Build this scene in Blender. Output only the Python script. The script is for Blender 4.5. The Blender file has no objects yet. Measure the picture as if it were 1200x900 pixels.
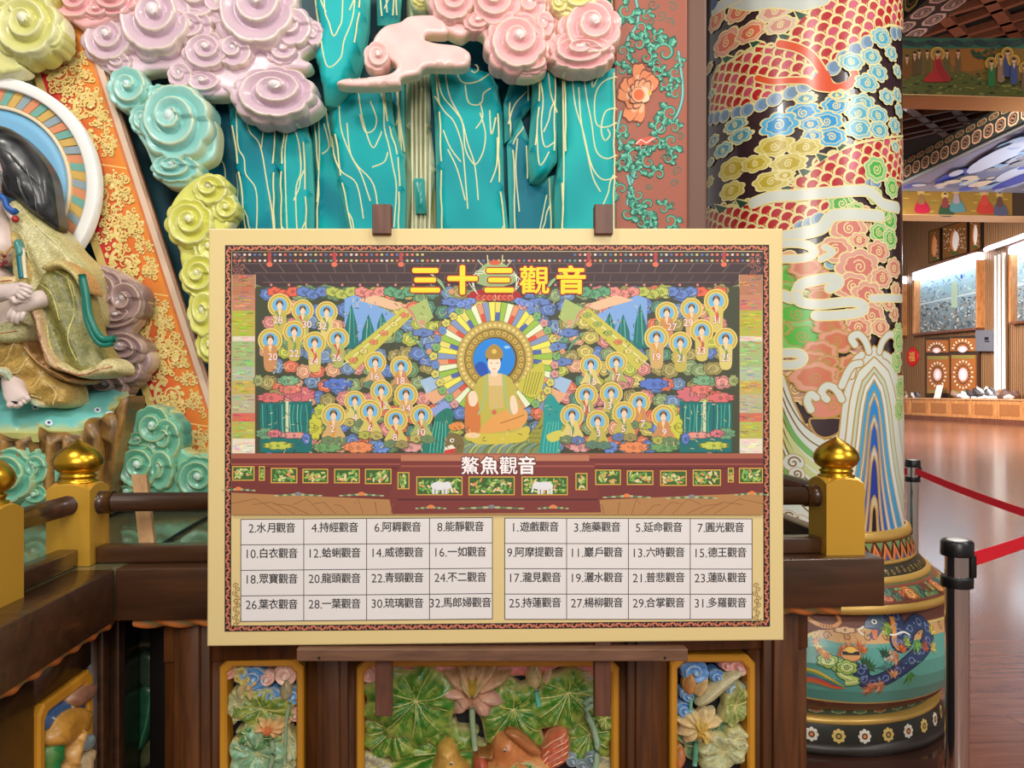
import bpy, math, random
import numpy as np
from mathutils import Vector
from mathutils.geometry import delaunay_2d_cdt, tessellate_polygon

# ---------------------------------------------------------------- camera, world, light, exposure
S = bpy.context.scene
COL = S.collection
EYE = 1.6
YAW = math.radians(3.8)
F = 900.0
CX, CY = 600.0, 460.0
cam = bpy.data.cameras.new('camera'); camo = bpy.data.objects.new('camera', cam); COL.objects.link(camo)
cam.sensor_fit = 'HORIZONTAL'; cam.sensor_width = 36; cam.lens = 36 * F / 1200
cam.shift_y = (CY - 450) / 1200
cam.clip_start = .05; cam.clip_end = 300
camo.location = (0, 0, EYE); camo.rotation_euler = (math.pi / 2, 0, -YAW)
S.camera = camo

vs = S.view_settings
vs.view_transform = 'Standard'; vs.look = 'None'; vs.gamma = 1; vs.use_curve_mapping = False
vs.exposure = 0.0

world = bpy.data.worlds.new('world'); S.world = world; world.use_nodes = True
bg = world.node_tree.nodes['Background']
bg.inputs[0].default_value = (1.0, .95, .88, 1); bg.inputs[1].default_value = .38

def area(name, loc, target, size, power, color=(1, .95, .87), size_y=None, spread=180):
    l = bpy.data.lights.new(name, 'AREA'); l.energy = power; l.color = color
    l.shape = 'RECTANGLE'; l.size = size; l.size_y = size_y or size; l.spread = math.radians(spread)
    o = bpy.data.objects.new(name, l); COL.objects.link(o); o.location = loc
    o.rotation_euler = (Vector(target) - Vector(loc)).to_track_quat('-Z', 'Y').to_euler()
    return o
area('stage_light', (-1.3, .7, 4.2), (-.6, 3.1, 1.9), .45, 37)
area('stage_light', (1.0, .5, 4.2), (.4, 3.1, 1.9), .45, 26)
area('front_fill', (.3, -2.2, 3.2), (.1, 2.0, .9), 1.6, 118)  # unseen area light added to brighten the board and lower panels
area('column_light', (4.4, 2.4, 5.6), (1.9, 3.8, 1.8), .35, 70, (1, .97, .93))
area('hall_light', (14, 24, 12.2), (16.5, 28, 0), 9, 3600, (1, .96, .93), spread=120)
area('hall_light', (15, 33, 8), (28.3, 39, 4), 5, 1100, (1, .95, .9), spread=90)  # added to brighten the slatted wall, no visible fixture
area('right_fill', (4.5, -1.0, 4.6), (3.2, 4.6, .8), 1.2, 85, (1, .96, .92))  # unseen fill added for the belts, barrier posts and column base
area('hall_light', (17, 13, 4), (16.5, 16.2, 11), 3, 420, (1, .95, .88), spread=90)  # added uplight for the beam underside, in place of floor bounce
area('hall_light', (24, 26, 7), (24.5, 28, 11), 5, 330, (.8, .9, 1), spread=120)  # cool uplight added to brighten the painted soffit
area('hall_light', (6.5, 9.5, 11), (6.5, 9, 0), 4, 900, (1, .95, .9))

# ---------------------------------------------------------------- projection helpers (photo pixels -> points on planes of the place)
_c, _s = math.cos(YAW), math.sin(YAW)
def _ray(px, py):
    dx = (np.asarray(px, float) - CX) / F; dz = (CY - np.asarray(py, float)) / F
    return dx * _c + _s, -dx * _s + _c, dz
def planeY(Y):
    def M(px, py, h=0.0):
        x, y, z = _ray(px, py); t = Y / y
        return np.stack([x * t, Y - np.asarray(h) + 0 * t, EYE + z * t], -1)
    return M
def planeX(X, sgn=-1):
    def M(px, py, h=0.0):
        x, y, z = _ray(px, py); t = X / x
        return np.stack([X + sgn * np.asarray(h) + 0 * t, y * t, EYE + z * t], -1)
    return M
def planeZ(Z, sgn=1):
    def M(px, py, h=0.0):
        x, y, z = _ray(px, py); t = (Z - EYE) / z
        return np.stack([x * t, y * t, Z + sgn * np.asarray(h) + 0 * t], -1)
    return M
def pt(M, px, py, h=0.0): return Vector(M(px, py, h).tolist())

# ---------------------------------------------------------------- colour, materials
def lin(c):
    if isinstance(c, str):
        c = c.lstrip('#'); c = tuple(int(c[i:i + 2], 16) for i in (0, 2, 4))
    a = np.asarray(c, float) / 255
    return np.where(a <= .04045, a / 12.92, ((a + .055) / 1.055) ** 2.4)
def L4(c): return tuple(lin(c)) + (1,)
_mats = {}
def _new(name):
    m = bpy.data.materials.new(name); m.use_nodes = True
    return m, m.node_tree, m.node_tree.nodes['Principled BSDF']
def bump(nt, b, scale=60, strength=.15, dist=.01, stretch=(1, 1, 1), detail=4):
    tc = nt.nodes.new('ShaderNodeTexCoord'); mp = nt.nodes.new('ShaderNodeMapping'); mp.inputs['Scale'].default_value = stretch
    n = nt.nodes.new('ShaderNodeTexNoise'); n.inputs['Scale'].default_value = scale; n.inputs['Detail'].default_value = detail
    bp = nt.nodes.new('ShaderNodeBump'); bp.inputs['Strength'].default_value = strength; bp.inputs['Distance'].default_value = dist
    nt.links.new(tc.outputs['Object'], mp.inputs['Vector']); nt.links.new(mp.outputs['Vector'], n.inputs['Vector'])
    nt.links.new(n.outputs['Fac'], bp.inputs['Height']); nt.links.new(bp.outputs['Normal'], b.inputs['Normal'])
    return n
def painted(name, rough=.4, coat=0., metal=0., bumps=None, mottle=.0, mscale=30):
    if name in _mats: return _mats[name]
    m, nt, b = _new(name)
    a = nt.nodes.new('ShaderNodeAttribute'); a.attribute_name = 'Col'
    b.inputs['Roughness'].default_value = rough; b.inputs['Metallic'].default_value = metal; b.inputs['Coat Weight'].default_value = coat
    b.inputs['Coat Roughness'].default_value = .15
    if bumps: bump(nt, b, *bumps)
    if mottle:
        n = nt.nodes.new('ShaderNodeTexNoise'); n.inputs['Scale'].default_value = mscale; n.inputs['Detail'].default_value = 5
        tc = nt.nodes.new('ShaderNodeTexCoord'); nt.links.new(tc.outputs['Object'], n.inputs['Vector'])
        mr = nt.nodes.new('ShaderNodeMapRange'); mr.inputs[1].default_value = .3; mr.inputs[2].default_value = .7
        mr.inputs[3].default_value = 1 - mottle; mr.inputs[4].default_value = 1 + mottle
        mx = nt.nodes.new('ShaderNodeVectorMath'); mx.operation = 'SCALE'
        nt.links.new(n.outputs['Fac'], mr.inputs[0]); nt.links.new(a.outputs['Color'], mx.inputs[0]); nt.links.new(mr.outputs[0], mx.inputs['Scale'])
        nt.links.new(mx.outputs[0], b.inputs['Base Color'])
    else: nt.links.new(a.outputs['Color'], b.inputs['Base Color'])
    _mats[name] = m; return m
def plain(name, c, rough=.5, metal=0., bumps=None, coat=0., emit=None):
    if name in _mats: return _mats[name]
    m, nt, b = _new(name)
    b.inputs['Base Color'].default_value = L4(c); b.inputs['Roughness'].default_value = rough
    b.inputs['Metallic'].default_value = metal; b.inputs['Coat Weight'].default_value = coat
    if bumps: bump(nt, b, *bumps)
    if emit:
        b.inputs['Emission Color'].default_value = L4(emit[0]); b.inputs['Emission Strength'].default_value = emit[1]
    _mats[name] = m; return m
def wood(name, c1, c2, rough=.35, scale=3, stretch=(1, 12, 12), coat=.2, bstr=.08):
    if name in _mats: return _mats[name]
    m, nt, b = _new(name)
    tc = nt.nodes.new('ShaderNodeTexCoord'); mp = nt.nodes.new('ShaderNodeMapping'); mp.inputs['Scale'].default_value = stretch
    n = nt.nodes.new('ShaderNodeTexNoise'); n.inputs['Scale'].default_value = scale; n.inputs['Detail'].default_value = 8; n.inputs['Distortion'].default_value = .6
    r = nt.nodes.new('ShaderNodeValToRGB'); r.color_ramp.elements[0].position = .3; r.color_ramp.elements[1].position = .72
    r.color_ramp.elements[0].color = L4(c1); r.color_ramp.elements[1].color = L4(c2)
    bp = nt.nodes.new('ShaderNodeBump'); bp.inputs['Strength'].default_value = bstr; bp.inputs['Distance'].default_value = .004
    nt.links.new(tc.outputs['Object'], mp.inputs['Vector']); nt.links.new(mp.outputs['Vector'], n.inputs['Vector'])
    nt.links.new(n.outputs['Fac'], r.inputs['Fac']); nt.links.new(r.outputs['Color'], b.inputs['Base Color'])
    nt.links.new(n.outputs['Fac'], bp.inputs['Height']); nt.links.new(bp.outputs['Normal'], b.inputs['Normal'])
    b.inputs['Roughness'].default_value = rough; b.inputs['Coat Weight'].default_value = coat
    _mats[name] = m; return m

GLAZE = painted('glazed_paint', .34, .25, bumps=(90, .05, .004))
MATTE = painted('matte_paint', .55)
PRINT = painted('printed_paper', .6)
ENAMEL = painted('enamel_paint', .3, .15)
ROCK = painted('rock_paint', .5, .0, bumps=(60, .06, .004)); ROCK.node_tree.nodes['Principled BSDF'].inputs['Specular IOR Level'].default_value = .2
CARVED = painted('carved_paint', .42, .15, bumps=(160, .25, .004), mottle=.18, mscale=60)
ROBE = painted('robe_paint', .42, .1, bumps=(220, .3, .003), mottle=.34, mscale=150)
GOLD = plain('gold_leaf', (214, 164, 48), .3, 1., (14, .12, .01))
GOLDP = plain('gold_paint', (214, 164, 58), .35, .4, (40, .1, .003))
WOODR = wood('rail_wood', (52, 32, 20), (78, 48, 28), .32)
WOODP = wood('panel_wood', (66, 35, 14), (104, 60, 25), .4, 3, (14, 14, 1.2))
WOODE = wood('easel_wood', (84, 50, 38), (112, 70, 52), .5, 4, (14, 14, 2), 0)
WOODL = wood('ledge_wood', (92, 62, 46), (124, 88, 66), .5, 4, (2, 14, 14), 0)

# ---------------------------------------------------------------- objects
def mk(name, V, Fc, mat, parent=None, cols=None, smooth=True):
    me = bpy.data.meshes.new(name)
    V = np.asarray(V, float)
    off = Vector((0, 0, 0))
    if parent is not None:
        p = parent
        while p is not None: off += Vector(p.location); p = p.parent
    V = V - np.array(off)
    me.from_pydata(V.tolist(), [], [tuple(int(i) for i in f) for f in Fc])
    if cols is not None:
        a = me.color_attributes.new('Col', 'FLOAT_COLOR', 'POINT')
        cc = np.ones((len(V), 4)); cc[:, :3] = cols
        a.data.foreach_set('color', cc.ravel())
    if smooth: me.polygons.foreach_set('use_smooth', [True] * len(me.polygons))
    me.materials.append(mat); me.update()
    o = bpy.data.objects.new(name, me); COL.objects.link(o)
    if parent is not None: o.parent = parent
    return o
def tag(o, label=None, cat=None, group=None, kind=None):
    for k, v in (('label', label), ('category', cat), ('group', group), ('kind', kind)):
        if v: o[k] = v
    return o
def thing(name, label, cat, loc, group=None):
    o = bpy.data.objects.new(name, None); COL.objects.link(o); o.location = loc; o.empty_display_size = .05
    return tag(o, label, cat, group)
def join(parts):
    Vs, Fs, Cs, n = [], [], [], 0
    for p in parts:
        V, f = np.asarray(p[0], float), p[1]
        Vs.append(V); Fs += [tuple(int(i) + n for i in t) for t in f]
        if len(p) > 2: Cs.append(np.broadcast_to(p[2], (len(V), 3)))
        n += len(V)
    r = [np.concatenate(Vs), Fs]
    return (r[0], r[1], np.concatenate(Cs)) if Cs else (r[0], r[1])
def box(x0, x1, y0, y1, z0, z1, bv=0.0):
    """bevelled box (chamfered along all edges)"""
    b = min(bv, (x1 - x0) / 2.2, (y1 - y0) / 2.2, (z1 - z0) / 2.2)
    if b <= 0:
        V = [(x, y, z) for x in (x0, x1) for y in (y0, y1) for z in (z0, z1)]
        return V, [(0, 1, 3, 2), (4, 6, 7, 5), (0, 4, 5, 1), (2, 3, 7, 6), (0, 2, 6, 4), (1, 5, 7, 3)]
    import bmesh
    bm = bmesh.new(); bmesh.ops.create_cube(bm, size=1)
    for v in bm.verts: v.co = Vector(((x0 + x1) / 2 + v.co.x * (x1 - x0), (y0 + y1) / 2 + v.co.y * (y1 - y0), (z0 + z1) / 2 + v.co.z * (z1 - z0)))
    bmesh.ops.bevel(bm, geom=bm.edges[:], offset=b, segments=2, profile=.5, affect='EDGES')
    bm.verts.index_update()
    V = [tuple(v.co) for v in bm.verts]; Fc = [[v.index for v in f.verts] for f in bm.faces]; bm.free()
    return V, Fc
def lathe(prof, c=(0, 0), n=64, a0=0, a1=2 * math.pi):
    full = abs(a1 - a0 - 2 * math.pi) < 1e-6
    m = n if full else n + 1
    V = [(c[0] + r * math.cos(a0 + (a1 - a0) * i / n), c[1] + r * math.sin(a0 + (a1 - a0) * i / n), z) for r, z in prof for i in range(m)]
    Fc = []
    for k in range(len(prof) - 1):
        for i in range(n):
            j = (i + 1) % m
            Fc.append((k * m + i, k * m + j, (k + 1) * m + j, (k + 1) * m + i))
    return V, Fc
def tube(pts, r, n=10, cap=True):
    P = [Vector(p) for p in pts]
    R = r if hasattr(r, '__len__') else [r] * len(P)
    V, Fc = [], []
    up = Vector((0, 0, 1))
    for i, p in enumerate(P):
        d = (P[min(i + 1, len(P) - 1)] - P[max(i - 1, 0)]).normalized()
        a = d.cross(up)
        if a.length < 1e-3: a = d.cross(Vector((1, 0, 0)))
        a.normalize(); b = a.cross(d).normalized()
        for k in range(n):
            t = 2 * math.pi * k / n
            V.append(tuple(p + (a * math.cos(t) + b * math.sin(t)) * R[i]))
    for i in range(len(P) - 1):
        for k in range(n):
            k2 = (k + 1) % n
            Fc.append((i * n + k, i * n + k2, (i + 1) * n + k2, (i + 1) * n + k))
    if cap:
        Fc.append(tuple(range(n))); Fc.append(tuple(range((len(P) - 1) * n, len(P) * n))[::-1])
    return V, Fc
def cr(pts, n=4, closed=False):
    """Catmull-Rom through the points"""
    P = np.asarray(pts, float); m = len(P); out = []
    for i in range(m if closed else m - 1):
        if closed: a, b, c, d = P[i - 1], P[i], P[(i + 1) % m], P[(i + 2) % m]
        else: a, b, c, d = P[max(i - 1, 0)], P[i], P[i + 1], P[min(i + 2, m - 1)]
        for k in range(n):
            t = k / n
            out.append(.5 * (2 * b + (c - a) * t + (2 * a - 5 * b + 4 * c - d) * t * t + (3 * b - a - 3 * c + d) * t ** 3))
    if not closed: out.append(P[-1])
    return np.array(out)
def sm(x): x = np.clip(x, 0, 1); return x * x * (3 - 2 * x)
def nz(x, y, s=1.0, k=0.0):
    x = np.asarray(x) * s; y = np.asarray(y) * s
    return (np.sin(x + 1.7 * np.sin(y * .9 + k) + k) + np.sin(y * 1.3 + 1.9 * np.sin(x * .7 + 2 * k)) + .6 * np.sin(2.1 * x - 1.6 * y + 3 * k)) / 2.6
def segdist(P, O):
    A = O; B = np.roll(O, -1, 0); out = np.full(len(P), 1e9)
    for a, b in zip(A, B):
        ab = b - a; l = (ab * ab).sum() + 1e-12
        t = np.clip(((P - a) @ ab) / l, 0, 1)
        d = P - (a + t[:, None] * ab); out = np.minimum(out, (d * d).sum(1))
    return np.sqrt(out)
def inside(P, O):
    x, y = P[:, 0], P[:, 1]; r = np.zeros(len(P), bool)
    A = O; B = np.roll(O, -1, 0)
    for (ax, ay), (bx, by) in zip(A, B):
        if ay == by: continue
        c = ((ay > y) != (by > y)) & (x < (bx - ax) * (y - ay) / (by - ay) + ax)
        r ^= c
    return r
def relief(M, outline, thick, bevel, col, back=.02, hfun=None, g=6, smooth=3, veins=(), vcol=(225, 205, 140), vw=.8, vh=.004, colfun=None, edge=None, ew=1.5):
    """a carved piece standing off plane M: pillow-edged front, solid sides, raised vein cords in the same mesh"""
    O = cr(outline, smooth, True) if smooth > 1 else np.asarray(outline, float)
    if len(outline) and smooth == 0: pass
    # drop near-duplicate points
    keep = [0]
    for i in range(1, len(O)):
        if np.hypot(*(O[i] - O[keep[-1]])) > .4: keep.append(i)
    O = O[keep]
    area2 = np.sum(O[:, 0] * np.roll(O[:, 1], -1) - np.roll(O[:, 0], -1) * O[:, 1])
    if area2 < 0: O = O[::-1]
    tg = np.roll(O, -1, 0) - np.roll(O, 1, 0); tg /= np.hypot(tg[:, 0], tg[:, 1])[:, None] + 1e-9
    nin = np.stack([-tg[:, 1], tg[:, 0]], 1)
    cand = []
    for f in (.12, .4, 1.0):
        Q = O + nin * bevel * f
        d = segdist(Q, O); ok = inside(Q, O) & (d > bevel * f * .85)
        cand.append(Q[ok])
    x0, y0 = O.min(0); x1, y1 = O.max(0)
    gx, gy = np.meshgrid(np.arange(x0 + g / 2, x1, g), np.arange(y0 + g / 2, y1, g))
    G = np.stack([gx.ravel(), gy.ravel()], 1); G[:, 0] += (np.arange(len(G)) % 2) * .3
    if len(G):
        ok = inside(G, O); G = G[ok]
        if len(G): G = G[segdist(G, O) > bevel * 1.3]; cand.append(G)
    I = np.concatenate(cand) if cand else np.zeros((0, 2))
    allp = [Vector((float(a), float(b))) for a, b in O] + [Vector((float(a), float(b))) for a, b in I]
    n = len(O)
    v, e, f, *_ = delaunay_2d_cdt(allp, [], [list(range(n))], 1, 1e-4)
    Q = np.array([(a.x, a.y) for a in v])
    def H(P):
        d = segdist(P, O); u = np.clip(d / bevel, 0, 1)
        h = thick * np.sqrt(np.clip(1 - (1 - u) ** 2, 0, 1))
        if hfun is not None: h = h + hfun(P[:, 0], P[:, 1], d) * sm(d / bevel)
        return h, d
    h, d = H(Q)
    V = M(Q[:, 0], Q[:, 1], h)
    c0 = np.tile(lin(col), (len(Q), 1))
    if colfun is not None: c0 = colfun(Q[:, 0], Q[:, 1], d)
    if edge is not None:
        w = sm(1 - d / ew)[:, None]; c0 = c0 * (1 - w) + lin(edge) * w
    sides = M(O[:, 0], O[:, 1], np.zeros(n)); sideb = M(O[:, 0], O[:, 1], -back * np.ones(n))
    scol = lin(col) if colfun is None else c0[np.argmin(((Q[:, None, :] - O[None, :, :]) ** 2).sum(-1), 0)]
    parts = [(V, f, c0), (np.concatenate([sides, sideb]), [(i, (i + 1) % n, n + (i + 1) % n, n + i) for i in range(n)],
             np.concatenate([np.broadcast_to(scol, (n, 3))] * 2))]
    for ve in veins:
        p = cr(ve, 5); p = p[inside(p, O)]
        if len(p) < 3: continue
        hh, _ = H(p)
        t = np.gradient(p, axis=0); t /= np.hypot(t[:, 0], t[:, 1])[:, None] + 1e-9
        nn = np.stack([-t[:, 1], t[:, 0]], 1) * vw
        m = len(p)
        VV = np.concatenate([M((p + nn)[:, 0], (p + nn)[:, 1], hh - .001), M(p[:, 0], p[:, 1], hh + vh), M((p - nn)[:, 0], (p - nn)[:, 1], hh - .001)])
        ff = [(i, i + 1, m + i + 1, m + i) for i in range(m - 1)] + [(m + i, m + i + 1, 2 * m + i + 1, 2 * m + i) for i in range(m - 1)]
        parts.append((VV, ff, lin(vcol)))
    return join(parts)
def swirl(M, cx, cy, R, col, edge, H=.03, sq=1., rot=0., lob=9, turns=2.4, dirn=1, back=.03, off=(0, 0), e0=.012, knobc=None, nr=34, nt=88, amp=.09, deep=None):
    """one scalloped cloud curl: a snail of rolled terraces climbing to a round knob"""
    t = np.linspace(0, 1, nr + 1)[:, None]; th = np.linspace(0, 2 * math.pi, nt, endpoint=False)[None, :]
    lobe = np.abs(np.sin(lob * th / 2 + .4 * math.sin(cx))) ** .7 - .6
    rr = R * t * (1 + amp * lobe * 1.4 * t ** 2)
    x = rr * np.cos(th); y = rr * np.sin(th) * sq
    cr_, sr_ = math.cos(rot), math.sin(rot)
    X = cx + x * cr_ - y * sr_ + off[0] * (1 - t); Y = cy + x * sr_ + y * cr_ + off[1] * (1 - t)
    ph = turns * t ** .85 + dirn * th / (2 * math.pi) + amp * 1.2 * lobe * t
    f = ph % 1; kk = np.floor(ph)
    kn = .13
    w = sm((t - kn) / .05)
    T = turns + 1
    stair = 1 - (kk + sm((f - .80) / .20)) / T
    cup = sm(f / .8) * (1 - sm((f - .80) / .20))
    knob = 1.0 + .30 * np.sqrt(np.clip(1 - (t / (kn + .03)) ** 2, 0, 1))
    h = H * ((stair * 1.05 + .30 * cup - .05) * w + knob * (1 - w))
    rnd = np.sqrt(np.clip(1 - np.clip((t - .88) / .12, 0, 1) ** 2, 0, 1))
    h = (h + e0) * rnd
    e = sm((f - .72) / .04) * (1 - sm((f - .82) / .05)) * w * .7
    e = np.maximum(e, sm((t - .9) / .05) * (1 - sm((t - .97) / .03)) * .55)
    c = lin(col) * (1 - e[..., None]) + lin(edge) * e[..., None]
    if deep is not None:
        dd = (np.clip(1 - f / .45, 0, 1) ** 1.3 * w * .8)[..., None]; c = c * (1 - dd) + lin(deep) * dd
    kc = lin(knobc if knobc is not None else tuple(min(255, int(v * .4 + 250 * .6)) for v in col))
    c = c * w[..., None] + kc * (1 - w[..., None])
    hb = np.concatenate([h, np.full((1, nt), -back)]); X = np.concatenate([X, X[-1:]]); Y = np.concatenate([Y, Y[-1:]]); c = np.concatenate([c, c[-1:]])
    V = M(X.ravel(), Y.ravel(), hb.ravel())
    Fc = []
    for i in range(nr + 1):
        for j in range(nt):
            k = (j + 1) % nt
            if i == 0: Fc.append((j, nt + k, nt + j))
            else: Fc.append((i * nt + j, i * nt + k, (i + 1) * nt + k, (i + 1) * nt + j))
    return V, Fc, c.reshape(-1, 3)

# ---------------------------------------------------------------- flat painting on a real surface
_txt = {}
def textmesh(body, offset=0.0):
    k = (body, offset)
    if k in _txt: return _txt[k]
    c = bpy.data.curves.new('t', 'FONT'); c.body = body; c.size = 1; c.resolution_u = 3; c.offset = offset
    o = bpy.data.objects.new('t', c); COL.objects.link(o); bpy.context.view_layer.update()
    m = bpy.data.meshes.new_from_object(o.evaluated_get(bpy.context.evaluated_depsgraph_get()))
    V = np.array([(v.co.x, v.co.y) for v in m.vertices]); Fc = [tuple(p.vertices) for p in m.polygons]
    bpy.data.objects.remove(o); bpy.data.curves.remove(c); bpy.data.meshes.remove(m)
    _txt[k] = (V, Fc); return _txt[k]
class Paint:
    def __init__(s): s.sh = []; s.bb = []; s.ly = []
    def _add(s, P, Fc, col, layer=None):
        P = np.asarray(P, float); b = np.array([*P.min(0), *P.max(0)])
        if layer is None:
            layer = 0
            if s.bb:
                B = np.array(s.bb)
                ov = (B[:, 0] < b[2]) & (B[:, 2] > b[0]) & (B[:, 1] < b[3]) & (B[:, 3] > b[1])
                if ov.any(): layer = int(np.array(s.ly)[ov].max()) + 1
        s.sh.append((P, Fc, lin(col))); s.bb.append(b); s.ly.append(layer)
    def poly(s, P, col, smooth=0, layer=None):
        P = cr(P, smooth, True) if smooth else np.asarray(P, float)
        tr = tessellate_polygon([[Vector((float(a), float(b), 0)) for a, b in P]])
        s._add(P, [tuple(t) for t in tr], col, layer)
    def rect(s, x0, y0, x1, y1, col, layer=None): s._add([(x0, y0), (x1, y0), (x1, y1), (x0, y1)], [(0, 1, 2, 3)], col, layer)
    def ell(s, x, y, rx, ry, col, n=20, a0=0, a1=2 * math.pi, rot=0, layer=None):
        t = np.linspace(a0, a1, n + 1)[:-1] if a1 - a0 > 6.28 else np.linspace(a0, a1, n)
        p = np.stack([rx * np.cos(t), ry * np.sin(t)], 1); c, q = math.cos(rot), math.sin(rot)
        p = np.stack([x + p[:, 0] * c - p[:, 1] * q, y + p[:, 0] * q + p[:, 1] * c], 1)
        s._add(np.concatenate([p, [p.mean(0)]]) if a1 - a0 > 6.28 else p, [(i, (i + 1) % len(p), len(p)) for i in range(len(p))] if a1 - a0 > 6.28 else [tuple(range(len(p)))], col, layer)
    def ring(s, x, y, r0, r1, col, n=40, a0=0, a1=2 * math.pi, sq=1., layer=None):
        t = np.linspace(a0, a1, n + 1)
        P = np.concatenate([np.stack([x + r0 * np.cos(t), y + r0 * sq * np.sin(t)], 1), np.stack([x + r1 * np.cos(t), y + r1 * sq * np.sin(t)], 1)])
        s._add(P, [(i, i + 1, n + 2 + i, n + 1 + i) for i in range(n)], col, layer)
    def line(s, P, w, col, smooth=0, taper=False, layer=None, closed=False):
        P = cr(P, smooth, closed) if smooth else np.asarray(P, float)
        if closed: P = np.concatenate([P, P[:1]])
        t = np.gradient(P, axis=0); t /= np.hypot(t[:, 0], t[:, 1])[:, None] + 1e-9
        ww = np.full(len(P), w / 2.)
        if taper: ww = ww * np.linspace(1, .15, len(P))
        nn = np.stack([-t[:, 1], t[:, 0]], 1) * ww[:, None]; m = len(P)
        s._add(np.concatenate([P + nn, P - nn]), [(i, i + 1, m + i + 1, m + i) for i in range(m - 1)], col, layer)
    def spiral(s, x, y, r, w, col, turns=1.6, a0=0., d=1, sq=1., n=None, taper=False):
        n = n or int(14 * turns) + 4
        k = np.linspace(1, .08, n); t = a0 + d * np.linspace(0, turns * 2 * math.pi, n)
        s.line(np.stack([x + r * k * np.cos(t), y + r * sq * k * np.sin(t)], 1), w, col, taper=taper)
    def text(s, body, x, y, h, col, wx=1., off=0.0):
        V, Fc = textmesh(body, 0.0)
        if not len(V): return
        x0, y0 = V.min(0); x1, y1 = V.max(0)
        P = np.stack([(V[:, 0] - (x0 + x1) / 2) * h * wx + x, y - (V[:, 1] - .36) * h], 1)
        sh = [(0, 0)]
        if off: sh += [(off * h * q * math.cos(a), off * h * q * math.sin(a)) for q in ((1,) if off < .03 else (1, .5)) for a in np.arange(4 if off < .03 else 10) * 2 * math.pi / (4 if off < .03 else 10)]
        L0 = None
        for k, d in enumerate(sh):
            s._add(P + np.array(d), Fc, col, None if L0 is None else L0 + k)
            if L0 is None: L0 = s.ly[-1]
    def cloud(s, x, y, rx, ry, col, edge, inner=None, lob=7, ew=1.2, d=1, rot=0, ph=0., spir=True, iscale=.62):
        t = np.linspace(0, 2 * math.pi, lob * 5, endpoint=False)
        def out(k, kk=.16):
            q = k * (1 - kk + kk * 1.5 * np.abs(np.sin(lob * t / 2 + ph)) ** .7)
            a, b = rx * q * np.cos(t), ry * q * np.sin(t); c, sn = math.cos(rot), math.sin(rot)
            return np.stack([x + a * c - b * sn, y + a * sn + b * c], 1)
        e = out(1.); s.poly(e, edge)
        kx = 1 - ew / max(min(rx, ry), ew * 1.5); s.poly(out(kx), col)
        if inner is not None:
            s.poly(out(iscale + .5 * ew / rx, .12), edge); s.poly(out(iscale - .3 * ew / rx, .12), inner)
        if spir: s.spiral(x, y, min(rx, ry) * .42, ew * .9, edge, 1.7, ph, d, 1.)
    def figure(s, x, y, k, robe, halo=(226, 200, 110), blue=(110, 180, 225), skin=(236, 205, 175), stand=False, sash=None):
        """small haloed robed figure; k = halo radius, (x, y) its centre"""
        s.ell(x, y, k, k, halo, 24); s.ell(x, y, k * .86, k * .86, (150, 130, 55), 24); s.ell(x, y, k * .8, k * .8, (214, 190, 90), 24); s.ell(x, y, k * .62, k * .62, blue, 22)
        hb = 2.0 if stand else 1.35
        if stand: s.poly([(x - k * .5, y + k * .55), (x, y + k * .3), (x + k * .5, y + k * .55), (x + k * .55, y + k * 1.2), (x + k * .42, y + k * 2.4), (x - k * .4, y + k * 2.4), (x - k * .55, y + k * 1.2)], robe, 3)
        else: s.poly([(x - k * .42, y + k * .5), (x, y + k * .3), (x + k * .42, y + k * .5), (x + k * .62, y + k * 1.1), (x + k * .95, y + k * 1.75), (x, y + k * 1.95), (x - k * .95, y + k * 1.75), (x - k * .62, y + k * 1.1)], robe, 3)
        if sash: s.line([(x - k * .3, y + k * .5), (x + k * .1, y + k * 1.1), (x - k * .1, y + k * 1.7)], k * .22, sash, 3)
        s.poly([(x - k * .16, y + k * .4), (x + k * .16, y + k * .4), (x, y + k * 1.0)], skin)
        s.ell(x, y - k * .12, k * .3, k * .34, (52, 40, 34), 14); s.ell(x, y + k * .08, k * .23, k * .3, skin, 14)
        s.poly([(x - k * .2, y - k * .22), (x, y - k * .55), (x + k * .2, y - k * .22)], (150, 105, 50))
    def build(s, name, M, parent=None, mat=None, eps=.0001, h0=.0004, maxedge=None, ky=1.):
        Vs, Fs, Cs, n = [], [], [], 0
        for (P, Fc, c), ly in zip(s.sh, s.ly):
            if maxedge:
                T = []
                for f in Fc:
                    for k in range(1, len(f) - 1): T.append((f[0], f[k], f[k + 1]))
                P = [tuple(p) for p in P]; out = []; cache = {}
                st = T
                while st:
                    a, b, q = st.pop()
                    l = [((P[a][0] - P[b][0]) ** 2 + ky * (P[a][1] - P[b][1]) ** 2, a, b, q), ((P[b][0] - P[q][0]) ** 2 + ky * (P[b][1] - P[q][1]) ** 2, b, q, a), ((P[q][0] - P[a][0]) ** 2 + ky * (P[q][1] - P[a][1]) ** 2, q, a, b)]
                    d, i, j, o = max(l)
                    if d > maxedge ** 2:
                        key = (min(i, j), max(i, j))
                        if key not in cache:
                            P.append(((P[i][0] + P[j][0]) / 2, (P[i][1] + P[j][1]) / 2)); cache[key] = len(P) - 1
                        m = cache[key]; st += [(i, m, o), (m, j, o)]
                    else: out.append((a, b, q))
                P = np.array(P); Fc = out
            V = M(P[:, 0], P[:, 1], np.full(len(P), h0 + ly * eps))
            Vs.append(V); Fs += [tuple(i + n for i in f) for f in Fc]; Cs.append(np.broadcast_to(c, (len(V), 3))); n += len(V)
        return mk(name, np.concatenate(Vs), Fs, mat or PRINT, parent, np.concatenate(Cs), smooth=False)
R = random.Random(7)
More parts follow.
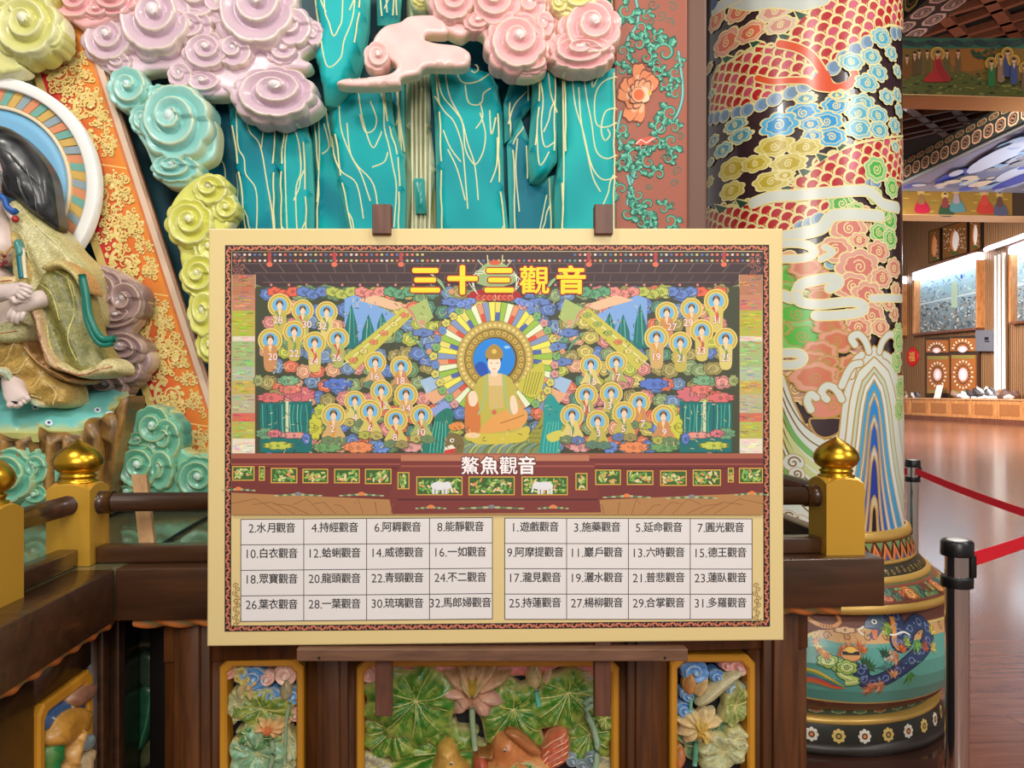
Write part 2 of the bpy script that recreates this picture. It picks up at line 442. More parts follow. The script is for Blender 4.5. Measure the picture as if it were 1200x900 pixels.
def planks(name, c1, c2, c3, sx, sy, rough=.2):
    m, nt, b = _new(name)
    tc = nt.nodes.new('ShaderNodeTexCoord'); mp = nt.nodes.new('ShaderNodeMapping'); mp.inputs['Scale'].default_value = (1, 1, 1)
    br = nt.nodes.new('ShaderNodeTexBrick'); br.inputs['Scale'].default_value = 1; br.inputs['Brick Width'].default_value = sx; br.inputs['Row Height'].default_value = sy
    br.inputs['Mortar Size'].default_value = .0025; br.inputs['Color1'].default_value = L4(c1); br.inputs['Color2'].default_value = L4(c2); br.inputs['Mortar'].default_value = L4(c3)
    n = nt.nodes.new('ShaderNodeTexNoise'); n.inputs['Scale'].default_value = 2; n.inputs['Detail'].default_value = 8; n.inputs['Distortion'].default_value = 1
    m2 = nt.nodes.new('ShaderNodeMapping'); m2.inputs['Scale'].default_value = (1.2, 14, 1)
    mx = nt.nodes.new('ShaderNodeMix'); mx.data_type = 'RGBA'; mx.blend_type = 'MULTIPLY'; mx.inputs[0].default_value = .55
    r = nt.nodes.new('ShaderNodeValToRGB'); r.color_ramp.elements[0].color = (.35, .3, .28, 1); r.color_ramp.elements[1].color = (1.1, 1.1, 1.1, 1)
    r.color_ramp.elements[0].position = .3; r.color_ramp.elements[1].position = .7
    nt.links.new(tc.outputs['Object'], mp.inputs[0]); nt.links.new(mp.outputs[0], br.inputs[0]); nt.links.new(tc.outputs['Object'], m2.inputs[0]); nt.links.new(m2.outputs[0], n.inputs[0])
    nt.links.new(n.outputs['Fac'], r.inputs[0]); nt.links.new(br.outputs['Color'], mx.inputs[6]); nt.links.new(r.outputs[0], mx.inputs[7])
    nt.links.new(mx.outputs[2], b.inputs['Base Color']); b.inputs['Roughness'].default_value = rough; b.inputs['Coat Weight'].default_value = .3; b.inputs['Coat Roughness'].default_value = .12
    return m
def slats(name, c1, c2, freq, axis='Y', rough=.5):
    m, nt, b = _new(name)
    tc = nt.nodes.new('ShaderNodeTexCoord'); w = nt.nodes.new('ShaderNodeTexWave'); w.bands_direction = axis; w.inputs['Scale'].default_value = freq; w.inputs['Distortion'].default_value = .15
    n = nt.nodes.new('ShaderNodeTexNoise'); n.inputs['Scale'].default_value = 3; n.inputs['Detail'].default_value = 5
    mp = nt.nodes.new('ShaderNodeMapping'); mp.inputs['Scale'].default_value = (1, 3, .2)
    r = nt.nodes.new('ShaderNodeValToRGB'); r.color_ramp.elements[0].color = L4(c1); r.color_ramp.elements[1].color = L4(c2); r.color_ramp.elements[0].position = .1; r.color_ramp.elements[1].position = .5
    mx = nt.nodes.new('ShaderNodeMix'); mx.data_type = 'RGBA'; mx.blend_type = 'MULTIPLY'; mx.inputs[0].default_value = .5
    nt.links.new(tc.outputs['Object'], w.inputs[0]); nt.links.new(tc.outputs['Object'], mp.inputs[0]); nt.links.new(mp.outputs[0], n.inputs[0])
    nt.links.new(w.outputs['Fac'], r.inputs[0]); nt.links.new(r.outputs[0], mx.inputs[6]); nt.links.new(n.outputs['Fac'], mx.inputs[7])
    nt.links.new(mx.outputs[2], b.inputs['Base Color'])
    bp = nt.nodes.new('ShaderNodeBump'); bp.inputs['Strength'].default_value = .6; bp.inputs['Distance'].default_value = .05
    nt.links.new(w.outputs['Fac'], bp.inputs['Height']); nt.links.new(bp.outputs[0], b.inputs['Normal']); b.inputs['Roughness'].default_value = rough
    return m
def struct(name, VF, mat, cols=None): return tag(mk(name, VF[0], VF[1], mat, None, cols, smooth=False), kind='structure')

# ---------------------------------------------------------------- the setting
WX = 28.3
struct('floor', box(-8, 40, -6, 70, -.1, 0), planks('floor_planks', (150, 98, 78), (128, 80, 62), (70, 42, 32), 1.8, .28, .22))
struct('ceiling', box(-8, 40, -6, 70, 14.5, 14.7), plain('ceiling_dark', (46, 36, 30), .8))
struct('wall_right', box(WX, WX + .3, 8, 70, 0, 14.5), slats('wall_slats', (80, 50, 28), (176, 124, 76), 2.2))
struct('wall_back', box(-4, 1.0, 3.33, 3.63, 0, 6.5), plain('backdrop_teal', (14, 72, 84), .5))
# painted pilaster and the plain brown post beside it
MP = planeY(3.12)
pa, pb_ = MP(720, 0, 0), MP(806, 0, 0)
TRIM1 = struct('trim_1', box(pa[0], pb_[0], 3.12, 3.32, 1.17, 6.5, .01), plain('salmon_paint', (164, 88, 66), .5, bumps=(120, .1, .003)))
pc = planeY(3.16)(828, 0, 0)
struct('trim_2', box(pb_[0] + .002, pc[0], 3.15, 3.6, .0, 6.5, .012), plain('brown_paint', (112, 78, 62), .5))
def leaf_scroll(p, x, y, r, a, d, col=(58, 152, 124), hi=(120, 200, 170), lo=(24, 92, 78)):
    p.spiral(x, y, r * 1.05, r * .5, lo, 1.25, a, d, taper=True)
    p.spiral(x, y, r, r * .36, col, 1.2, a, d, taper=True)
    p.spiral(x, y, r * .98, r * .12, hi, 1.15, a, d, taper=True)
    for k in range(3):
        t = a + d * (k * .9 + .3); q = r * (1.05 - .08 * k)
        bx, by = x + q * math.cos(t), y + q * math.sin(t); tx, ty = bx + r * 1.05 * math.cos(t - d * .5), by + r * 1.05 * math.sin(t - d * .5)
        nx, ny = -(ty - by) * .40, (tx - bx) * .40
        p.poly([(bx - nx, by - ny), ((bx + tx) / 2 - nx * 1.3, (by + ty) / 2 - ny * 1.3), (tx, ty), ((bx + tx) / 2 + nx * .9, (by + ty) / 2 + ny * .9), (bx + nx, by + ny)], lo)
        p.poly([(bx - nx * .7, by - ny * .7), ((bx + tx) / 2 - nx * .9, (by + ty) / 2 - ny * .9), ((bx + 3 * tx) / 4, (by + 3 * ty) / 4), (bx + nx * .6, by + ny * .6)], col)
        p.line([(bx, by), ((bx + 2 * tx) / 3, (by + 2 * ty) / 3)], r * .10, hi)
        p.poly([(bx + nx * .1, by + ny * .1), ((bx + tx) / 2 + nx * .8, (by + ty) / 2 + ny * .8), ((bx + 2 * tx) / 3, (by + 2 * ty) / 3)], hi)
p = Paint()
for st in ([(736, -40), (748, 20), (735, 50), (745, 80)], [(728, 130), (724, 160), (740, 190), (735, 240)], [(795, 60), (800, 110), (790, 140), (775, 150), (752, 180), (740, 215)], [(735, 205), (745, 235), (765, 260), (770, 300)]):
    p.line(st, 4.2, (40, 110, 95), 8); p.line(st, 2.4, (128, 196, 190), 8)
for x, y, r, a, d in [(733, 12, 11, 0, 1), (750, 32, 9, 2, -1), (748, 52, 9, 4, 1), (779, 62, 13, 3.4, 1), (770, 45, 7, 0, -1), (791, 85, 8, 1, 1), (730, 60, 8, 1, -1), (728, 82, 7, 4, 1), (792, 110, 7, 5, -1), (786, 132, 10, 2, 1), (729, 150, 8, 3, -1), (730, 165, 8, 0, 1), (775, 150, 9, 4.5, -1), (787, 165, 10, .7, 1), (745, 182, 11, 2, 1), (760, 190, 10, 5, -1), (730, 190, 7, 1, 1), (772, 205, 8, 3, 1), (745, 205, 8, 0, -1), (728, 222, 9, 2, 1), (748, 228, 8, 4, -1), (760, 240, 10, 1, 1), (735, 250, 10, 5, 1), (785, 258, 9, 2, -1), (765, 272, 9, 3, 1), (738, 282, 9, 1, 1), (757, 68, 8, 5, 1), (742, 74, 8, 3, -1), (770, 74, 7, 1, 1), (757, 20, 6, 0, -1), (794, 70, 6, 2, -1), (778, 98, 6, 0, 1), (790, 150, 7, 4, 1), (768, 165, 7, 2, -1), (755, 172, 7, 1, 1), (782, 186, 7, 5, 1), (745, 240, 8, 0, 1), (757, 255, 8, 2, -1), (777, 245, 7, 4, 1), (792, 272, 8, 1, 1), (750, 262, 6, 5, 1), (740, -8, 9, 2, 1), (752, 140, 5, 2, 1), (770, 85, 7, 5.5, 1)]:
    leaf_scroll(p, x, y, r * .98, a, d)
for x, y, r, a, d in [(765, 5, 7, 0, 1), (775, 18, 6, 2, -1), (788, 8, 6, 4, 1), (785, 25, 5, 1, -1), (762, 25, 5, 5, 1), (795, 200, 6, 2, 1), (790, 215, 5, 0, -1), (780, 185, 5, 3, 1), (788, 240, 5, 1, 1), (722, 110, 5, 2, 1), (797, 160, 5, 4, 1), (760, 218, 4, 0, 1)]:
    p.spiral(x, y, r, 1.6, (70, 120, 100), 1.4, a, d, taper=True)
# the orange peony
for i in range(9):
    a = math.pi * .55 + i * .46 + .1; r0 = 21 + 4 * math.sin(i * 2.3); x, y = 752, 112
    for k, c in ((1.0, (120, 60, 40)), (.93, (232, 140, 92)), (.62, (244, 186, 144))):
        e = (x + r0 * k * 1.25 * math.cos(a), y + r0 * k * 1.55 * math.sin(a)); n = (-math.sin(a) * 8.5 * k, math.cos(a) * 8.5 * k); m = (x + r0 * .75 * k * math.cos(a), y + r0 * .95 * k * math.sin(a))
        p.poly([(x, y), (m[0] + n[0], m[1] + n[1]), (e[0] + n[0] * .6, e[1] + n[1] * .6), e, (e[0] - n[0] * .8, e[1] - n[1] * .8), (m[0] - n[0], m[1] - n[1])], c, 3)
for i in range(7):
    a = math.pi * .7 + i * .52; x, y = 752, 112; r0 = 15
    for k, c in ((1.0, (130, 66, 44)), (.9, (240, 168, 124)), (.55, (248, 206, 170))):
        e = (x + r0 * k * 1.1 * math.cos(a), y + r0 * k * 1.35 * math.sin(a)); n = (-math.sin(a) * 5.5 * k, math.cos(a) * 5.5 * k)
        p.poly([(x, y), (e[0] * .6 + x * .4 + n[0], e[1] * .6 + y * .4 + n[1]), e, (e[0] * .6 + x * .4 - n[0], e[1] * .6 + y * .4 - n[1])], c, 3)
for r, c in ((9.4, (120, 60, 40)), (8.8, (244, 180, 140)), (6.4, (236, 112, 58))): p.ell(748, 112, r * .95, r, c)
p.poly([(751, 103), (759, 106), (760, 118), (752, 121), (756, 112)], (250, 214, 180), 3); p.ell(761, 110, 2, 3, (214, 190, 70))
p.line([(745, 169), (752, 164), (748, 172), (760, 162), (754, 170), (768, 162)], 2.2, (232, 150, 130))
p.poly([(744, 170), (748, 163), (764, 160), (768, 162), (760, 170)], (214, 96, 74)); p.line([(745, 169), (751, 164), (757, 168), (766, 162)], 1.3, (246, 220, 210))
po = p.build('floral_painting', MP, TRIM1, PRINT, .00012)

# ---------------------------------------------------------------- altar platform
PZ, PZ0, YF, XR, XL = 1.172, 1.046, 1.92, 1.095, -.836
plat = thing('altar_platform', 'dark brown wooden altar platform with carved lotus panels in its front', 'platform', (0, 2.6, 0))
stage_mat = plain('stage_floor', (104, 100, 72), .12, coat=.5)
V1 = join([box(XL - 1.7, XR - .02, YF + .03, 3.3, PZ0, PZ - .001), box(XL - 1.7, XL - .02, .8, YF + .03, PZ0, PZ - .001)])
mk('platform_top', V1[0], V1[1], stage_mat, plat, smooth=False)
eb = [box(XL, XR, YF, YF + .1, PZ0, PZ, .004), box(XR - .1, XR, YF + .101, 3.28, PZ0, PZ, .004), box(XL - .1, XL, .8, YF - .001, PZ0, PZ, .004)]
for b_ in eb: mk('edge_beam', b_[0], b_[1], WOODR, plat)
def rope(p0, p1, r, twist=.16, n=90):
    P0, P1 = np.array(p0), np.array(p1); Lh = np.linalg.norm(P1 - P0); d = (P1 - P0) / Lh
    a = np.cross(d, [0, 0, 1.]); a /= np.linalg.norm(a); b = np.cross(a, d)
    n = max(12, int(Lh / .011)); m = 20; V, Cc = [], []
    for i in range(n + 1):
        s = Lh * i / n
        for k in range(m):
            t = 2 * math.pi * k / m; ph = t + 2 * math.pi * s / twist
            rr = r * (1 + .22 * math.cos(2 * ph))
            V.append(P0 + d * s + (a * math.cos(t) + b * math.sin(t)) * rr)
            g = .5 + .5 * math.cos(2 * ph)
            Cc.append(lin((206, 122, 58)) * g + lin((150, 88, 40)) * (1 - g) if g > .12 else lin((120, 128, 84)))
    Fc = [(i * m + k, i * m + (k + 1) % m, (i + 1) * m + (k + 1) % m, (i + 1) * m + k) for i in range(n) for k in range(m)]
    return V, Fc, np.array(Cc)
for a_, b_ in (((XL + .03, 1.965, PZ0 - .013), (XR - .1, 1.965, PZ0 - .012)), ((XL - .035, .8, PZ0 - .012), (XL - .035, 1.97, PZ0 - .012))):
    r_ = rope(a_, b_, .016); o = mk('rope_moulding', r_[0], r_[1], MATTE, plat, r_[2]); o['label'] = 'orange twisted rope moulding'
MF = planeY(2.0)
X = lambda px, M=MF: float(M(px, 700)[0])
Zp = lambda py, px=600, M=MF: float(M(px, py)[2])
# wainscot: back board, stiles and rails (front run)
bb = join([box(X(186), X(952), 2.11, 2.16, 0, PZ0), box(XL - .3, X(190), 2.30, 2.34, 0, PZ0), box(X(940), X(952), 2.16, 3.28, 0, PZ0), box(XL - .18, XL - .14, .8, 2.3, 0, PZ0)])
mk('back_board', bb[0], bb[1], plain('recess_dark', (26, 28, 36), .6), plat, smooth=False)
def stile(px0, px1, steps=3, z0=0.02):
    x0, x1 = X(px0), X(px1); w = x1 - x0
    ps = [box(x0, x1, 2.04, 2.11, z0, PZ0)]
    ps.append(box(x0 + w * .2, x1 - w * .2, 2.015, 2.04, z0, PZ0, .004)); ps.append(box(x0 + w * .34, x1 - w * .34, 1.998, 2.015, z0, PZ0, .004))
    return join(ps)
for a_, b_ in ((186, 258), (357, 419), (724, 786), (883, 953)):
    s_ = stile(a_, b_); mk('stile', s_[0], s_[1], WOODP, plat)
r_ = box(X(186), X(953), 2.03, 2.1, Zp(772) , PZ0 - .001, .003); mk('top_rail', r_[0], r_[1], WOODP, plat)
r_ = box(X(186), X(953), 2.03, 2.1, 0.02, Zp(1030), .003); mk('bottom_rail', r_[0], r_[1], WOODP, plat)
r_ = box(X(130) , X(186) - .002, 2.24, 2.3, 0, PZ0 - .002, .003); mk('corner_recess', r_[0], r_[1], plain('recess_black', (20, 15, 12), .4), plat)  # block whose near-black colour stands in for the dark corner recess
# left return wall of the platform
lw = join([box(XL - .14, XL - .075, .8, 1.705, .02, PZ0 - .03), box(XL - .14, XL - .075, 1.96, 2.24, .02, PZ0 - .03), box(XL - .14, XL - .075, 1.705, 1.96, .93, PZ0 - .03), box(XL - .075, XL - .06, 1.99, 2.03, .02, PZ0 - .03, .004), box(XL - .075, XL - .06, 2.08, 2.12, .02, PZ0 - .03, .004)])
mk('side_panelling', lw[0], lw[1], WOODR, plat)
d = box(XL - .13, XL - .10, 1.70, 1.97, .40, .96); mk('back_board', *d, _mats['recess_dark'], plat, smooth=False)
def ringframe(M, outer, inner, h0, h1):
    n = len(outer); o = np.array(outer, float); i = np.array(inner, float); b = o * .25 + i * .75; e = o * .8 + i * .2
    V = np.concatenate([M(o[:, 0], o[:, 1], np.full(n, h0)), M(o[:, 0], o[:, 1], np.full(n, h1 * .6)), M(e[:, 0], e[:, 1], np.full(n, h1)), M(b[:, 0], b[:, 1], np.full(n, h1)), M(i[:, 0], i[:, 1], np.full(n, h1 * .5)), M(i[:, 0], i[:, 1], np.full(n, h0))])
    Fc = [(k * n + j, k * n + (j + 1) % n, (k + 1) * n + (j + 1) % n, (k + 1) * n + j) for k in range(5) for j in range(n)]
    return V, Fc
def octo(x0, y0, x1, y1, c): return [(x0 + c, y0), (x1 - c, y0), (x1, y0 + c), (x1, y1 - c), (x1 - c, y1), (x0 + c, y1), (x0, y1 - c), (x0, y0 + c)]
YEL = plain('ochre_paint', (204, 142, 40), .4)
MB = planeY(2.10)
def carved_panel(x0, y0, x1, y1, label, c=10, w=9, M=None, dark=(30, 38, 52)):
    M = M or planeY(2.045)
    f = ringframe(M, octo(x0, y0, x1, y1, c), octo(x0 + w, y0 + w, x1 - w, y1 - w, c * .8), -.05, .012)
    o = mk('carved_panel', f[0], f[1], YEL, plat, smooth=False); o['label'] = label
    return o
CP1 = carved_panel(258, 771, 357, 1022, 'narrow panel with an orange lotus blossom')
CP2 = carved_panel(418, 771, 725, 1022, 'wide panel with two ducks under lotus leaves')
CP3 = carved_panel(784, 766, 884, 1022, 'narrow panel with a cream lotus blossom')
def cput(panel, name, d): return mk(name, d[0], d[1], CARVED, panel, d[2])
def leaf_col(cx, cy, c1=(70, 122, 46), c2=(166, 172, 92), k=.25, n=13):
    def f(x, y, d):
        a = np.arctan2(y - cy, x - cx); r = np.hypot(x - cx, y - cy)
        w = sm(.46 + .20 * np.sin(a * n + .1 * r) + .34 * np.sin(a * 37 + 1.5 * nz(x, y, .2)) * sm(r / 14) + .35 * nz(x, y, k) + .2 * nz(x, y, 1.3) - .012 * (d - 8))[:, None]
        return lin(c1) * (1 - w) + lin(c2) * w
    return f
def lotus_leaf(M, cx, cy, rx, ry, rot=0, nl=9, thick=.022, c1=(66, 122, 46), c2=(170, 176, 96), seed=0, back=.03, rim=(206, 200, 140), hc=None):
    q = random.Random(seed); t = np.linspace(0, 2 * math.pi, nl * 4, endpoint=False)
    k = 1 + .10 * np.sin(nl * t + q.random() * 6) + .06 * np.sin(3 * t + q.random() * 6); k += .03 * np.sin(17 * t)
    a, b = rx * k * np.cos(t), ry * k * np.sin(t); c, s = math.cos(rot), math.sin(rot)
    O = np.stack([cx + a * c - b * s, cy + a * s + b * c], 1)
    hx, hy = hc or (cx, cy)
    def hf(x, y, d):
        an = np.arctan2(y - hy, x - hx); r = np.hypot(x - hx, y - hy)
        return .0045 * np.sin(an * 13) * sm(r / 18) + .012 * np.sin(an * nl / 2 + seed) * sm(r / 30) - .012 * np.exp(-(r / 12) ** 2)
    vs_ = []
    for i in range(9):
        an = i * 2 * math.pi / 9 + .2; L_ = .82
        e = (hx + (cx - hx) * .9 + rx * L_ * math.cos(an) * c - ry * L_ * math.sin(an) * s, hy + (cy - hy) * .9 + rx * L_ * math.cos(an) * s + ry * L_ * math.sin(an) * c)
        vs_.append([(hx, hy), ((hx + e[0]) / 2 + q.uniform(-2, 2), (hy + e[1]) / 2 + q.uniform(-2, 2)), e])
    return relief(M, O, thick, min(rx, ry) * .28, c1, back, hf, g=1.9, smooth=3, veins=vs_, vcol=(214, 202, 132), vw=.6, vh=.002, colfun=leaf_col(hx, hy, c1, c2), edge=rim, ew=2.8)
def petal(M, bx, by, tx, ty, w, col, tip, h0=.01, back=.02, thick=.012):
    d = np.array([tx - bx, ty - by]); L_ = np.hypot(*d); u = d / L_; n = np.array([-u[1], u[0]]); b = np.array([bx, by])
    O = [b - n * w * .25, b + u * L_ * .3 - n * w * .48, b + u * L_ * .65 - n * w * .46, b + u * L_ * .88 - n * w * .2, b + u * L_, b + u * L_ * .88 + n * w * .2, b + u * L_ * .65 + n * w * .46, b + u * L_ * .3 + n * w * .48, b + n * w * .25]
    def cf(x, y, dd):
        s = np.clip(((x - bx) * u[0] + (y - by) * u[1]) / L_, 0, 1)[:, None]; q = (.08 * np.sin(((x - bx) * n[0] + (y - by) * n[1]) * 2.4))[:, None]
        return lin(col) * (1 - s) + lin(tip) * s + q * .3 * lin(col)
    hf = lambda x, y, dd: h0 + 0 * x
    return relief(M, O, thick, w * .4, col, back, hf, g=max(1.6, w / 6), smooth=3, colfun=cf, edge=(224, 206, 164), ew=1.0)
def stem(M, pts, r, col, h=.02):
    P = cr(pts, 4); V = M(P[:, 0], P[:, 1], np.full(len(P), h)); t = tube(V.tolist(), r * .0022, 8); return t[0], t[1], lin(col)
def bud(M, cx, cy, rx, ry, col, rot=0, h=.018):
    t = np.linspace(0, 2 * math.pi, 16, endpoint=False); a = rx * np.cos(t) * (1 - .25 * (np.sin(t) < 0) * np.abs(np.sin(t))); b = ry * np.sin(t); c, s = math.cos(rot), math.sin(rot)
    O = np.stack([cx + a * c - b * s, cy + a * s + b * c], 1)
    vv = [[(cx + (k * rx * .9) * c + ry * .9 * s, cy + (k * rx * .9) * s - ry * .0), (cx + k * rx * .5 * c, cy), (cx + ry * .8 * s * -1, cy - ry * .8 * c)] for k in (-.8, 0, .8)]
    return relief(M, O, h, min(rx, ry) * .9, col, .02, None, 2, 2, vv, (150, 128, 84), .35, .0015, edge=(222, 206, 150), ew=.8)
M2 = planeY(2.075)
_m2b = planeY(2.025)
def M2b(px, py, h=0.0): return _m2b(px, py, np.asarray(h) - .035)
# --- narrow panel with orange lotus
for a in ((268, 783, 12, (232, 168, 156)), (300, 792, 14, (86, 146, 206)), (336, 788, 14, (234, 186, 170)), (315, 792, 9, (234, 186, 170)), (308, 808, 9, (86, 146, 206)), (321, 812, 9, (100, 160, 216)), (346, 812, 11, (92, 152, 210)), (348, 834, 8, (228, 160, 160)), (290, 786, 8, (96, 156, 212))):
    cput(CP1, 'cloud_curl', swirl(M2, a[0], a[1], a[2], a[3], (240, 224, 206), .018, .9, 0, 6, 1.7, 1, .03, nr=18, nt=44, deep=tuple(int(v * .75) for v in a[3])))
cput(CP1, 'leaf', lotus_leaf(M2b, 303, 836, 42, 24, .25, 8, .02, (74, 124, 48), (180, 178, 82), 3))
cput(CP1, 'leaf', lotus_leaf(M2b, 274, 830, 10, 22, .1, 6, .024, (160, 168, 128), (190, 186, 140), 5))
cput(CP1, 'leaf', lotus_leaf(M2b, 300, 888, 36, 34, -.2, 7, .026, (116, 166, 130), (168, 196, 160), 8))
cput(CP1, 'leaf', lotus_leaf(M2b, 300, 868, 26, 14, .1, 7, .03, (40, 104, 60), (84, 146, 82), 9))
cput(CP1, 'leaf', lotus_leaf(M2b, 337, 874, 8, 22, -.3, 6, .028, (150, 172, 140), (190, 196, 160), 4))
cput(CP1, 'leaf', lotus_leaf(M2b, 334, 900, 12, 14, .2, 6, .024, (160, 170, 130), (190, 196, 160), 14))
cput(CP1, 'leaf', lotus_leaf(M2b, 280, 797, 9, 12, -.5, 5, .022, (164, 140, 60), (190, 176, 88), 6))
for b_ in ((292, 812, 286, 806, 6), (284, 806, 278, 822, 8), (292, 808, 300, 800, 7), (288, 812, 294, 826, 8)): cput(CP1, 'petal', petal(M2b, *b_, (214, 178, 128), (226, 196, 140), .018))
cput(CP1, 'lotus_bud', bud(M2b, 333, 813, 8, 13, (176, 166, 128), .1, .03))
for tx, ty in ((292, 858), (300, 844), (314, 842), (328, 846), (340, 850), (336, 860), (326, 868), (310, 868)):
    cput(CP1, 'petal', petal(M2b, 314, 855, tx, ty, 12, (214, 150, 84), (232, 196, 140), .03))
for tx in (306, 315, 323): cput(CP1, 'petal', petal(M2b, 314, 862, tx, 846, 9, (196, 96, 52), (222, 150, 90), .04))
cput(CP1, 'stem', stem(M2b, [(318, 866), (320, 885), (314, 905)], 3.2, (150, 176, 140), .035)); cput(CP1, 'stem', stem(M2b, [(338, 826), (334, 850), (332, 900)], 2.2, (150, 176, 140), .02))
# --- wide panel with ducks
for pts in ([(430, 776), (480, 774), (560, 776), (640, 774), (712, 776), (714, 790), (690, 792), (660, 780), (640, 788), (600, 792), (580, 784), (520, 790), (500, 782), (470, 784), (440, 782)],):
    cput(CP2, 'cloud_band', relief(M2, pts, .014, 4, (214, 120, 116), .03, g=5, edge=(240, 200, 184)))
cput(CP2, 'cloud_curl', swirl(M2, 433, 785, 12, (226, 168, 156), (244, 210, 196), .02, 1, 0, 6, 1.8, 1, .03, nr=18, nt=44))
for a in ((484, 830, 58, 46, .0, 9, 1, (487, 826)), (458, 862, 34, 28, .3, 8, 2, (462, 852)), (512, 884, 58, 34, -.3, 9, 3, (520, 880)), (604, 848, 40, 42, .2, 7, 4, (602, 836)), (664, 826, 44, 34, -.35, 7, 5, (668, 816)), (690, 862, 26, 32, .2, 7, 6, (690, 858)), (712, 846, 12, 14, 0, 5, 7, (712, 846)), (600, 815, 26, 18, .4, 6, 8, (600, 815))):
    cput(CP2, 'leaf', lotus_leaf(M2 if a[6] in (2, 3, 6, 8) else M2b, a[0], a[1], a[2], a[3], a[4], a[5], .024, (48, 118, 30), (158, 172, 74), a[6] + 20, .03, hc=a[7]))
for a in ((480, 786, 26, 12, 8), (700, 790, 24, 10, 9), (437, 898, 20, 18, 10), (704, 896, 24, 12, 12)):
    cput(CP2, 'leaf', lotus_leaf(M2, a[0], a[1], a[2], a[3], .1, 6, .018, (150, 150, 130), (190, 186, 164), a[4] + 40))
LB = (553, 815)
for tx, ty, w, hh in ((510, 815, 15, .012), (519, 790, 16, .012), (536, 778, 16, .016), (553, 772, 18, .014), (570, 776, 18, .012), (585, 776, 15, .016), (602, 790, 16, .018), (596, 826, 18, .02), (577, 846, 22, .03), (533, 834, 24, .028), (530, 842, 18, .022)):
    cput(CP2, 'petal', petal(M2b, LB[0] + (tx - 553) * .1, LB[1] + (-2 if ty < 815 else 2), tx, ty, w * 1.25, (206, 160, 128), (190, 152, 110) if ty < 815 else (196, 150, 140), hh + .02, .03))
for tx in (535, 570): cput(CP2, 'petal', petal(M2b, 553, 818, tx, 790, 14, (176, 148, 92), (186, 166, 120), .05))
cput(CP2, 'seed_pod', relief(M2b, [(546, 816), (545, 796), (553, 790), (562, 796), (560, 816)], .05, 6, (160, 132, 34), .03, g=2, edge=(120, 96, 24)))
cput(CP2, 'stem', stem(M2b, [(553, 830), (554, 850), (557, 880)], 3.6, (150, 176, 140), .03))
cput(CP2, 'stem', stem(M2b, [(685, 824), (692, 818), (697, 824), (686, 832), (694, 850), (700, 875), (697, 900)], 3.8, (150, 180, 150), .04))
cput(CP2, 'lotus_bud', bud(M2b, 627, 796, 10, 17, (196, 174, 126), 0, .03)); cput(CP2, 'petal', petal(M2b, 638, 808, 648, 788, 10, (206, 164, 130), (212, 176, 150), .012))
cput(CP2, 'stem', stem(M2b, [(629, 812), (632, 830)], 3.2, (90, 180, 160), .02))
def duck_col(x, y, d):
    w = sm(.5 + .5 * nz(x, y, .09, 1))[:, None]; g = sm((y - 884) / 12)[:, None] * .5
    return (lin((204, 116, 60)) * (1 - w) + lin((214, 150, 92)) * w) * (1 - g) + lin((196, 160, 90)) * g
cput(CP2, 'duck_tail', relief(M2b, [(630, 890), (640, 868), (652, 856), (664, 856), (669, 870), (666, 892), (650, 902), (632, 904)], .05, 8, (196, 96, 66), .03, lambda x, y, d: .006 * np.sin((x * .5 + y) * .9), g=1.8, veins=[[(636, 892 - k), (652, 880 - k * 1.2), (667, 874 - k * 1.2)] for k in (-16, -10, -4, 2, 8, 14)], vcol=(236, 190, 150), vw=.6, edge=(222, 160, 120)))
cput(CP2, 'duck', relief(M2b, [(574, 892), (576, 868), (586, 857), (602, 855), (612, 864), (624, 878), (640, 888), (650, 896), (650, 935), (560, 935), (558, 896)], .075, 18, (204, 126, 70), .03, g=2.6, colfun=duck_col))
cput(CP2, 'duck_crest', relief(planeY(1.995), [(592, 858), (606, 856), (622, 868), (634, 882), (626, 884), (612, 876)], .02, 6, (176, 106, 56), .02, g=2, edge=(206, 140, 84)))
cput(CP2, 'duck_beak', relief(M2b, [(578, 876), (570, 882), (560, 882), (558, 888), (568, 890), (580, 888)], .06, 5, (150, 100, 50), .02, g=2))
cput(CP2, 'duck_wing', relief(M2b, [(556, 884), (572, 890), (578, 930), (556, 930)], .07, 6, (190, 92, 70), .02, lambda x, y, d: .004 * np.sin(y * 1.1), g=2))
cput(CP2, 'duck', relief(M2b, [(510, 890), (513, 876), (524, 870), (536, 876), (540, 892), (552, 905), (556, 935), (500, 935)], .065, 13, (202, 160, 80), .03, g=2.4, colfun=lambda x, y, d: lin((206, 160, 78)) + 0 * x[:, None]))
for ex, ey, hh in ((590.5, 870.5, .078), (529, 888, .066)):
    c0 = pt(M2b, ex, ey, hh); sp = lathe([(.0045 * math.sin(t), .0045 * math.cos(t)) for t in np.linspace(0.01, math.pi - .01, 8)], n=12)
    Vv = np.array(sp[0]) + np.array(c0); cc = np.where((Vv[:, 1:2] < c0[1] - .0033), lin((20, 20, 24)), lin((232, 226, 214)))
    mk('duck_eye', Vv, sp[1], ENAMEL, CP2, cc)
cput(CP2, 'leaf', lotus_leaf(planeY(1.992), 614, 902, 16, 10, .2, 6, .012, (70, 140, 80), (120, 170, 90), 61))
for x_, y_ in ((672, 894), (684, 900), (694, 892)): cput(CP2, 'grass_tuft', swirl(M2b, x_, y_, 9, (120, 140, 150), (200, 206, 200), .02, .8, 0, 5, 1.5, 1, .02, nr=12, nt=30))
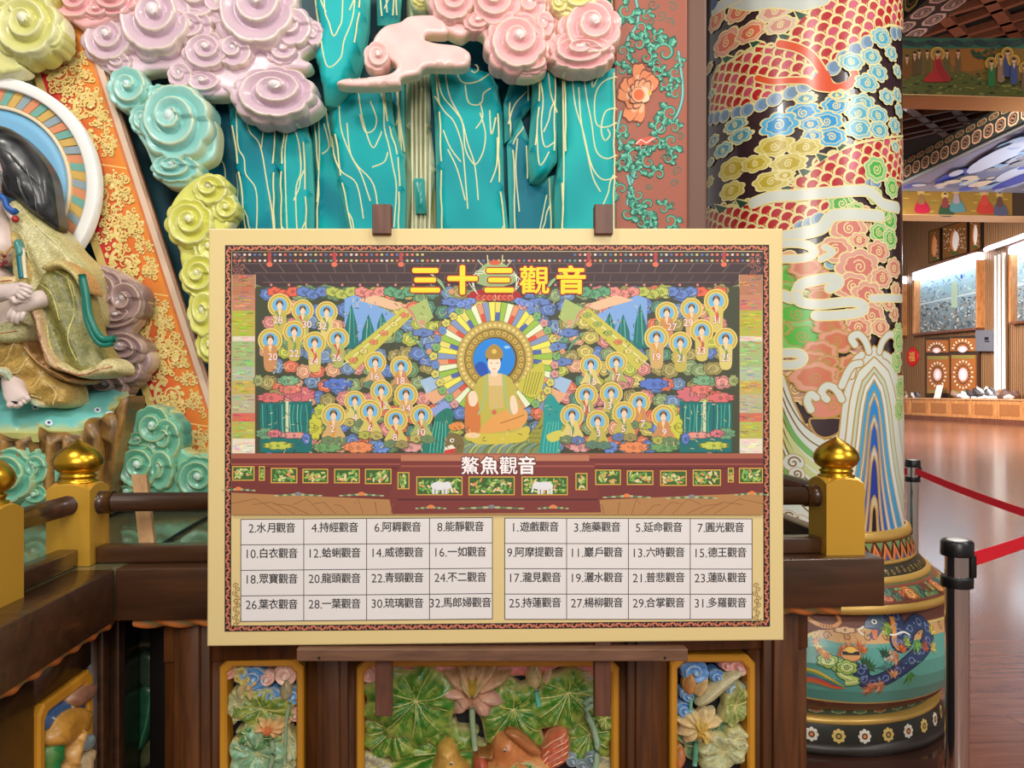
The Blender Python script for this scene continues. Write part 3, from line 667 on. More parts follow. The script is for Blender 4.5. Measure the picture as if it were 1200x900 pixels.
# --- narrow panel with cream lotus
for a in ((812, 784, 16, (96, 152, 214)), (838, 790, 9, (96, 152, 214)), (800, 829, 10, (96, 152, 214)), (803, 812, 8, (110, 164, 220)), (862, 778, 14, (226, 150, 140)), (848, 776, 8, (226, 150, 140)), (860, 806, 12, (140, 170, 190))):
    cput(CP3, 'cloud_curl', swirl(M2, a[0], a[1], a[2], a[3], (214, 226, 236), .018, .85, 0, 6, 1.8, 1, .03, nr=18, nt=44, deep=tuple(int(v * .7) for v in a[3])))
cput(CP3, 'leaf', relief(M2b, [(818, 828), (832, 812), (850, 796), (864, 788), (876, 790), (868, 800), (852, 814), (838, 826), (824, 832)], .03, 6, (186, 178, 138), .03, g=2.4, veins=[[(824, 826), (846, 808), (868, 792)]], vcol=(214, 206, 160), edge=(206, 196, 150)))
cput(CP3, 'leaf', lotus_leaf(M2b, 866, 832, 14, 26, .3, 6, .022, (120, 142, 62), (164, 170, 100), 31))
cput(CP3, 'leaf', lotus_leaf(M2b, 852, 886, 32, 22, -.4, 7, .026, (168, 172, 128), (196, 196, 150), 32)); cput(CP3, 'leaf', lotus_leaf(M2b, 866, 868, 13, 12, 0, 6, .034, (176, 180, 140), (200, 198, 156), 33))
cput(CP3, 'leaf', lotus_leaf(M2, 836, 868, 40, 30, 0, 7, .012, (60, 110, 80), (110, 150, 110), 34))
cput(CP3, 'lotus_bud', bud(M2b, 812, 806, 8, 13, (190, 132, 72), .1, .03)); cput(CP3, 'petal', petal(M2b, 820, 820, 834, 798, 11, (206, 176, 120), (204, 164, 110), .016))
for tx, ty, w in ((794, 848, 13), (797, 866, 15), (806, 876, 16), (842, 876, 16), (853, 848, 14), (843, 836, 13), (832, 834, 12), (813, 836, 13), (804, 838, 12), (822, 878, 9)):
    cput(CP3, 'petal', petal(M2b, 822, 856, tx, ty, w, (206, 176, 112), (226, 200, 150), .022))
for tx in (812, 822, 832): cput(CP3, 'petal', petal(M2b, 822, 860, tx, 842, 10, (190, 156, 60), (214, 180, 96), .036))
cput(CP3, 'seed_pod', swirl(M2b, 822, 861, 5, (206, 170, 70), (230, 200, 110), .05, 1, 0, 8, 1, 1, .02, nr=10, nt=30))
cput(CP3, 'stem', stem(M2b, [(813, 820), (812, 838)], 2.4, (110, 170, 150), .012)); cput(CP3, 'stem', stem(M2b, [(818, 872), (816, 900)], 3.2, (90, 160, 130), .02))
cput(CP3, 'lotus_bud', bud(M2b, 799, 893, 8, 14, (200, 120, 70), .2, .03))
# --- panel in the left return wall
ML = planeX(XL - .085, 1)
def MYZ(y, z, h=0.0): return np.stack([XL - .078 + np.asarray(h) + 0 * np.asarray(y), np.asarray(y) + 0 * np.asarray(h), np.asarray(z) + 0 * np.asarray(h)], -1)
f_ = ringframe(MYZ, octo(1.71, .45, 1.955, .925, .02), octo(1.738, .478, 1.927, .897, .016), -.05, .012); CP4 = mk('carved_panel', f_[0], f_[1], YEL, plat, smooth=False); CP4['label'] = 'panel in the side wall with a drooping ochre leaf'
cput(CP4, 'cloud_curl', relief(ML, [(72, 818), (96, 800), (104, 806), (100, 818), (82, 830)], .03, 5, (150, 104, 80), .03, g=3, edge=(200, 160, 120)))
cput(CP4, 'cloud_band', relief(ML, [(50, 836), (70, 822), (98, 816), (100, 850), (50, 856)], .012, 4, (64, 104, 156), .03, g=4, veins=[[(54, 840), (66, 848)], [(78, 826), (84, 846)]], vcol=(214, 220, 220), vw=1.6))
cput(CP4, 'leaf', relief(ML, [(50, 862), (60, 840), (80, 828), (96, 834), (94, 848), (88, 862), (76, 868), (62, 876), (50, 874)], .04, 8, (190, 134, 50), .03, g=3, edge=(210, 160, 80)))
cput(CP4, 'leaf', relief(ML, [(50, 878), (66, 872), (62, 930), (50, 940)], .03, 6, (30, 116, 60), .03, g=4, edge=(120, 150, 70)))
cput(CP4, 'stem', relief(ML, [(64, 905), (70, 872), (78, 850), (82, 852), (74, 884), (70, 940)], .05, 3, (200, 150, 80), .03, g=3))
cput(CP4, 'leaf', relief(ML, [(80, 870), (98, 858), (102, 870), (96, 880), (82, 882)], .03, 5, (150, 166, 170), .03, g=3, edge=(200, 206, 200)))
cput(CP4, 'petal', relief(ML, [(76, 940), (84, 892), (102, 876), (100, 890), (90, 930)], .035, 5, (206, 176, 130), .03, g=3, edge=(226, 206, 170)))
# dark carved panel set back in the corner
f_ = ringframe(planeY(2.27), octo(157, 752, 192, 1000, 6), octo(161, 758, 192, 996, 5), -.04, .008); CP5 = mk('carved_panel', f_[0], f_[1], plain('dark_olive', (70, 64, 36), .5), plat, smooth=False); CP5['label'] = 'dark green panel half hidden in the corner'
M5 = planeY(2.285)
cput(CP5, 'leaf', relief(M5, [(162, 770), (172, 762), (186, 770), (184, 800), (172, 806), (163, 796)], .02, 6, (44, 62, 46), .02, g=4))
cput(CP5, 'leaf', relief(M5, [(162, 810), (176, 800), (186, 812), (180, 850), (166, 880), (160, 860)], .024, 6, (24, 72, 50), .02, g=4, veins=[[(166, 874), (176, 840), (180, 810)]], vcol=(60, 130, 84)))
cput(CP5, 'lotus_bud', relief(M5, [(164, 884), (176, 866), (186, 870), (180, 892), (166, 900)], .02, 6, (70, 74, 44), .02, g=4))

# ---------------------------------------------------------------- railing on the platform
rail = thing('wooden_railing', 'low brown railing with square gold posts along the platform edge', 'railing', (0, 2.0, PZ))
def rbar(name, a, b, r): t = tube([a, b], r, 20); return mk(name, t[0], t[1], WOODR, rail)
PX_ = (-.965, 1.01); PY_ = 2.01; hw = .052
def post(x, y):
    z0, z1 = PZ, 1.372
    # square shaft whose four faces end in shallow arches
    n = 8; prof = [(-hw + 2 * hw * i / n) for i in range(n + 1)]
    V, Fc = [], []
    ring_ = []
    for s in range(4):
        for i in range(n):
            u = prof[i]; zt = z1 - .014 * (abs(u) / hw) ** 2.2
            p = [(u, -hw), (hw, u), (-u, hw), (-hw, -u)][s]; ring_.append((p[0], p[1], zt))
    m = len(ring_)
    V = [(a, b, z0) for a, b, _ in ring_] + ring_ + [(a * .93, b * .93, z + .003) for a, b, z in ring_] + [(a * .55, b * .55, z1 + .004) for a, b, z in ring_]
    for k in range(3): Fc += [(k * m + i, k * m + (i + 1) % m, (k + 1) * m + (i + 1) % m, (k + 1) * m + i) for i in range(m)]
    Fc.append(tuple(range(3 * m, 4 * m)))
    V = [(a + x, b + y, z) for a, b, z in V]
    o = mk('post', V, Fc, GOLDP, rail, smooth=False); o['label'] = 'square gold post'
    zb = z1 + .002
    pr = [(.045, zb - .006), (.047, zb), (.047, zb + .004), (.040, zb + .006), (.040, zb + .012), (.043, zb + .014), (.043, zb + .018), (.036, zb + .022)]
    for h_, r_ in ((.028, .046), (.036, .054), (.047, .0585), (.058, .0575), (.070, .052), (.082, .041), (.092, .027), (.100, .013), (.106, .004), (.108, .0005)): pr.append((r_, zb + h_))
    l = lathe(pr, (x, y), 40); f = mk('finial', l[0], l[1], GOLD, o); f['label'] = 'onion shaped gold finial'
    return o
for x, y in ((PX_[0], PY_), (PX_[1], PY_), (PX_[0], 1.62)): post(x, y)
HZ = 1.322
rbar('handrail', (PX_[0] + hw, PY_, HZ), (PX_[1] - hw, PY_, HZ), .024)
rbar('handrail', (PX_[0], 1.62 + hw, HZ), (PX_[0], PY_ - hw, HZ), .024)
rbar('handrail', (PX_[0], .85, HZ), (PX_[0], 1.62 - hw, HZ), .024)
rbar('handrail', (PX_[1], PY_ + hw, HZ), (PX_[1], 3.25, HZ), .024)
for cx_, cy_, d in ((PX_[0] + hw, PY_, (1, 0)), (PX_[1] - hw, PY_, (-1, 0))):
    t = tube([(cx_, cy_, HZ), (cx_ + d[0] * .035, cy_, HZ)], .029, 20); mk('rail_collar', t[0], t[1], WOODR, rail)
for b_ in (box(PX_[0] + hw, PX_[1] - hw, 1.985, 2.035, PZ, PZ + .042, .004), box(PX_[1] - .025, PX_[1] + .025, PY_ + hw, 3.25, PZ, PZ + .042, .004), box(PX_[0] - .025, PX_[0] + .025, 1.62 + hw, PY_ - hw, PZ, PZ + .042, .004), box(PX_[0] - .025, PX_[0] + .025, .85, 1.62 - hw, PZ, PZ + .042, .004)):
    mk('base_rail', b_[0], b_[1], WOODR, rail)
# tan batten leaning behind the handrail and a cable on the stage floor
a0, a1 = pt(planeY(2.14), 174, 640), pt(planeY(2.2), 164, 556)
b_ = [np.array(a0), np.array(a1)]; u = np.array([.02, 0, 0]); v = np.array([0, .008, 0])
V = [q + su * u + sv * v for q in b_ for su, sv in ((-1, -1), (1, -1), (1, 1), (-1, 1))]
V = np.array(V); V[:4, 2] = PZ
tag(mk('wooden_batten', V, [(0, 1, 2, 3), (7, 6, 5, 4), (0, 4, 5, 1), (1, 5, 6, 2), (2, 6, 7, 3), (3, 7, 4, 0)], wood('batten_wood', (176, 132, 88), (206, 164, 116), .6, 4, (14, 14, 2), 0), smooth=False), 'short tan wooden batten standing behind the brown handrail', 'batten')
mz = planeZ(PZ + .005)
t = tube([pt(mz, 186, 640), pt(mz, 205, 628), pt(mz, 225, 616), pt(mz, 245, 605), pt(mz, 290, 596)], .005, 8)
tag(mk('cable', t[0], t[1], plain('black_rubber', (16, 16, 16), .5)), 'thin black cable lying on the stage floor behind the railing', 'cable')
# ---------------------------------------------------------------- display board on its easel
SK, SM, SY0 = -.047, .0085, 1.84
def MS(px, py, h=0.0):
    x, y, z = _ray(px, py)
    t = (SY0 + SM * (EYE - 1.3)) / (y - SK * x - SM * z)
    return np.stack([x * t, y * t - np.asarray(h), EYE + z * t], -1)
board = thing('display_board', 'large cream framed picture board of a temple mural with name tables', 'sign', tuple(MS(580, 755)))
C4 = np.array([(245, 268), (917, 268), (918, 750), (243, 757)], float)
Vf = MS(C4[:, 0], C4[:, 1], 0); Vm = MS(C4[:, 0] + np.array([1.2, -1.2, -1.2, 1.2]), C4[:, 1] + np.array([1.2, 1.2, -1.2, -1.2]), .0012); Vb = Vf + np.array([0, .012, 0])
q = lambda a, b: [(a + i, a + (i + 1) % 4, b + (i + 1) % 4, b + i) for i in range(4)]
mk('board_panel', np.concatenate([Vm, Vf, Vb]), [(0, 1, 2, 3)] + q(0, 4) + q(4, 8) + [(11, 10, 9, 8)], plain('cream_board', (222, 200, 142), .45), board, smooth=False)
H0 = .0017
def warp(P):  # the print hangs a touch lower on its near side
    return P
# border
p = Paint()
bo = [(264, 287.5), (901, 287), (902, 734), (263.5, 740)]; bi = [(271.5, 294.5), (893.5, 294), (894.5, 727), (271, 733)]
p._add(np.array(bo + bi), [(i, (i + 1) % 4, 4 + (i + 1) % 4, 4 + i) for i in range(4)], (40, 24, 28))
def along(a, b, sp=10.6, w=(206, 118, 88)):
    a, b = np.array(a), np.array(b); L_ = np.hypot(*(b - a)); n = int(round(L_ / sp)); u = (b - a) / L_; v = np.array([-u[1], u[0]])
    for i in range(n):
        c = a + u * L_ * (i + .5) / n; s = 1 if i % 2 else -1; f = L_ / n
        p.line([c - u * f * .5 + v * 1.8 * s, c - u * f * .2 - v * 1.6 * s, c + u * f * .2 - v * 1.4 * s, c + u * f * .5 + v * 1.6 * s], 1.5, w, 3, layer=2)
        p.line([c - v * 1.5 * s, c + u * 2.2 + v * .8 * s, c + u * .4 + v * 2.4 * s], 1.0, w, 2, layer=3)
        p.line([c - u * 2 - v * .5 * s, c - u * 3.6 + v * 1.8 * s], .9, w, layer=4)
def mid(k): return [tuple((np.array(bo[i]) + np.array(bi[i])) / 2) for i in (k, (k + 1) % 4)]
for k in range(4): along(*mid(k))
p.build('printed_border', MS, board, PRINT, .00002, H0)
# the printed picture
p = Paint()
r_ = random.Random(11)
p.rect(272, 295, 893.5, 603, (122, 128, 84), 0)
# ceiling of the pictured hall
p.poly([(272, 295), (893.5, 295), (893.5, 322), (852, 338), (312, 338), (272, 322)], (62, 46, 50))
for k in range(30):
    x = 300 + k * 20
    p.line([(x + (x - 580) * .06, 309), (x - 6 if x < 580 else x + 6, 320)], .8, (120, 96, 90)); p.line([(x - (x - 580) * .03, 322), (x - 5 - (x - 580) * .08 if x < 580 else x + 5 - (x - 580) * .08, 332)], .7, (104, 84, 80))
for y, x0, x1 in ((309, 286, 880), (320, 298, 866), (331, 308, 856)): p.line([(x0, y), (x1, y)], .8, (112, 88, 82))
for y in (298, 305):
    for k in range(104):
        x = 275 + k * 5.95
        if 500 < x < 668 and y == 298: continue
        p.ell(x, y + .6, 1.8, 1.5, r_.choice([(226, 120, 96), (200, 190, 120), (110, 150, 140), (224, 200, 190), (90, 110, 160), (214, 96, 70)]), 7)
for x in (316, 392, 470, 690, 768, 848):
    p.rect(x - 2, 296, x + 2, 306, (176, 60, 60)); p.ell(x, 310, 3.6, 3, (222, 110, 80), 9)
for k in range(26): p.ell(318 + k * 20.8, 334, 1.6, 1.6, (206, 130, 120), 7)
# side columns and posts
for sx in (0, 1):
    fx = (lambda x: x) if not sx else (lambda x: 1165.5 - x)
    p.rect(*sorted((fx(272), fx(300)))[:1], 322, sorted((fx(272), fx(300)))[1], 534, (176, 160, 120))
    bands = [(322, 346, (176, 120, 90)), (346, 364, (190, 130, 100)), (364, 394, (176, 176, 70)), (394, 400, (214, 206, 190)), (400, 430, (160, 180, 120)), (430, 446, (170, 186, 150)), (446, 462, (190, 170, 90)), (462, 484, (180, 176, 140)), (484, 494, (204, 110, 90)), (494, 514, (180, 176, 84)), (514, 532, (226, 220, 196))]
    for a, b, c in bands:
        xs = sorted((fx(272.5), fx(299))); p.rect(xs[0], a, xs[1], b, c)
        for k in range(int((b - a) * 1.0)):
            x = r_.uniform(xs[0] + 3, xs[1] - 4); y = r_.uniform(a + 1, b - 1.5); cc = tuple(max(0, min(255, v + r_.randint(-60, 50))) for v in c)
            p.line([(x - 4, y), (x, y + r_.uniform(-1.4, 1.4)), (x + 3.5, y)], 1.0, cc, 2)
    xs = sorted((fx(299), fx(311))); p.rect(xs[0], 338, xs[1], 532, (134, 66, 62)); xs = sorted((fx(301.5), fx(309))); p.rect(xs[0], 350, xs[1], 528, (150, 106, 92))
    for k in range(15): p.cloud(fx(305.4), 356 + k * 11.6, 3.2, 3.6, r_.choice([(90, 130, 120), (206, 110, 90), (110, 140, 190), (110, 130, 90)]), (70, 60, 50), None, 5, .5)
# mural of coloured clouds
PAL = [(206, 112, 84), (92, 120, 176), (172, 178, 76), (196, 130, 124), (104, 136, 92), (206, 156, 124), (130, 150, 104), (110, 136, 170), (184, 172, 92), (84, 130, 110), (150, 140, 84)]
p.rect(300, 336, 866, 532, (64, 70, 50))
for ps in range(6):
    for row in range(11):
        for k in range(34):
            if (row % 2) * 3 + k % 3 != ps: continue
            x = 316 + k * 16 + (row % 2) * 8 + r_.uniform(-4, 4); y = 345 + row * 17.5 + r_.uniform(-4, 4)
            if math.hypot(x - 580, y - 420) < 56 or x > 848: continue
            c = r_.choice(PAL); d = tuple(int(v * .62) for v in c)
            p.cloud(x, y, r_.uniform(9, 12), r_.uniform(7.5, 9.5), c, d, tuple(min(255, int(v * 1.12 + 12)) for v in c), r_.choice((5, 6, 7)), .8, r_.choice((1, -1)), 0, r_.random() * 6)
for k, c in enumerate(((222, 100, 76), (100, 130, 196), (180, 190, 90), (224, 140, 130), (96, 160, 120))):
    for s in (0, 1):
        for j in range(3):
            x = 322 + k * 34 + j * 11; x = 1165 - x if s else x
            p.cloud(x, 342 + (j % 2) * 3, 9, 6, c, tuple(int(v * .6) for v in c), None, 6, .8, 1, 0, j)
for s in (0, 1):
    fx = (lambda x: x) if not s else (lambda x: 1162 - x)
    p.poly([(fx(404), 350), (fx(416), 346), (fx(470), 372), (fx(420), 400), (fx(404), 380)], (124, 166, 222))
    p.poly([(fx(420), 352), (fx(440), 346), (fx(478), 358), (fx(462), 364)], (226, 186, 150))
    for cx_, cy_, w_, hh in ((412, 382, 9, 26), (432, 388, 9, 20), (448, 380, 7, 14)):
        p.poly([(fx(cx_ - w_), cy_ + hh), (fx(cx_ - w_ * .8), cy_), (fx(cx_), cy_ - hh), (fx(cx_ + w_ * .7), cy_ - 2), (fx(cx_ + w_), cy_ + hh)], (24, 112, 110)); p.line([(fx(cx_ - 1), cy_ - hh + 6), (fx(cx_ - 3), cy_ + hh - 4)], 1.2, (110, 180, 160)); p.line([(fx(cx_ + 2), cy_ - hh + 8), (fx(cx_ + 4), cy_ + hh - 6)], 1, (60, 150, 140))
    # slanting light beams
    p.poly([(fx(474), 360), (fx(486), 368), (fx(416), 434), (fx(402), 420)], (196, 190, 80)); p.line([(fx(402), 428), (fx(482), 362)], 1, (240, 236, 200))
    for k in range(6): p.cloud(fx(414 + k * 12), 422 - k * 10.5, 5.4, 3.4, r_.choice([(222, 130, 90), (150, 176, 90), (222, 210, 120)]), (140, 120, 50), None, 5, .5)
    p.poly([(fx(478), 362), (fx(500), 350), (fx(508), 372), (fx(492), 386)], (166, 186, 110))
    p.poly([(fx(492), 446), (fx(520), 436), (fx(522), 448), (fx(500), 462)], (160, 190, 220)); p.poly([(fx(498), 462), (fx(526), 450), (fx(530), 460), (fx(508), 474)], (224, 170, 130)); p.poly([(fx(504), 480), (fx(532), 464), (fx(538), 472), (fx(512), 492)], (140, 160, 220))
    # flying robes
    for (x, y), c in (((500, 392), (200, 214, 180)), ((486, 376), (216, 150, 130)), ((520, 340), (150, 190, 140)), ((494, 410), (110, 160, 120))):
        for k in range(4): p.line([(fx(x - 16 + 2 * k), y - 20 + 2 * k), (fx(x - 6 + k), y - 10), (fx(x + 4), y + 3), (fx(x + 12), y + 12 - k)], 2.6 - .3 * k, tuple(min(255, v + 16 * (k % 2) - 12 * k) for v in c), 4, True)
        p.ell(fx(x + 9), y + 2, 3.4, 3.6, (206, 150, 110), 9); p.cloud(fx(x + 10), y + 14, 14, 5, (100, 130, 190), (70, 80, 120), None, 6, .7)
    # green cliff and waterfall
    p.poly([(fx(305), 472), (fx(366), 470), (fx(366), 530), (fx(305), 530)], (18, 110, 108))
    for k in range(13): x = 308 + k * 4.6; p.line([(fx(x), 474), (fx(x + r_.uniform(-2, 2)), 490), (fx(x + 1), 512)], 1, r_.choice([(70, 170, 150), (130, 196, 170), (12, 80, 84)]), 3)
    p.rect(*( (fx(335), 470, fx(338.5), 512) if not s else (fx(338.5), 470, fx(335), 512)), (206, 214, 170))
    for x, y, rx, ry, c in ((318, 466, 17, 6, (214, 110, 110)), (352, 462, 18, 9, (206, 110, 120)), (340, 456, 14, 6, (222, 120, 110)), (312, 508, 12, 7, (110, 160, 120)), (345, 510, 20, 4, (222, 150, 140)), (322, 508, 9, 5, (214, 120, 130)), (326, 522, 18, 5, (190, 200, 80)), (359, 514, 5, 7, (100, 130, 210)), (303, 446, 6, 7, (160, 170, 110)), (338, 446, 14, 6, (120, 170, 130)), (396, 450, 18, 7, (90, 120, 200)), (370, 500, 8, 16, (200, 200, 70)), (376, 482, 8, 9, (190, 200, 80)), (384, 524, 18, 6, (110, 160, 100)), (420, 524, 18, 7, (230, 140, 90)), (448, 524, 10, 7, (110, 150, 220)), (482, 524, 14, 6, (222, 160, 160))):
        p.cloud(fx(x), y, rx, ry, c, tuple(int(v * .6) for v in c), None, 8, .8); p.spiral(fx(x - rx * .5), y, ry * .5, .7, tuple(int(v * .6) for v in c), 1.5)
# sunburst
for k in range(56):
    a = 2 * math.pi * k / 56; b = 2 * math.pi * (k + 1) / 56
    c = ((226, 214, 110), (150, 190, 70), (226, 236, 200), (222, 150, 110), (130, 150, 190), (236, 226, 90))[k % 6]
    p._add(np.array([(580 + 44 * math.cos(a), 421 + 44 * math.sin(a)), (580 + 67 * math.cos(a), 421 + 67 * math.sin(a)), (580 + 67 * math.cos(b), 421 + 67 * math.sin(b)), (580 + 44 * math.cos(b), 421 + 44 * math.sin(b))]), [(0, 1, 2, 3)], c)
    p.line([(580 + 45 * math.cos(a), 421 + 45 * math.sin(a)), (580 + 67 * math.cos(a), 421 + 67 * math.sin(a))], .6, (90, 110, 60))
    if k % 3 == 0: p._add(np.array([(580 + 45 * math.cos(a), 421 + 45 * math.sin(a)), (580 + 55 * math.cos(a + .02), 421 + 55 * math.sin(a + .02)), (580 + 55 * math.cos(b), 421 + 55 * math.sin(b)), (580 + 45 * math.cos(b), 421 + 45 * math.sin(b))]), [(0, 1, 2, 3)], (214, 80, 60) if k % 2 else (80, 100, 170))
for sx in (-1, 1):
    for k in range(14): p.cloud(580 + sx * (70 + 2 * (k % 2)) * math.cos(-1.1 + k * .15), 421 + 70 * math.sin(-1.1 + k * .15), 5, 5, r_.choice([(100, 140, 210), (216, 150, 150), (120, 180, 110), (214, 206, 100)]), (110, 110, 80), None, 5, .6)
p.ell(580, 421, 45, 45, (112, 92, 34), 48); p.ring(580, 421, 36, 44.5, (190, 164, 84), 48); p.ring(580, 421, 26, 35, (160, 136, 60), 48)
for k in range(44): a = k * math.pi / 22; p.ell(580 + 40 * math.cos(a), 421 + 40 * math.sin(a), 2, 2, (224, 206, 130), 7)
for k in range(26): a = k * math.pi / 13; p.cloud(580 + 31 * math.cos(a), 421 + 31 * math.sin(a), 3.4, 3.4, (206, 176, 84), (110, 86, 30), None, 5, .5)
p.ell(580, 421, 26, 26, (96, 74, 28), 36); p.ell(579, 421, 24.5, 24.5, (22, 132, 222), 36); p.poly([(556, 430), (562, 424), (570, 428), (572, 444), (562, 440)], (20, 80, 180), 3); p.cloud(594, 407, 4, 2, (150, 200, 240), (90, 170, 235), None, 5, .5, spir=False)
# red scroll with pendant dragon above
p.poly([(548, 346), (560, 340), (600, 340), (610, 346), (606, 350), (552, 350)], (166, 30, 34), 3)
for k in range(7): p.cloud(562 + k * 6, 349, 5, 4, (214, 90, 70), (140, 40, 34), None, 5, .6)
for sx in (-1, 1):
    for k in range(3): p.cloud(580 + sx * (28 + 6 * k), 353 + 2 * k, 6, 4, (120, 150, 220), (80, 100, 160), None, 5, .6)
p.poly([(560, 318), (572, 308), (588, 308), (600, 318), (604, 330), (588, 336), (572, 336), (556, 330)], (150, 176, 120), 3); p.ell(571, 318, 5, 4, (200, 210, 160), 10); p.ell(589, 318, 5, 4, (200, 210, 160), 10); p.ell(580, 308, 7, 3, (206, 90, 60), 10)
for sx in (-1, 1):
    for k in range(4): p.line([(580 + sx * (10 + 4 * k), 320 + k), (580 + sx * (22 + 3 * k), 318 + 4 * k), (580 + sx * (26 - 2 * k), 336 + 3 * k)], .9, (226, 226, 206), 3)
    p.line([(580 + sx * 8, 310), (580 + sx * 9, 299)], 1.2, (214, 206, 160)); p.line([(580 + sx * 14, 312), (580 + sx * 20, 305)], 1, (214, 206, 160))
# big crowned seated figure on a scaled fish
p.poly([(628, 500), (636, 480), (632, 462), (614, 456), (606, 444), (622, 452), (636, 448), (638, 434), (634, 470), (642, 500), (634, 530), (618, 532), (612, 516)], (150, 150, 60), 3)
for k in range(8):
    for j in range(3): p.ring(620 + j * 5 + (k % 2) * 2, 484 + k * 5.5, 1.6, 2.3, (96, 96, 40), 8, .3, 2.8)
p.poly([(606, 454), (618, 438), (634, 424), (638, 436), (634, 458), (622, 466)], (196, 190, 70), 3)
for k in range(6): p.line([(612 + k * 3, 462), (618 + k * 3.4, 436)], .8, (130, 120, 40))
p.poly([(500, 530), (512, 514), (516, 504), (530, 506), (560, 518), (600, 512), (626, 520), (634, 534), (590, 538), (520, 538)], (122, 140, 90), 3)
for k in range(16): p.line([(538 + k * 5.4, 534), (544 + k * 5.4, 524), (552 + k * 5.4, 520)], 1.3, r_.choice([(170, 184, 130), (80, 110, 70), (200, 200, 130), (110, 150, 180)]), 3)
p.poly([(510, 530), (512, 518), (524, 508), (540, 510), (544, 524), (536, 536), (516, 538)], (120, 104, 60), 3); p.poly([(512, 531), (522, 524), (534, 524), (530, 532), (516, 535)], (206, 60, 56), 3); p.poly([(514, 526), (530, 521), (534, 525), (518, 528)], (236, 230, 210)); p.ell(530, 516, 3, 2.4, (240, 236, 220), 9); p.ell(530, 516, 1.3, 1.3, (20, 20, 20), 7); p.ell(519, 515, 5, 3, (206, 110, 70), 9)
for s, c in ((-1, (24, 120, 104)), (1, (30, 150, 146))):
    x = 516 if s < 0 else 648
    p.poly([(x - 22, 535), (x - 18, 514), (x - 8, 500), (x - 6, 488), (x + 8, 478), (x + 16, 486), (x + 10, 506), (x + 4, 520), (x + 2, 535)] if s < 0 else [(x - 16, 535), (x - 12, 500), (x - 10, 470), (x - 2, 462), (x + 8, 474), (x + 20, 478), (x + 10, 500), (x + 8, 520), (x + 6, 535)], c, 3)
    for k in range(5): p.line([(x - 12 + k * 4, 530), (x - 10 + k * 4, 512), (x - 6 + k * 3, 494)], 1, (90, 190, 170), 3)
p.poly([(526, 498), (540, 494), (544, 502), (530, 504)], (222, 140, 70), 3); p.poly([(640, 510), (656, 504), (660, 512), (646, 518)], (206, 200, 90), 3)
p.poly([(544, 512), (556, 504), (604, 502), (620, 500), (616, 516), (590, 520), (560, 520)], (206, 190, 70), 3)
p.poly([(560, 446), (572, 438), (588, 438), (600, 446), (608, 470), (614, 492), (604, 506), (560, 508), (548, 508), (548, 480), (554, 462)], (188, 178, 76), 3)
p.poly([(546, 466), (556, 460), (562, 480), (562, 506), (546, 508)], (206, 120, 60), 3); p.poly([(580, 486), (606, 478), (618, 484), (612, 500), (584, 506), (562, 506)], (224, 160, 84), 3); p.line([(586, 496), (604, 490), (614, 486)], 1, (160, 100, 40), 3)
p.poly([(572, 438), (588, 438), (590, 476), (574, 478)], (226, 196, 150)); p.poly([(572, 452), (589, 452), (590, 478), (573, 480)], (206, 180, 110)); p.ell(579, 483, 3, 3, (206, 100, 80), 8)
for sx in (-1, 1): p.line([(580 + sx * 10, 440), (580 + sx * 13, 470), (580 + sx * 20, 486)], 1.8, (150, 190, 140), 4)
p.poly([(549, 462), (556, 458), (560, 468), (556, 476), (550, 474)], (240, 212, 186), 3); p.poly([(598, 466), (603, 464), (607, 480), (602, 486), (598, 478)], (240, 212, 186), 3); p.ell(554, 510, 9, 3.4, (236, 206, 160), 10)
p.ell(579, 419, 9.5, 9, (70, 54, 36), 16); p.ell(579, 426, 7.6, 11, (246, 222, 198), 18); p.rect(575, 434, 583, 441, (240, 212, 186))
p.poly([(569, 418), (570, 410), (579, 403), (588, 410), (589, 418), (584, 421), (574, 421)], (170, 136, 60), 2); p.ell(579, 412, 3, 3, (226, 190, 90), 8)
for ex in (575.5, 582.5): p.line([(ex - 1.6, 425), (ex, 425.8), (ex + 1.6, 425)], .6, (90, 60, 50))
p.line([(577, 432), (579, 432.6), (581, 432)], .8, (190, 90, 80))
# the small haloed figures
RB = [(206, 190, 100), (190, 176, 84), (206, 170, 110), (170, 176, 100), (214, 200, 120), (196, 140, 90)]
figs = [(328, 358, 14, 1), (355, 364, 13, 1), (383, 366, 13, 1), (317, 399, 14.5, 1), (345, 389, 13.5, 1), (369, 402, 13.5, 1), (396, 397, 13.5, 1), (440, 425, 13, 0), (470, 430, 13, 0), (447, 458, 13, 0), (476, 463, 14, 0), (416, 470, 12.5, 0), (434, 482, 14, 0), (391, 487, 14.5, 0), (464, 492, 14, 0), (494, 487, 13.5, 0),
        (839, 353, 14.5, 1), (810, 362, 13, 1), (781, 367, 13.5, 1), (769, 396, 14.5, 1), (797, 402, 13.5, 1), (822, 388, 14, 1), (850, 398, 14, 1), (692, 428, 13, 0), (722, 425, 13, 0), (687, 463, 13.5, 0), (716, 461, 13.5, 0), (670, 487, 14, 0), (700, 494, 13.5, 0), (731, 484, 14, 0), (749, 472, 13, 0), (777, 488, 14, 0)]
for i, (x, y, k, st) in enumerate(sorted(figs, key=lambda f: f[1])):
    p.figure(x, y, k, RB[i % 6], stand=st, sash=[(196, 90, 70), (110, 150, 90), (214, 150, 60)][i % 3])
    if not st: p.cloud(x - 6, y + k * 2.0, 9, 5, r_.choice(PAL), (110, 100, 80), None, 6, .7); p.cloud(x + 7, y + k * 2.05, 9, 5, r_.choice(PAL), (110, 100, 80), None, 6, .7)
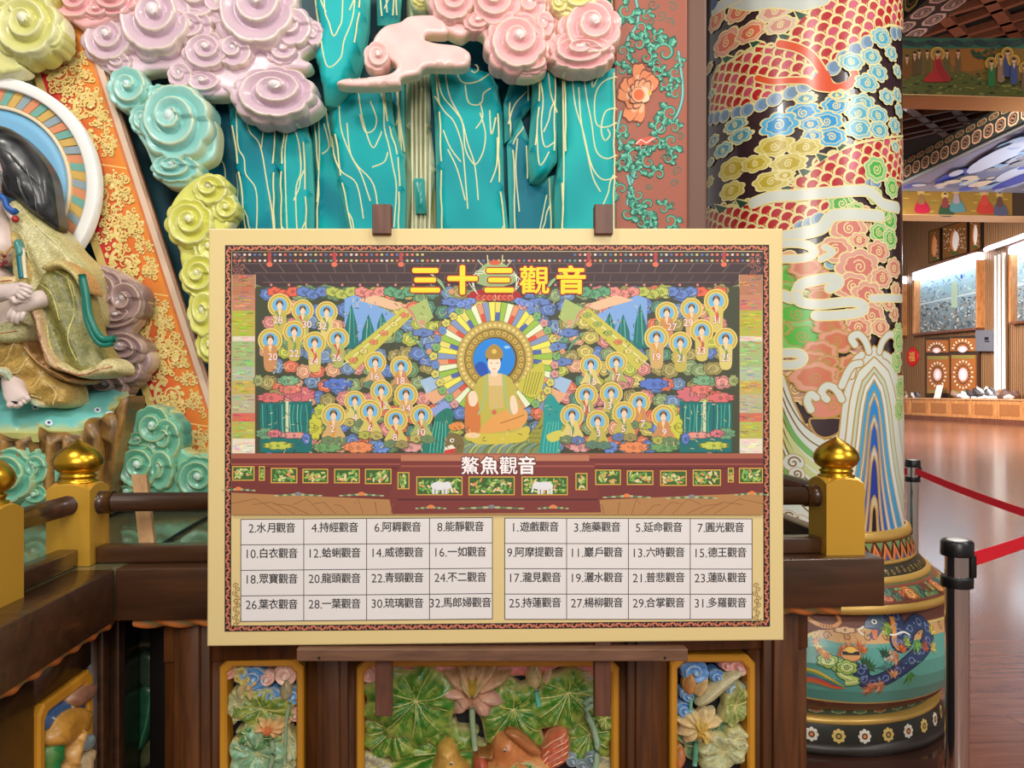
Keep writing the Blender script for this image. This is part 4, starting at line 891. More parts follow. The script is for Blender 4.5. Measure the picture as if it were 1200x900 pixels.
for n_, x, y in ((28, 326, 375), (30, 360, 380), (32, 378, 382), (20, 320, 418), (22, 345, 414), (24, 368, 423), (26, 395, 419), (16, 440, 441), (18, 470, 446), (12, 450, 475), (14, 477, 478), (4, 416, 489), (2, 390, 502), (6, 434, 501), (8, 463, 512), (10, 494, 506), (31, 839, 375), (29, 806, 378), (27, 787, 383), (19, 769, 418), (21, 797, 420), (23, 821, 411), (25, 850, 419), (15, 694, 447), (17, 722, 442), (11, 687, 479), (13, 712, 475), (1, 669, 507), (3, 701, 507), (5, 730, 502), (7, 753, 496), (9, 778, 506)):
    p.text(str(n_), x, y, 11.5, (150, 60, 70), 1, .03); p.text(str(n_), x, y, 11.5, (248, 226, 226), 1, .006)
# the red wooden altar front of the picture and its floor
p.rect(272, 531, 893.5, 586, (116, 48, 46)); p.rect(272, 531, 893.5, 537, (164, 92, 72)); p.rect(272, 543, 893.5, 544.5, (160, 84, 70)); p.rect(272, 548, 893.5, 549.4, (84, 30, 32))
p.poly([(272, 577), (480, 586), (480, 603), (272, 603)], (176, 128, 78)); p.poly([(893.5, 577), (690, 586), (690, 603), (893.5, 603)], (176, 128, 78)); p.rect(440, 596, 720, 603, (176, 128, 78))
p.poly([(456, 582), (470, 540), (696, 540), (704, 600), (460, 602)], (122, 52, 48)); p.rect(470, 533, 690, 540, (186, 120, 90)); p.rect(470, 545, 696, 547, (160, 84, 70)); p.rect(466, 584, 700, 586, (84, 30, 32))
for k in range(9):
    for fx in (lambda x: x, lambda x: 1165.5 - x): p.line([(fx(272 + k * 24), 590 + k % 2), (fx(300 + k * 20), 584 + (k % 3) * 4), (fx(330 + k * 16), 602)], .7, (130, 86, 48))
def mini(x0, y0, x1, y1, kind=0):
    p.rect(x0, y0, x1, y1, (216, 170, 70)); p.rect(x0 + 1.2, y0 + 1.2, x1 - 1.2, y1 - 1.2, (60, 96, 44))
    for k in range(int((x1 - x0) * 1.1)):
        x, y = r_.uniform(x0 + 4, x1 - 4), r_.uniform(y0 + 3.4, y1 - 3.4); c = r_.choice([(150, 186, 80), (196, 206, 120), (96, 150, 60), (222, 150, 90), (230, 206, 160), (110, 170, 90)]); a = r_.uniform(0, 3.1)
        p.ell(x, y, 3, 1.2, c, 7, rot=a)
    if kind:
        f = 1 if kind > 0 else -1; cx_ = (x0 + x1) / 2
        p.ell(cx_, (y0 + y1) / 2, 10, 5, (226, 226, 230), 14); p.ell(cx_ + f * 9, (y0 + y1) / 2 - .5, 5, 4.6, (226, 226, 230), 12); p.line([(cx_ + f * 13, (y0 + y1) / 2), (cx_ + f * 15, y1 - 3)], 2, (226, 226, 230))
        for q_ in (-7, -3, 4, 8): p.rect(cx_ + q_ - 1.4, (y0 + y1) / 2 + 2, cx_ + q_ + 1.4, y1 - 1.5, (220, 220, 226))
for x0, x1, y0, y1, k in ((273, 299, 546, 563, 0), (304, 311, 546, 563, 0), (318, 349, 548, 566, 0), (355, 385, 549, 566, 0), (392, 422, 549, 566, 0), (428, 459, 549, 567, 0), (466, 480, 553, 573, 0), (488, 542, 558, 580, 1), (549, 603, 558, 580, 0), (611, 665, 558, 580, -1), (674, 688, 554, 574, 0), (697, 727, 550, 568, 0), (734, 765, 551, 568, 0), (773, 804, 551, 569, 0), (811, 844, 550, 569, 0), (852, 859, 548, 565, 0), (865, 893, 548, 566, 0)): mini(x0, y0, x1, y1, k)
for x, y, w_, c in ((280, 573, 20, 0), (350, 579, 28, 1), (424, 579, 26, 0), (505, 594, 18, 0), (576, 594, 38, 1), (648, 594, 18, 0), (734, 581, 28, 0), (810, 582, 30, 1), (880, 578, 20, 0)):
    for k in range(-5, 6): p.ell(x + k * w_ / 5.5, y + abs(k) * .3, w_ / 9, 1.6 - abs(k) * .14, (170, 180, 130) if k % 2 else (90, 120, 90), 8)
    p.ell(x, y - .6, 4, 2.4, (226, 130, 70) if not c else (130, 130, 140), 9)
# headings
def heading(chars, xs, y, h, outl, fill, wx, o1, o2):
    for ch, x in zip(chars, xs):
        k = .35 if ch in '觀鰲' else .65 if ch in '音魚' else 1.; p.text(ch, x, y, h, outl, wx, (o1 - o2) + o2 * k); p.text(ch, x, y, h, fill, wx, o2 * k)
for _ in range(900):  # fine carved detail of the pictured mural
    x, y = r_.uniform(312, 850), r_.uniform(342, 530)
    if math.hypot(x - 580, y - 430) < 75 or any(math.hypot(x - f[0], y - f[1] - 8) < f[2] * 1.5 for f in figs): continue
    a = r_.uniform(0, 3.14); l = r_.uniform(1.2, 3); p.line([(x - l * math.cos(a), y - l * math.sin(a)), (x, y + r_.uniform(-1, 1)), (x + l * math.cos(a), y + l * math.sin(a))], r_.uniform(.5, .9), r_.choice([(60, 66, 50), (80, 60, 50), (226, 206, 160), (200, 190, 130), (50, 70, 60)]), 2)
heading('三十三觀音', (498.5, 542, 585, 626, 669), 329, 34, (170, 24, 30), (250, 218, 44), 1.06, .092, .05)
heading('鰲魚觀音', (551, 573.5, 595.5, 617), 545.5, 22, (96, 40, 44), (250, 244, 244), 1.0, .09, .035)
for s in (0, 1):
    for k in range(7): p.spiral((277 + (k % 2) * 7) if not s else 888 - (k % 2) * 7, 300 + k * 4, 4, 1.1, (150, 96, 84), 1.3, k, 1 if s else -1)
p.build('printed_picture', MS, board, PRINT, .00002, H0)
# the two name tables
TL = [['2.水月觀音', '4.持經觀音', '6.阿耨觀音', '8.能靜觀音'], ['10.白衣觀音', '12.蛤蜊觀音', '14.威德觀音', '16.一如觀音'], ['18.眾寶觀音', '20.龍頭觀音', '22.青頸觀音', '24.不二觀音'], ['26.葉衣觀音', '28.一葉觀音', '30.琉璃觀音', '32.馬郎婦觀音']]
TR = [['1.遊戲觀音', '3.施藥觀音', '5.延命觀音', '7.圓光觀音'], ['9.阿摩提觀音', '11.巖戶觀音', '13.六時觀音', '15.德王觀音'], ['17.瀧見觀音', '19.灑水觀音', '21.普悲觀音', '23.蓮臥觀音'], ['25.持蓮觀音', '27.楊柳觀音', '29.合掌觀音', '31.多羅觀音']]
for T, (x0, y0, x1, y0r, y1, y1r) in ((TL, (282.5, 608.5, 577, 606.5, 728, 725)), (TR, (591.5, 607, 881, 608, 725.5, 725.5))):
    p = Paint()
    def uv(u, v): x = x0 + (x1 - x0) * u; a = y0 + (y0r - y0) * u; b = y1 + (y1r - y1) * u; return x, a + (b - a) * v
    p._add(np.array([uv(0, 0), uv(1, 0), uv(1, 1), uv(0, 1)]), [(0, 1, 2, 3)], (226, 222, 222))
    for k in range(5):
        p.line([uv(0, k / 4), uv(1, k / 4)], .9, (66, 56, 62)); p.line([uv(k / 4, 0), uv(k / 4, 1)], .9, (66, 56, 62))
    for i in range(4):
        for j in range(4):
            a, b = T[i][j].split('.'); x, y = uv((j + .5) / 4, (i + .34) / 4); n = len(b); wn = 5.6 * len(a) + 3; tot = wn + n * 11.4; xa = x - tot / 2
            p.text(a + '.', xa + wn / 2 - .5, y + .4, 14.5, (34, 30, 34), .95, .0)
            for k, ch in enumerate(b): p.text(ch, xa + wn + 11.4 * (k + .5), y, 12.4, (30, 26, 30), .95, .014)
    o = p.build('name_table', MS, board, PRINT, .00002, H0)
p = Paint()
for s in (0, 1):
    for k in range(11):
        x = 277.5 if not s else 887; y = 686 + k * 4.6
        p.spiral(x + (1.5 if k % 2 else -1.5), y, 3.4, .9, (150, 116, 60), 1.4, k * 2, 1 if k % 2 else -1)
p.build('printed_ornament', MS, board, PRINT, .00002, H0)
# easel
ez = thing('easel', 'dark wooden hanging easel with two uprights and a ledge holding the picture board', 'easel', tuple(MS(577, 765)))
def sbox(px0, py0, px1, py1, f, b, bv=.0015):
    a = MS(np.array([px0, px1, px1, px0]), np.array([py0, py0, py1, py1]), 0.0)
    fr = a + np.array([0, -f, 0]); bk = a + np.array([0, b, 0]); c = fr.mean(0); i = fr + (c - fr) * np.minimum(1, bv / np.abs(c - fr + 1e-9)) * np.array([1, 0, 1]); i[:, 1] -= bv
    return np.concatenate([i, fr, bk]), [(0, 1, 2, 3)] + q(0, 4) + q(4, 8) + [(11, 10, 9, 8)]
for x0, x1 in ((439, 459), (698, 717)):
    s_ = sbox(x0, 240, x1, 842, -.0125, .035); u = mk('upright', *s_, WOODE, ez, smooth=False)
    s_ = join([sbox(x0 - 2, 241, x1, 275.5, .014, -.001), sbox(x0 - 1.5, 241.5, x1 - .5, 266.5, .001, .0126)]); mk('clip', *s_, WOODE, u, smooth=False)
    s_ = sbox(x0 + 1, 560, x1 - 1, 567, -.035, .19); mk('hook', *s_, WOODE, u, smooth=False)
s_ = sbox(350, 757.5, 803, 771, .022, .0124); lg = mk('ledge', *s_, WOODL, ez, smooth=False)
for x in (376, 776):
    c0 = MS(x, 767, .0238); l = lathe([(0.0002, 0), (.003, 0), (.003, .001)], (0, 0), 14); V = np.array([(a, -z, b) for a, b, z in l[0]]) + c0
    mk('screw_hole', V, l[1], plain('black_hole', (10, 8, 8), .8), lg)
# ---------------------------------------------------------------- backdrop relief: cliffs, waterfall, clouds
TEAL, TEAL2, VEIN = (2, 168, 172), (2, 124, 142), (232, 226, 176)
def teal(c1, c2, k=.05):
    def f(x, y, d):
        w = sm(.5 + .6 * nz(x, y, k, .6))[:, None]; return lin(c1) * (1 - w) + lin(c2) * w
    return f
def slab(parent, M, out, th, veins=(), c1=TEAL, c2=(4, 150, 160), bv=5, hf=None, sm_=1, vw=.95):
    O_ = np.array(out, float); q_ = random.Random(int(O_.sum())); ar = np.sum(O_[:, 0] * np.roll(O_[:, 1], -1) - np.roll(O_[:, 0], -1) * O_[:, 1]); sg = 1 if ar > 0 else -1; veins = list(veins)
    for i in range(len(O_)):  # gold line just inside each long flank, with a few crack lines branching off it
        p0, p1 = O_[i], O_[(i + 1) % len(O_)]; L_ = np.hypot(*(p1 - p0))
        if L_ < 34 or abs(p1[1] - p0[1]) < 20: continue
        n_ = np.array([-(p1 - p0)[1], (p1 - p0)[0]]) / L_ * sg
        veins.append([tuple(p0 + (p1 - p0) * u + n_ * (6.5 + q_.uniform(-.8, .8))) for u in np.linspace(.06, .94, max(4, int(L_ / 14)))])
        if L_ > 60 and q_.random() < .45: u = q_.uniform(.3, .6); b0 = p0 + (p1 - p0) * u + n_ * 7; veins.append([tuple(b0), tuple(b0 + n_ * 4 + np.array([0, 9])), tuple(b0 + n_ * 6 + np.array([0, 20])), tuple(b0 + n_ * 12 + np.array([0, 34]))])
    d = relief(M, out, th, bv, c1, .05, hf or (lambda x, y, dd: .004 * nz(x, y * .3, .09, th * 90)), g=6, smooth=sm_, veins=veins, vcol=VEIN, vw=vw, vh=.0035, colfun=teal(c1, c2), edge=(90, 196, 190), ew=1.2)
    return mk('rock_slab', d[0], d[1], ROCK, parent, d[2])
B = planeY(3.26); B2 = planeY(3.2); B3 = planeY(3.14)
D1, D2 = (10, 110, 132), (6, 84, 106)  # darker blues on the rear slabs put recess shade into their colour
cl = thing('rock_cliff', 'turquoise carved rock cliff with gold veins below the lilac clouds', 'rock cliff', tuple(B(370, 270)))
slab(cl, B, [(222, 100), (275, 100), (286, 200), (290, 300), (222, 300)], .03, [[(254, 110), (256, 175), (266, 200), (265, 240)]], D1, D2)
slab(cl, B2, [(268, 118), (332, 136), (330, 200), (332, 300), (288, 300), (277, 200), (270, 150)], .05, [[(281, 132), (283, 175), (290, 190), (292, 208), (303, 224), (305, 250), (303, 290)], [(291, 136), (296, 158), (306, 170), (311, 185), (316, 215), (322, 250), (326, 290)], [(312, 160), (310, 178)]], TEAL2, (14, 150, 164))
slab(cl, B2, [(331, 146), (358, 140), (365, 168), (368, 230), (368, 300), (327, 300), (327, 200)], .06, [[(341, 300), (338, 200), (339, 170), (345, 153), (353, 170), (356, 205), (350, 230), (353, 300)]])
slab(cl, B, [(362, 130), (390, 124), (398, 180), (412, 230), (426, 300), (366, 300), (370, 210)], .05, [[(376, 140), (377, 190), (374, 240)], [(382, 150), (388, 176), (380, 185)]], TEAL2, TEAL)
slab(cl, B2, [(387, 130), (410, 116), (426, 101), (446, 96), (458, 112), (463, 150), (474, 187), (476, 225), (474, 300), (414, 300), (396, 215), (389, 160)], .06, [[(400, 128), (403, 160), (418, 195), (440, 222), (446, 270)], [(388, 150), (392, 180), (402, 205), (420, 220), (428, 260)], [(409, 150), (413, 185), (425, 208), (436, 240)], [(421, 105), (427, 145), (438, 178), (446, 168), (449, 160)], [(424, 140), (430, 160), (440, 158), (443, 145), (436, 125)], [(442, 100), (451, 125), (452, 155), (457, 175), (462, 200), (466, 225), (463, 270)], [(438, 201), (452, 195), (456, 184)]])
slab(cl, B, [(455, 90), (474, 90), (475, 190), (468, 184), (460, 120)], .03, [[(463, 95), (468, 130), (471, 180)]], TEAL2, D1)
slab(cl, B3, [(362, -40), (434, -40), (432, 30), (425, 68), (418, 92), (410, 110), (396, 126), (381, 124), (378, 100), (373, 78), (369, 57), (378, 52), (373, 20)], .11, [[(374, -30), (375, 25), (381, 58), (389, 91), (404, 82), (408, 62), (419, 30), (421, -30)], [(384, -30), (386, 25), (391, 42), (396, 57), (402, 48), (406, 33), (407, -30)]], (28, 190, 192), (20, 170, 176), 6)
slab(cl, B2, [(441, -40), (472, -40), (468, 30), (442, 30)], .05, [[(452, -20), (455, 22)], [(464, -20), (466, 24)]], TEAL2, TEAL)
cr2 = thing('rock_cliff', 'turquoise carved rock cliff with gold veins below the pink clouds', 'rock cliff', tuple(B(610, 270)))
slab(cr2, B, [(495, -40), (720, -40), (720, 300), (495, 300)], .012, (), (8, 96, 116), (4, 66, 90), 3)
slab(cr2, B2, [(503, 78), (545, 78), (576, 86), (584, 105), (589, 135), (591, 225), (600, 300), (512, 300), (511, 200), (509, 135)], .075, [[(513, 95), (519, 120), (533, 137), (542, 152), (545, 180), (552, 195), (558, 198), (566, 183), (568, 162), (562, 140)], [(521, 85), (527, 120), (541, 148), (548, 175), (556, 200), (560, 240)], [(510, 120), (521, 138), (532, 150), (541, 175), (544, 200), (548, 250)], [(533, 84), (538, 100), (546, 106), (560, 104), (572, 96)], [(545, 108), (548, 126), (556, 131), (564, 128), (566, 118), (574, 112)], [(552, 92), (556, 94), (560, 90), (556, 82)], [(562, 128), (565, 145), (557, 158)], [(573, 137), (575, 165), (580, 145)], [(582, 168), (581, 200), (574, 220)], [(525, 182), (536, 205), (545, 240)], [(520, 160), (528, 180), (540, 196)]])
slab(cr2, B2, [(590, 122), (599, 92), (624, 90), (624, 125), (612, 138), (602, 160), (591, 168)], .045, [[(595, 150), (602, 128), (616, 112)]], TEAL2, D1)
slab(cr2, B2, [(594, 170), (611, 140), (622, 170), (624, 214), (650, 205), (652, 300), (598, 300)], .025, [[(606, 165), (604, 200), (608, 250)], [(640, 230), (632, 270)]], D1, (8, 120, 140))
slab(cr2, B3, [(624, 88), (654, 84), (653, 190), (641, 205), (632, 214), (621, 213), (619, 180), (623, 130)], .08, [[(630, 100), (634, 125), (632, 155), (636, 179), (648, 173)], [(627, 160), (630, 200), (641, 185)], [(640, 95), (643, 120), (650, 140)]], TEAL, (16, 150, 160))
slab(cr2, B3, [(653, 82), (722, 80), (722, 300), (650, 300), (650, 215), (654, 190)], .07, [[(667, 88), (671, 130), (680, 160), (690, 200), (703, 216), (720, 212)], [(680, 86), (684, 120), (690, 150), (695, 182), (707, 192), (720, 187)], [(720, 97), (703, 104), (694, 120), (695, 150), (706, 156), (720, 150)], [(720, 134), (706, 138), (701, 158), (705, 171), (711, 165), (708, 158)], [(675, 110), (678, 150), (686, 190), (692, 215), (700, 230)], [(690, 86), (691, 110), (698, 96)], [(657, 100), (658, 200), (656, 280)]], (26, 180, 178), (20, 160, 164))
slab(cr2, B2, [(694, -40), (722, -40), (722, 90), (692, 60)], .04, [[(706, -20), (704, 40)]], (14, 126, 104), (8, 96, 86))
wf = thing('waterfall', 'pale streaked carved waterfall between the two turquoise cliffs', 'waterfall', tuple(B(495, 270)))
def wcol(x, y, d):
    w = sm(.5 + .45 * np.sin(x * 1.25 + .5 * np.sin(y * .05)) + .5 * nz(x * 1.1, y * .03, 1.0))[:, None]; return lin((126, 122, 58)) * (1 - w) + lin((236, 234, 204)) * w
d = relief(B, [(477, -40), (504, -40), (507, 150), (513, 200), (514, 300), (474, 300), (475, 150)], .035, 5, (200, 200, 150), .03, lambda x, y, dd: .006 * np.sin(x * 1.25 + .5 * np.sin(y * .05)), g=1.15, smooth=1, colfun=wcol)
mk('water', d[0], d[1], GLAZE, wf, d[2])
d = relief(B2, [(485, 209), (497, 209), (500, 250), (487, 250)], .03, 3, (16, 136, 130), .06, g=4, smooth=1, edge=(70, 170, 160)); o = mk('rock', d[0], d[1], GLAZE, wf, d[2]); o['label'] = 'small teal rock in the falling water'

def cloud(name, label, base, M, col, edge, plates=(), curls=(), deep=None, group=None):
    Yc = float(M(600, 460)[1]) - .06; MM = planeY(Yc)
    t = thing('carved_cloud', label, 'cloud', tuple(MM(*base)), None)
    Mp = lambda px, py, hh=0.0: MM(px, py, np.asarray(hh) - .035)
    for out, th in plates:
        d = relief(Mp, out, th * .6, 3, col, .05, lambda x, y, dd: .0015 * nz(x, y, .14, th * 70), g=4.5, smooth=4, edge=edge, ew=1.8,
                   colfun=teal(col, tuple(min(255, int(v * 1.06 + 4)) for v in col), .12))
        mk('cloud_plate', d[0], d[1], GLAZE, t, d[2])
    for k, c in enumerate(curls):
        x, y, r = c[:3]; h = c[3] * .5 if len(c) > 3 else .0; sq = c[4] if len(c) > 4 else 1; lob = c[5] if len(c) > 5 else 9; rot = c[6] if len(c) > 6 else 0
        Mh = lambda px, py, hh, h=h: Mp(px, py, np.asarray(hh) + h)
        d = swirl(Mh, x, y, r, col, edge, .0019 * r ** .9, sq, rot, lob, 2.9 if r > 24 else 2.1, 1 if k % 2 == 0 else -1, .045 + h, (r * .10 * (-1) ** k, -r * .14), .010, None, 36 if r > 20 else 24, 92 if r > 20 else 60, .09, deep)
        mk('cloud_curl', d[0], d[1], GLAZE, t, d[2])
    return t
C1 = planeY(3.1)
cloud('', 'bank of lilac pink cloud curls above the turquoise cliff', (240, 100), C1, (212, 186, 198), (246, 232, 204),
      [([(100, 62), (112, 34), (150, 10), (190, -20), (330, -30), (352, 10), (372, 34), (376, 50), (362, 58), (352, 66), (364, 72), (358, 80), (336, 80), (318, 82), (300, 92), (270, 110), (240, 112), (218, 106), (206, 84), (175, 82), (150, 90), (122, 84)], .05),
       ([(240, 92), (262, 98), (284, 100), (290, 88), (330, 78), (352, 92), (376, 116), (372, 130), (345, 142), (300, 140), (276, 128), (268, 110)], .07)],
      [(126, 48, 31, .05, .95), (140, 74, 16, .03, .8), (182, 26, 46, .07), (226, 34, 26, .05, .8), (228, -4, 34, .06), (258, 8, 24, .045), (300, 14, 50, .075), (345, 34, 24, .05), (330, 60, 20, .04, .8), (369, 40, 11, .05, 1.4), (241, 62, 28, .055, .85), (277, 62, 22, .05, .9), (236, 98, 24, .03, .6), (212, 88, 16, .03), (322, 114, 50, .07, .66, 11), (170, -6, 24, .05)], (196, 160, 186))
cloud('', 'pink cloud piece at the top edge above the orange plank', (120, 20), planeY(3.06), (230, 172, 176), (248, 224, 206),
      [([(58, -20), (66, 6), (76, 20), (98, 33), (116, 28), (136, 22), (160, 18), (170, -20)], .06)], [(86, 4, 26, .04, .8), (136, 2, 26, .04, .7), (112, 14, 16, .05, .6)], (206, 120, 130))
cloud('', 'pale yellow green cloud in the upper corner above the halo', (30, 70), planeY(2.98), (216, 214, 142), (240, 240, 196),
      [([(-30, 10), (8, 4), (40, 0), (62, 8), (74, 24), (72, 46), (58, 58), (42, 60), (30, 64), (20, 70), (26, 78), (14, 84), (-30, 84)], .05)], [(32, 33, 40, .05, 1), (4, 20, 20, .05), (62, 44, 14, .05, 1.2)], (190, 186, 70))
cloud('', 'olive yellow cloud fragment cut by the top of the frame', (30, -4), planeY(3.0), (196, 190, 90), (226, 224, 160), [([(-20, -40), (62, -40), (60, 4), (30, 10), (8, 18), (-20, 22)], .04)], [(20, -12, 24, .03), (50, -6, 16, .03)], (170, 160, 50))
cloud('', 'pale yellow cloud plate partly behind the white halo rim', (32, 100), planeY(3.16), (214, 210, 140), (238, 236, 190), [([(8, 100), (20, 88), (38, 85), (50, 95), (58, 118), (60, 140), (20, 120)], .03)], [(34, 102, 16, .02)], (190, 186, 90))
cloud('', 'aqua green cloud beside the gold scrolled plank', (209, 215), planeY(3.06), (152, 208, 200), (228, 226, 176),
      [([(130, 96), (146, 88), (172, 96), (192, 100), (212, 98), (232, 118), (252, 142), (254, 168), (248, 186), (230, 196), (236, 206), (214, 218), (192, 216), (178, 196), (168, 172), (156, 152), (148, 130), (132, 112)], .045)],
      [(150, 104, 24, .045, 1.05), (209, 146, 43, .05, 1.05), (166, 140, 15, .04, 1.15), (206, 198, 30, .02, .55), (186, 112, 14, .03)], (90, 176, 170))
cloud('', 'lime yellow cloud between the scrolled plank and the picture board', (225, 300), planeY(3.04), (212, 212, 106), (244, 240, 190),
      [([(196, 250), (206, 226), (226, 208), (246, 202), (266, 218), (276, 244), (266, 268), (252, 290), (256, 330), (256, 430), (240, 424), (230, 380), (216, 335), (206, 290)], .04)],
      [(222, 262, 29, .05), (248, 222, 22, .03, .85), (263, 244, 16, .03), (236, 324, 25, .045, 1.05), (243, 290, 18, .03), (240, 366, 20, .035, 1.5), (244, 404, 16, .03, 1.3)], (196, 190, 40))
cloud('', 'brownish mauve cloud puffs behind the seated statue', (135, 390), planeY(2.99), (158, 130, 128), (206, 180, 160),
      [([(98, 312), (112, 308), (136, 316), (160, 332), (170, 352), (160, 376), (150, 392), (172, 410), (176, 428), (160, 446), (146, 470), (150, 520), (120, 520), (100, 400)], .04)],
      [(118, 344, 30, .05, 1.0, 7, .5), (148, 352, 23, .03, 1.1, 5), (136, 372, 26, .03, .55, 5, -.2), (148, 408, 25, .05, .75, 5, .3), (148, 436, 20, .03, .9), (128, 452, 24, .03, .7, 5)], (110, 84, 84))
cloud('', 'mint green cloud curls behind the corner railing post', (195, 585), planeY(2.86), (112, 178, 150), (206, 206, 140),
      [([(142, 560), (136, 542), (150, 520), (164, 508), (162, 490), (178, 478), (200, 482), (212, 500), (214, 525), (226, 532), (256, 534), (262, 580), (250, 592), (180, 592), (140, 584)], .05)],
      [(180, 500, 24, .06, 1.05), (196, 512, 20, .04, 1.4, 8), (164, 546, 28, .07, 1.0), (190, 548, 18, .05, 1.5), (233, 560, 27, .06, 1.0), (164, 516, 18, .05, .7), (150, 576, 22, .05, .6)], (60, 140, 116))
cloud('', 'mint green cloud with curling arms under the rock ledge', (20, 590), planeY(2.72), (118, 184, 158), (210, 212, 150),
      [([(-40, 530), (0, 528), (30, 522), (48, 530), (58, 546), (64, 534), (72, 536), (72, 552), (66, 566), (74, 590), (74, 600), (-40, 600)], .05)],
      [(12, 558, 34, .06, 1.0, 7), (44, 548, 16, .04, 1.2, 5), (40, 580, 18, .03, .7)], (70, 150, 126))
cloud('', 'dark green cloud lump behind the rock ledge', (150, 520), planeY(3.05), (62, 98, 82), (120, 140, 100), [([(138, 480), (160, 476), (172, 500), (168, 540), (136, 544)], .03)], [(152, 492, 18, .03, .9), (148, 518, 18, .03, .9)], (40, 70, 60))
cloud('', 'cluster of rose pink cloud curls above the cliff', (600, 80), planeY(3.02), (238, 186, 186), (246, 230, 196),
      [([(508, -30), (700, -30), (704, 12), (718, 28), (722, 52), (716, 74), (690, 84), (656, 80), (640, 66), (640, 82), (616, 90), (590, 82), (574, 60), (566, 40), (552, 36), (540, 42), (522, 34), (510, 18)], .045)],
      [(529, 3, 26, .05), (582, 3, 30, .05), (604, 52, 36, .065), (637, 30, 13, .06, 1.3), (558, 26, 16, .04, .7), (622, 8, 20, .04), (690, 36, 37, .075), (664, 58, 20, .04), (620, 74, 22, .03, .6), (682, 66, 38, .04, .5, 12)], (222, 140, 146))
cloud('', 'flat salmon pink cloud streamer in front of the waterfall', (470, 90), planeY(3.0), (238, 194, 190), (246, 222, 196),
      [([(394, 96), (402, 89), (440, 86), (458, 82), (464, 74), (452, 64), (446, 58), (436, 52), (438, 40), (450, 27), (468, 22), (480, 15), (508, 14), (520, 20), (524, 36), (502, 37), (498, 43), (512, 47), (536, 50), (550, 58), (551, 68), (542, 76), (500, 76), (490, 84), (470, 89), (465, 97), (420, 99)], .03)],
      [(441, 64, 16, .01, 1.1, 6)], (222, 150, 150))
cloud('', 'pale lemon cloud tip over the rose pink curls', (672, 15), planeY(2.98), (226, 218, 140), (246, 242, 200), [([(646, -30), (702, -30), (698, 8), (684, 16), (664, 18), (650, 10)], .04)], [(674, -2, 20, .03, .8), (656, 4, 10, .03)], (206, 190, 80))
cloud('', 'tiny pale yellow cloud lobe at the top of the waterfall', (494, 6), planeY(3.1), (220, 214, 130), (244, 240, 200), [([(478, -30), (510, -30), (506, 4), (494, 11), (482, 4)], .05)], [(494, -4, 12, .05)], (206, 190, 80))

# ---------------------------------------------------------------- the red and gold light-ray plank
MPk = planeY(3.08)
pk = thing('scroll_plank', 'slanting red and orange plank covered with gold scrollwork beside the halo', 'plank', tuple(MPk(220, 530)))
Q = [(20, 10), (98, 10), (122, 72), (262, 500), (275, 545), (190, 545), (162, 437), (36, 70)]
d = relief(MPk, Q, .03, 2, (206, 110, 50), .02, None, 14, 1, edge=(226, 196, 176), ew=2)
body = mk('plank_board', d[0], d[1], MATTE, pk, d[2])
def pedge(y): return 36 + (y - 70) * .345, 122 + (y - 72) * .3265
p = Paint()
for a, b in ((12, 190), (190, 338), (338, 490), (490, 545)):
    for k in range(12):  # each length of the ray is painted from red to orange
        u0, u1 = k / 12, (k + 1) / 12; w = (lin((204, 30, 40)) * (1 - k / 11) + lin((232, 140, 44)) * (k / 11)); w = np.where(w <= .0031308, w * 12.92, 1.055 * np.clip(w, 0, 1) ** (1 / 2.4) - .055) * 255
        (l0, r0), (l1, r1) = pedge(a), pedge(b); l0 += 10; l1 += 10; r0 -= 8; r1 -= 8
        s0 = (b - a) * .0 ; tl = lambda u, y, l, r: (l + (r - l) * u, y + 10 * u)
        p.poly([tl(u0, a, l0, r0), tl(u1, a, l0, r0), tl(u1, b, l1, r1), tl(u0, b, l1, r1)], tuple(w), 0, 0)
    p.line([(pedge(a)[0] + 10, a), (pedge(a)[1] - 8, a + 10)], 1.4, (244, 206, 120), layer=1)
for k in range(20):
    y = 12 + k * 27; p.poly([(pedge(y)[0], y), (pedge(y)[0] + 9.6, y), (pedge(y + 27)[0] + 9.6, y + 27), (pedge(y + 27)[0], y + 27)], (214, 184, 104), 0, 1)
    p.poly([(pedge(y)[1] - 8, y), (pedge(y)[1] - .8, y), (pedge(y + 27)[1] - .8, y + 27), (pedge(y + 27)[1] - 8, y + 27)], (224, 196, 172), 0, 1)
p.build('plank_painting', lambda x, y, h: MPk(x, y, np.asarray(h) + .03), pk, PRINT, .0002, .0004)
GOLDR = painted('gold_relief', .38, .1, .15)
p = Paint(); r_ = random.Random(3)
def acanthus(x, y, r, a, d):
    p.spiral(x, y, r, r * .22, (242, 220, 140), 1.5, a, d, taper=True)
    for k in range(9):
        t = a + d * (k * .62); q = r * (1.0 - .08 * k)
        if q < r * .3: break
        for o_ in (1, -1):
            lx, ly = x + (q + o_ * r * .24) * math.cos(t), y + (q + o_ * r * .24) * math.sin(t)
            p.spiral(lx, ly, r * .19, r * .12, (238, 214, 130), 1.0, t + o_, d * o_, n=8); p.ell(lx + r * .1 * math.cos(t), ly + r * .1 * math.sin(t), r * .11, r * .11, (246, 228, 160), 8)
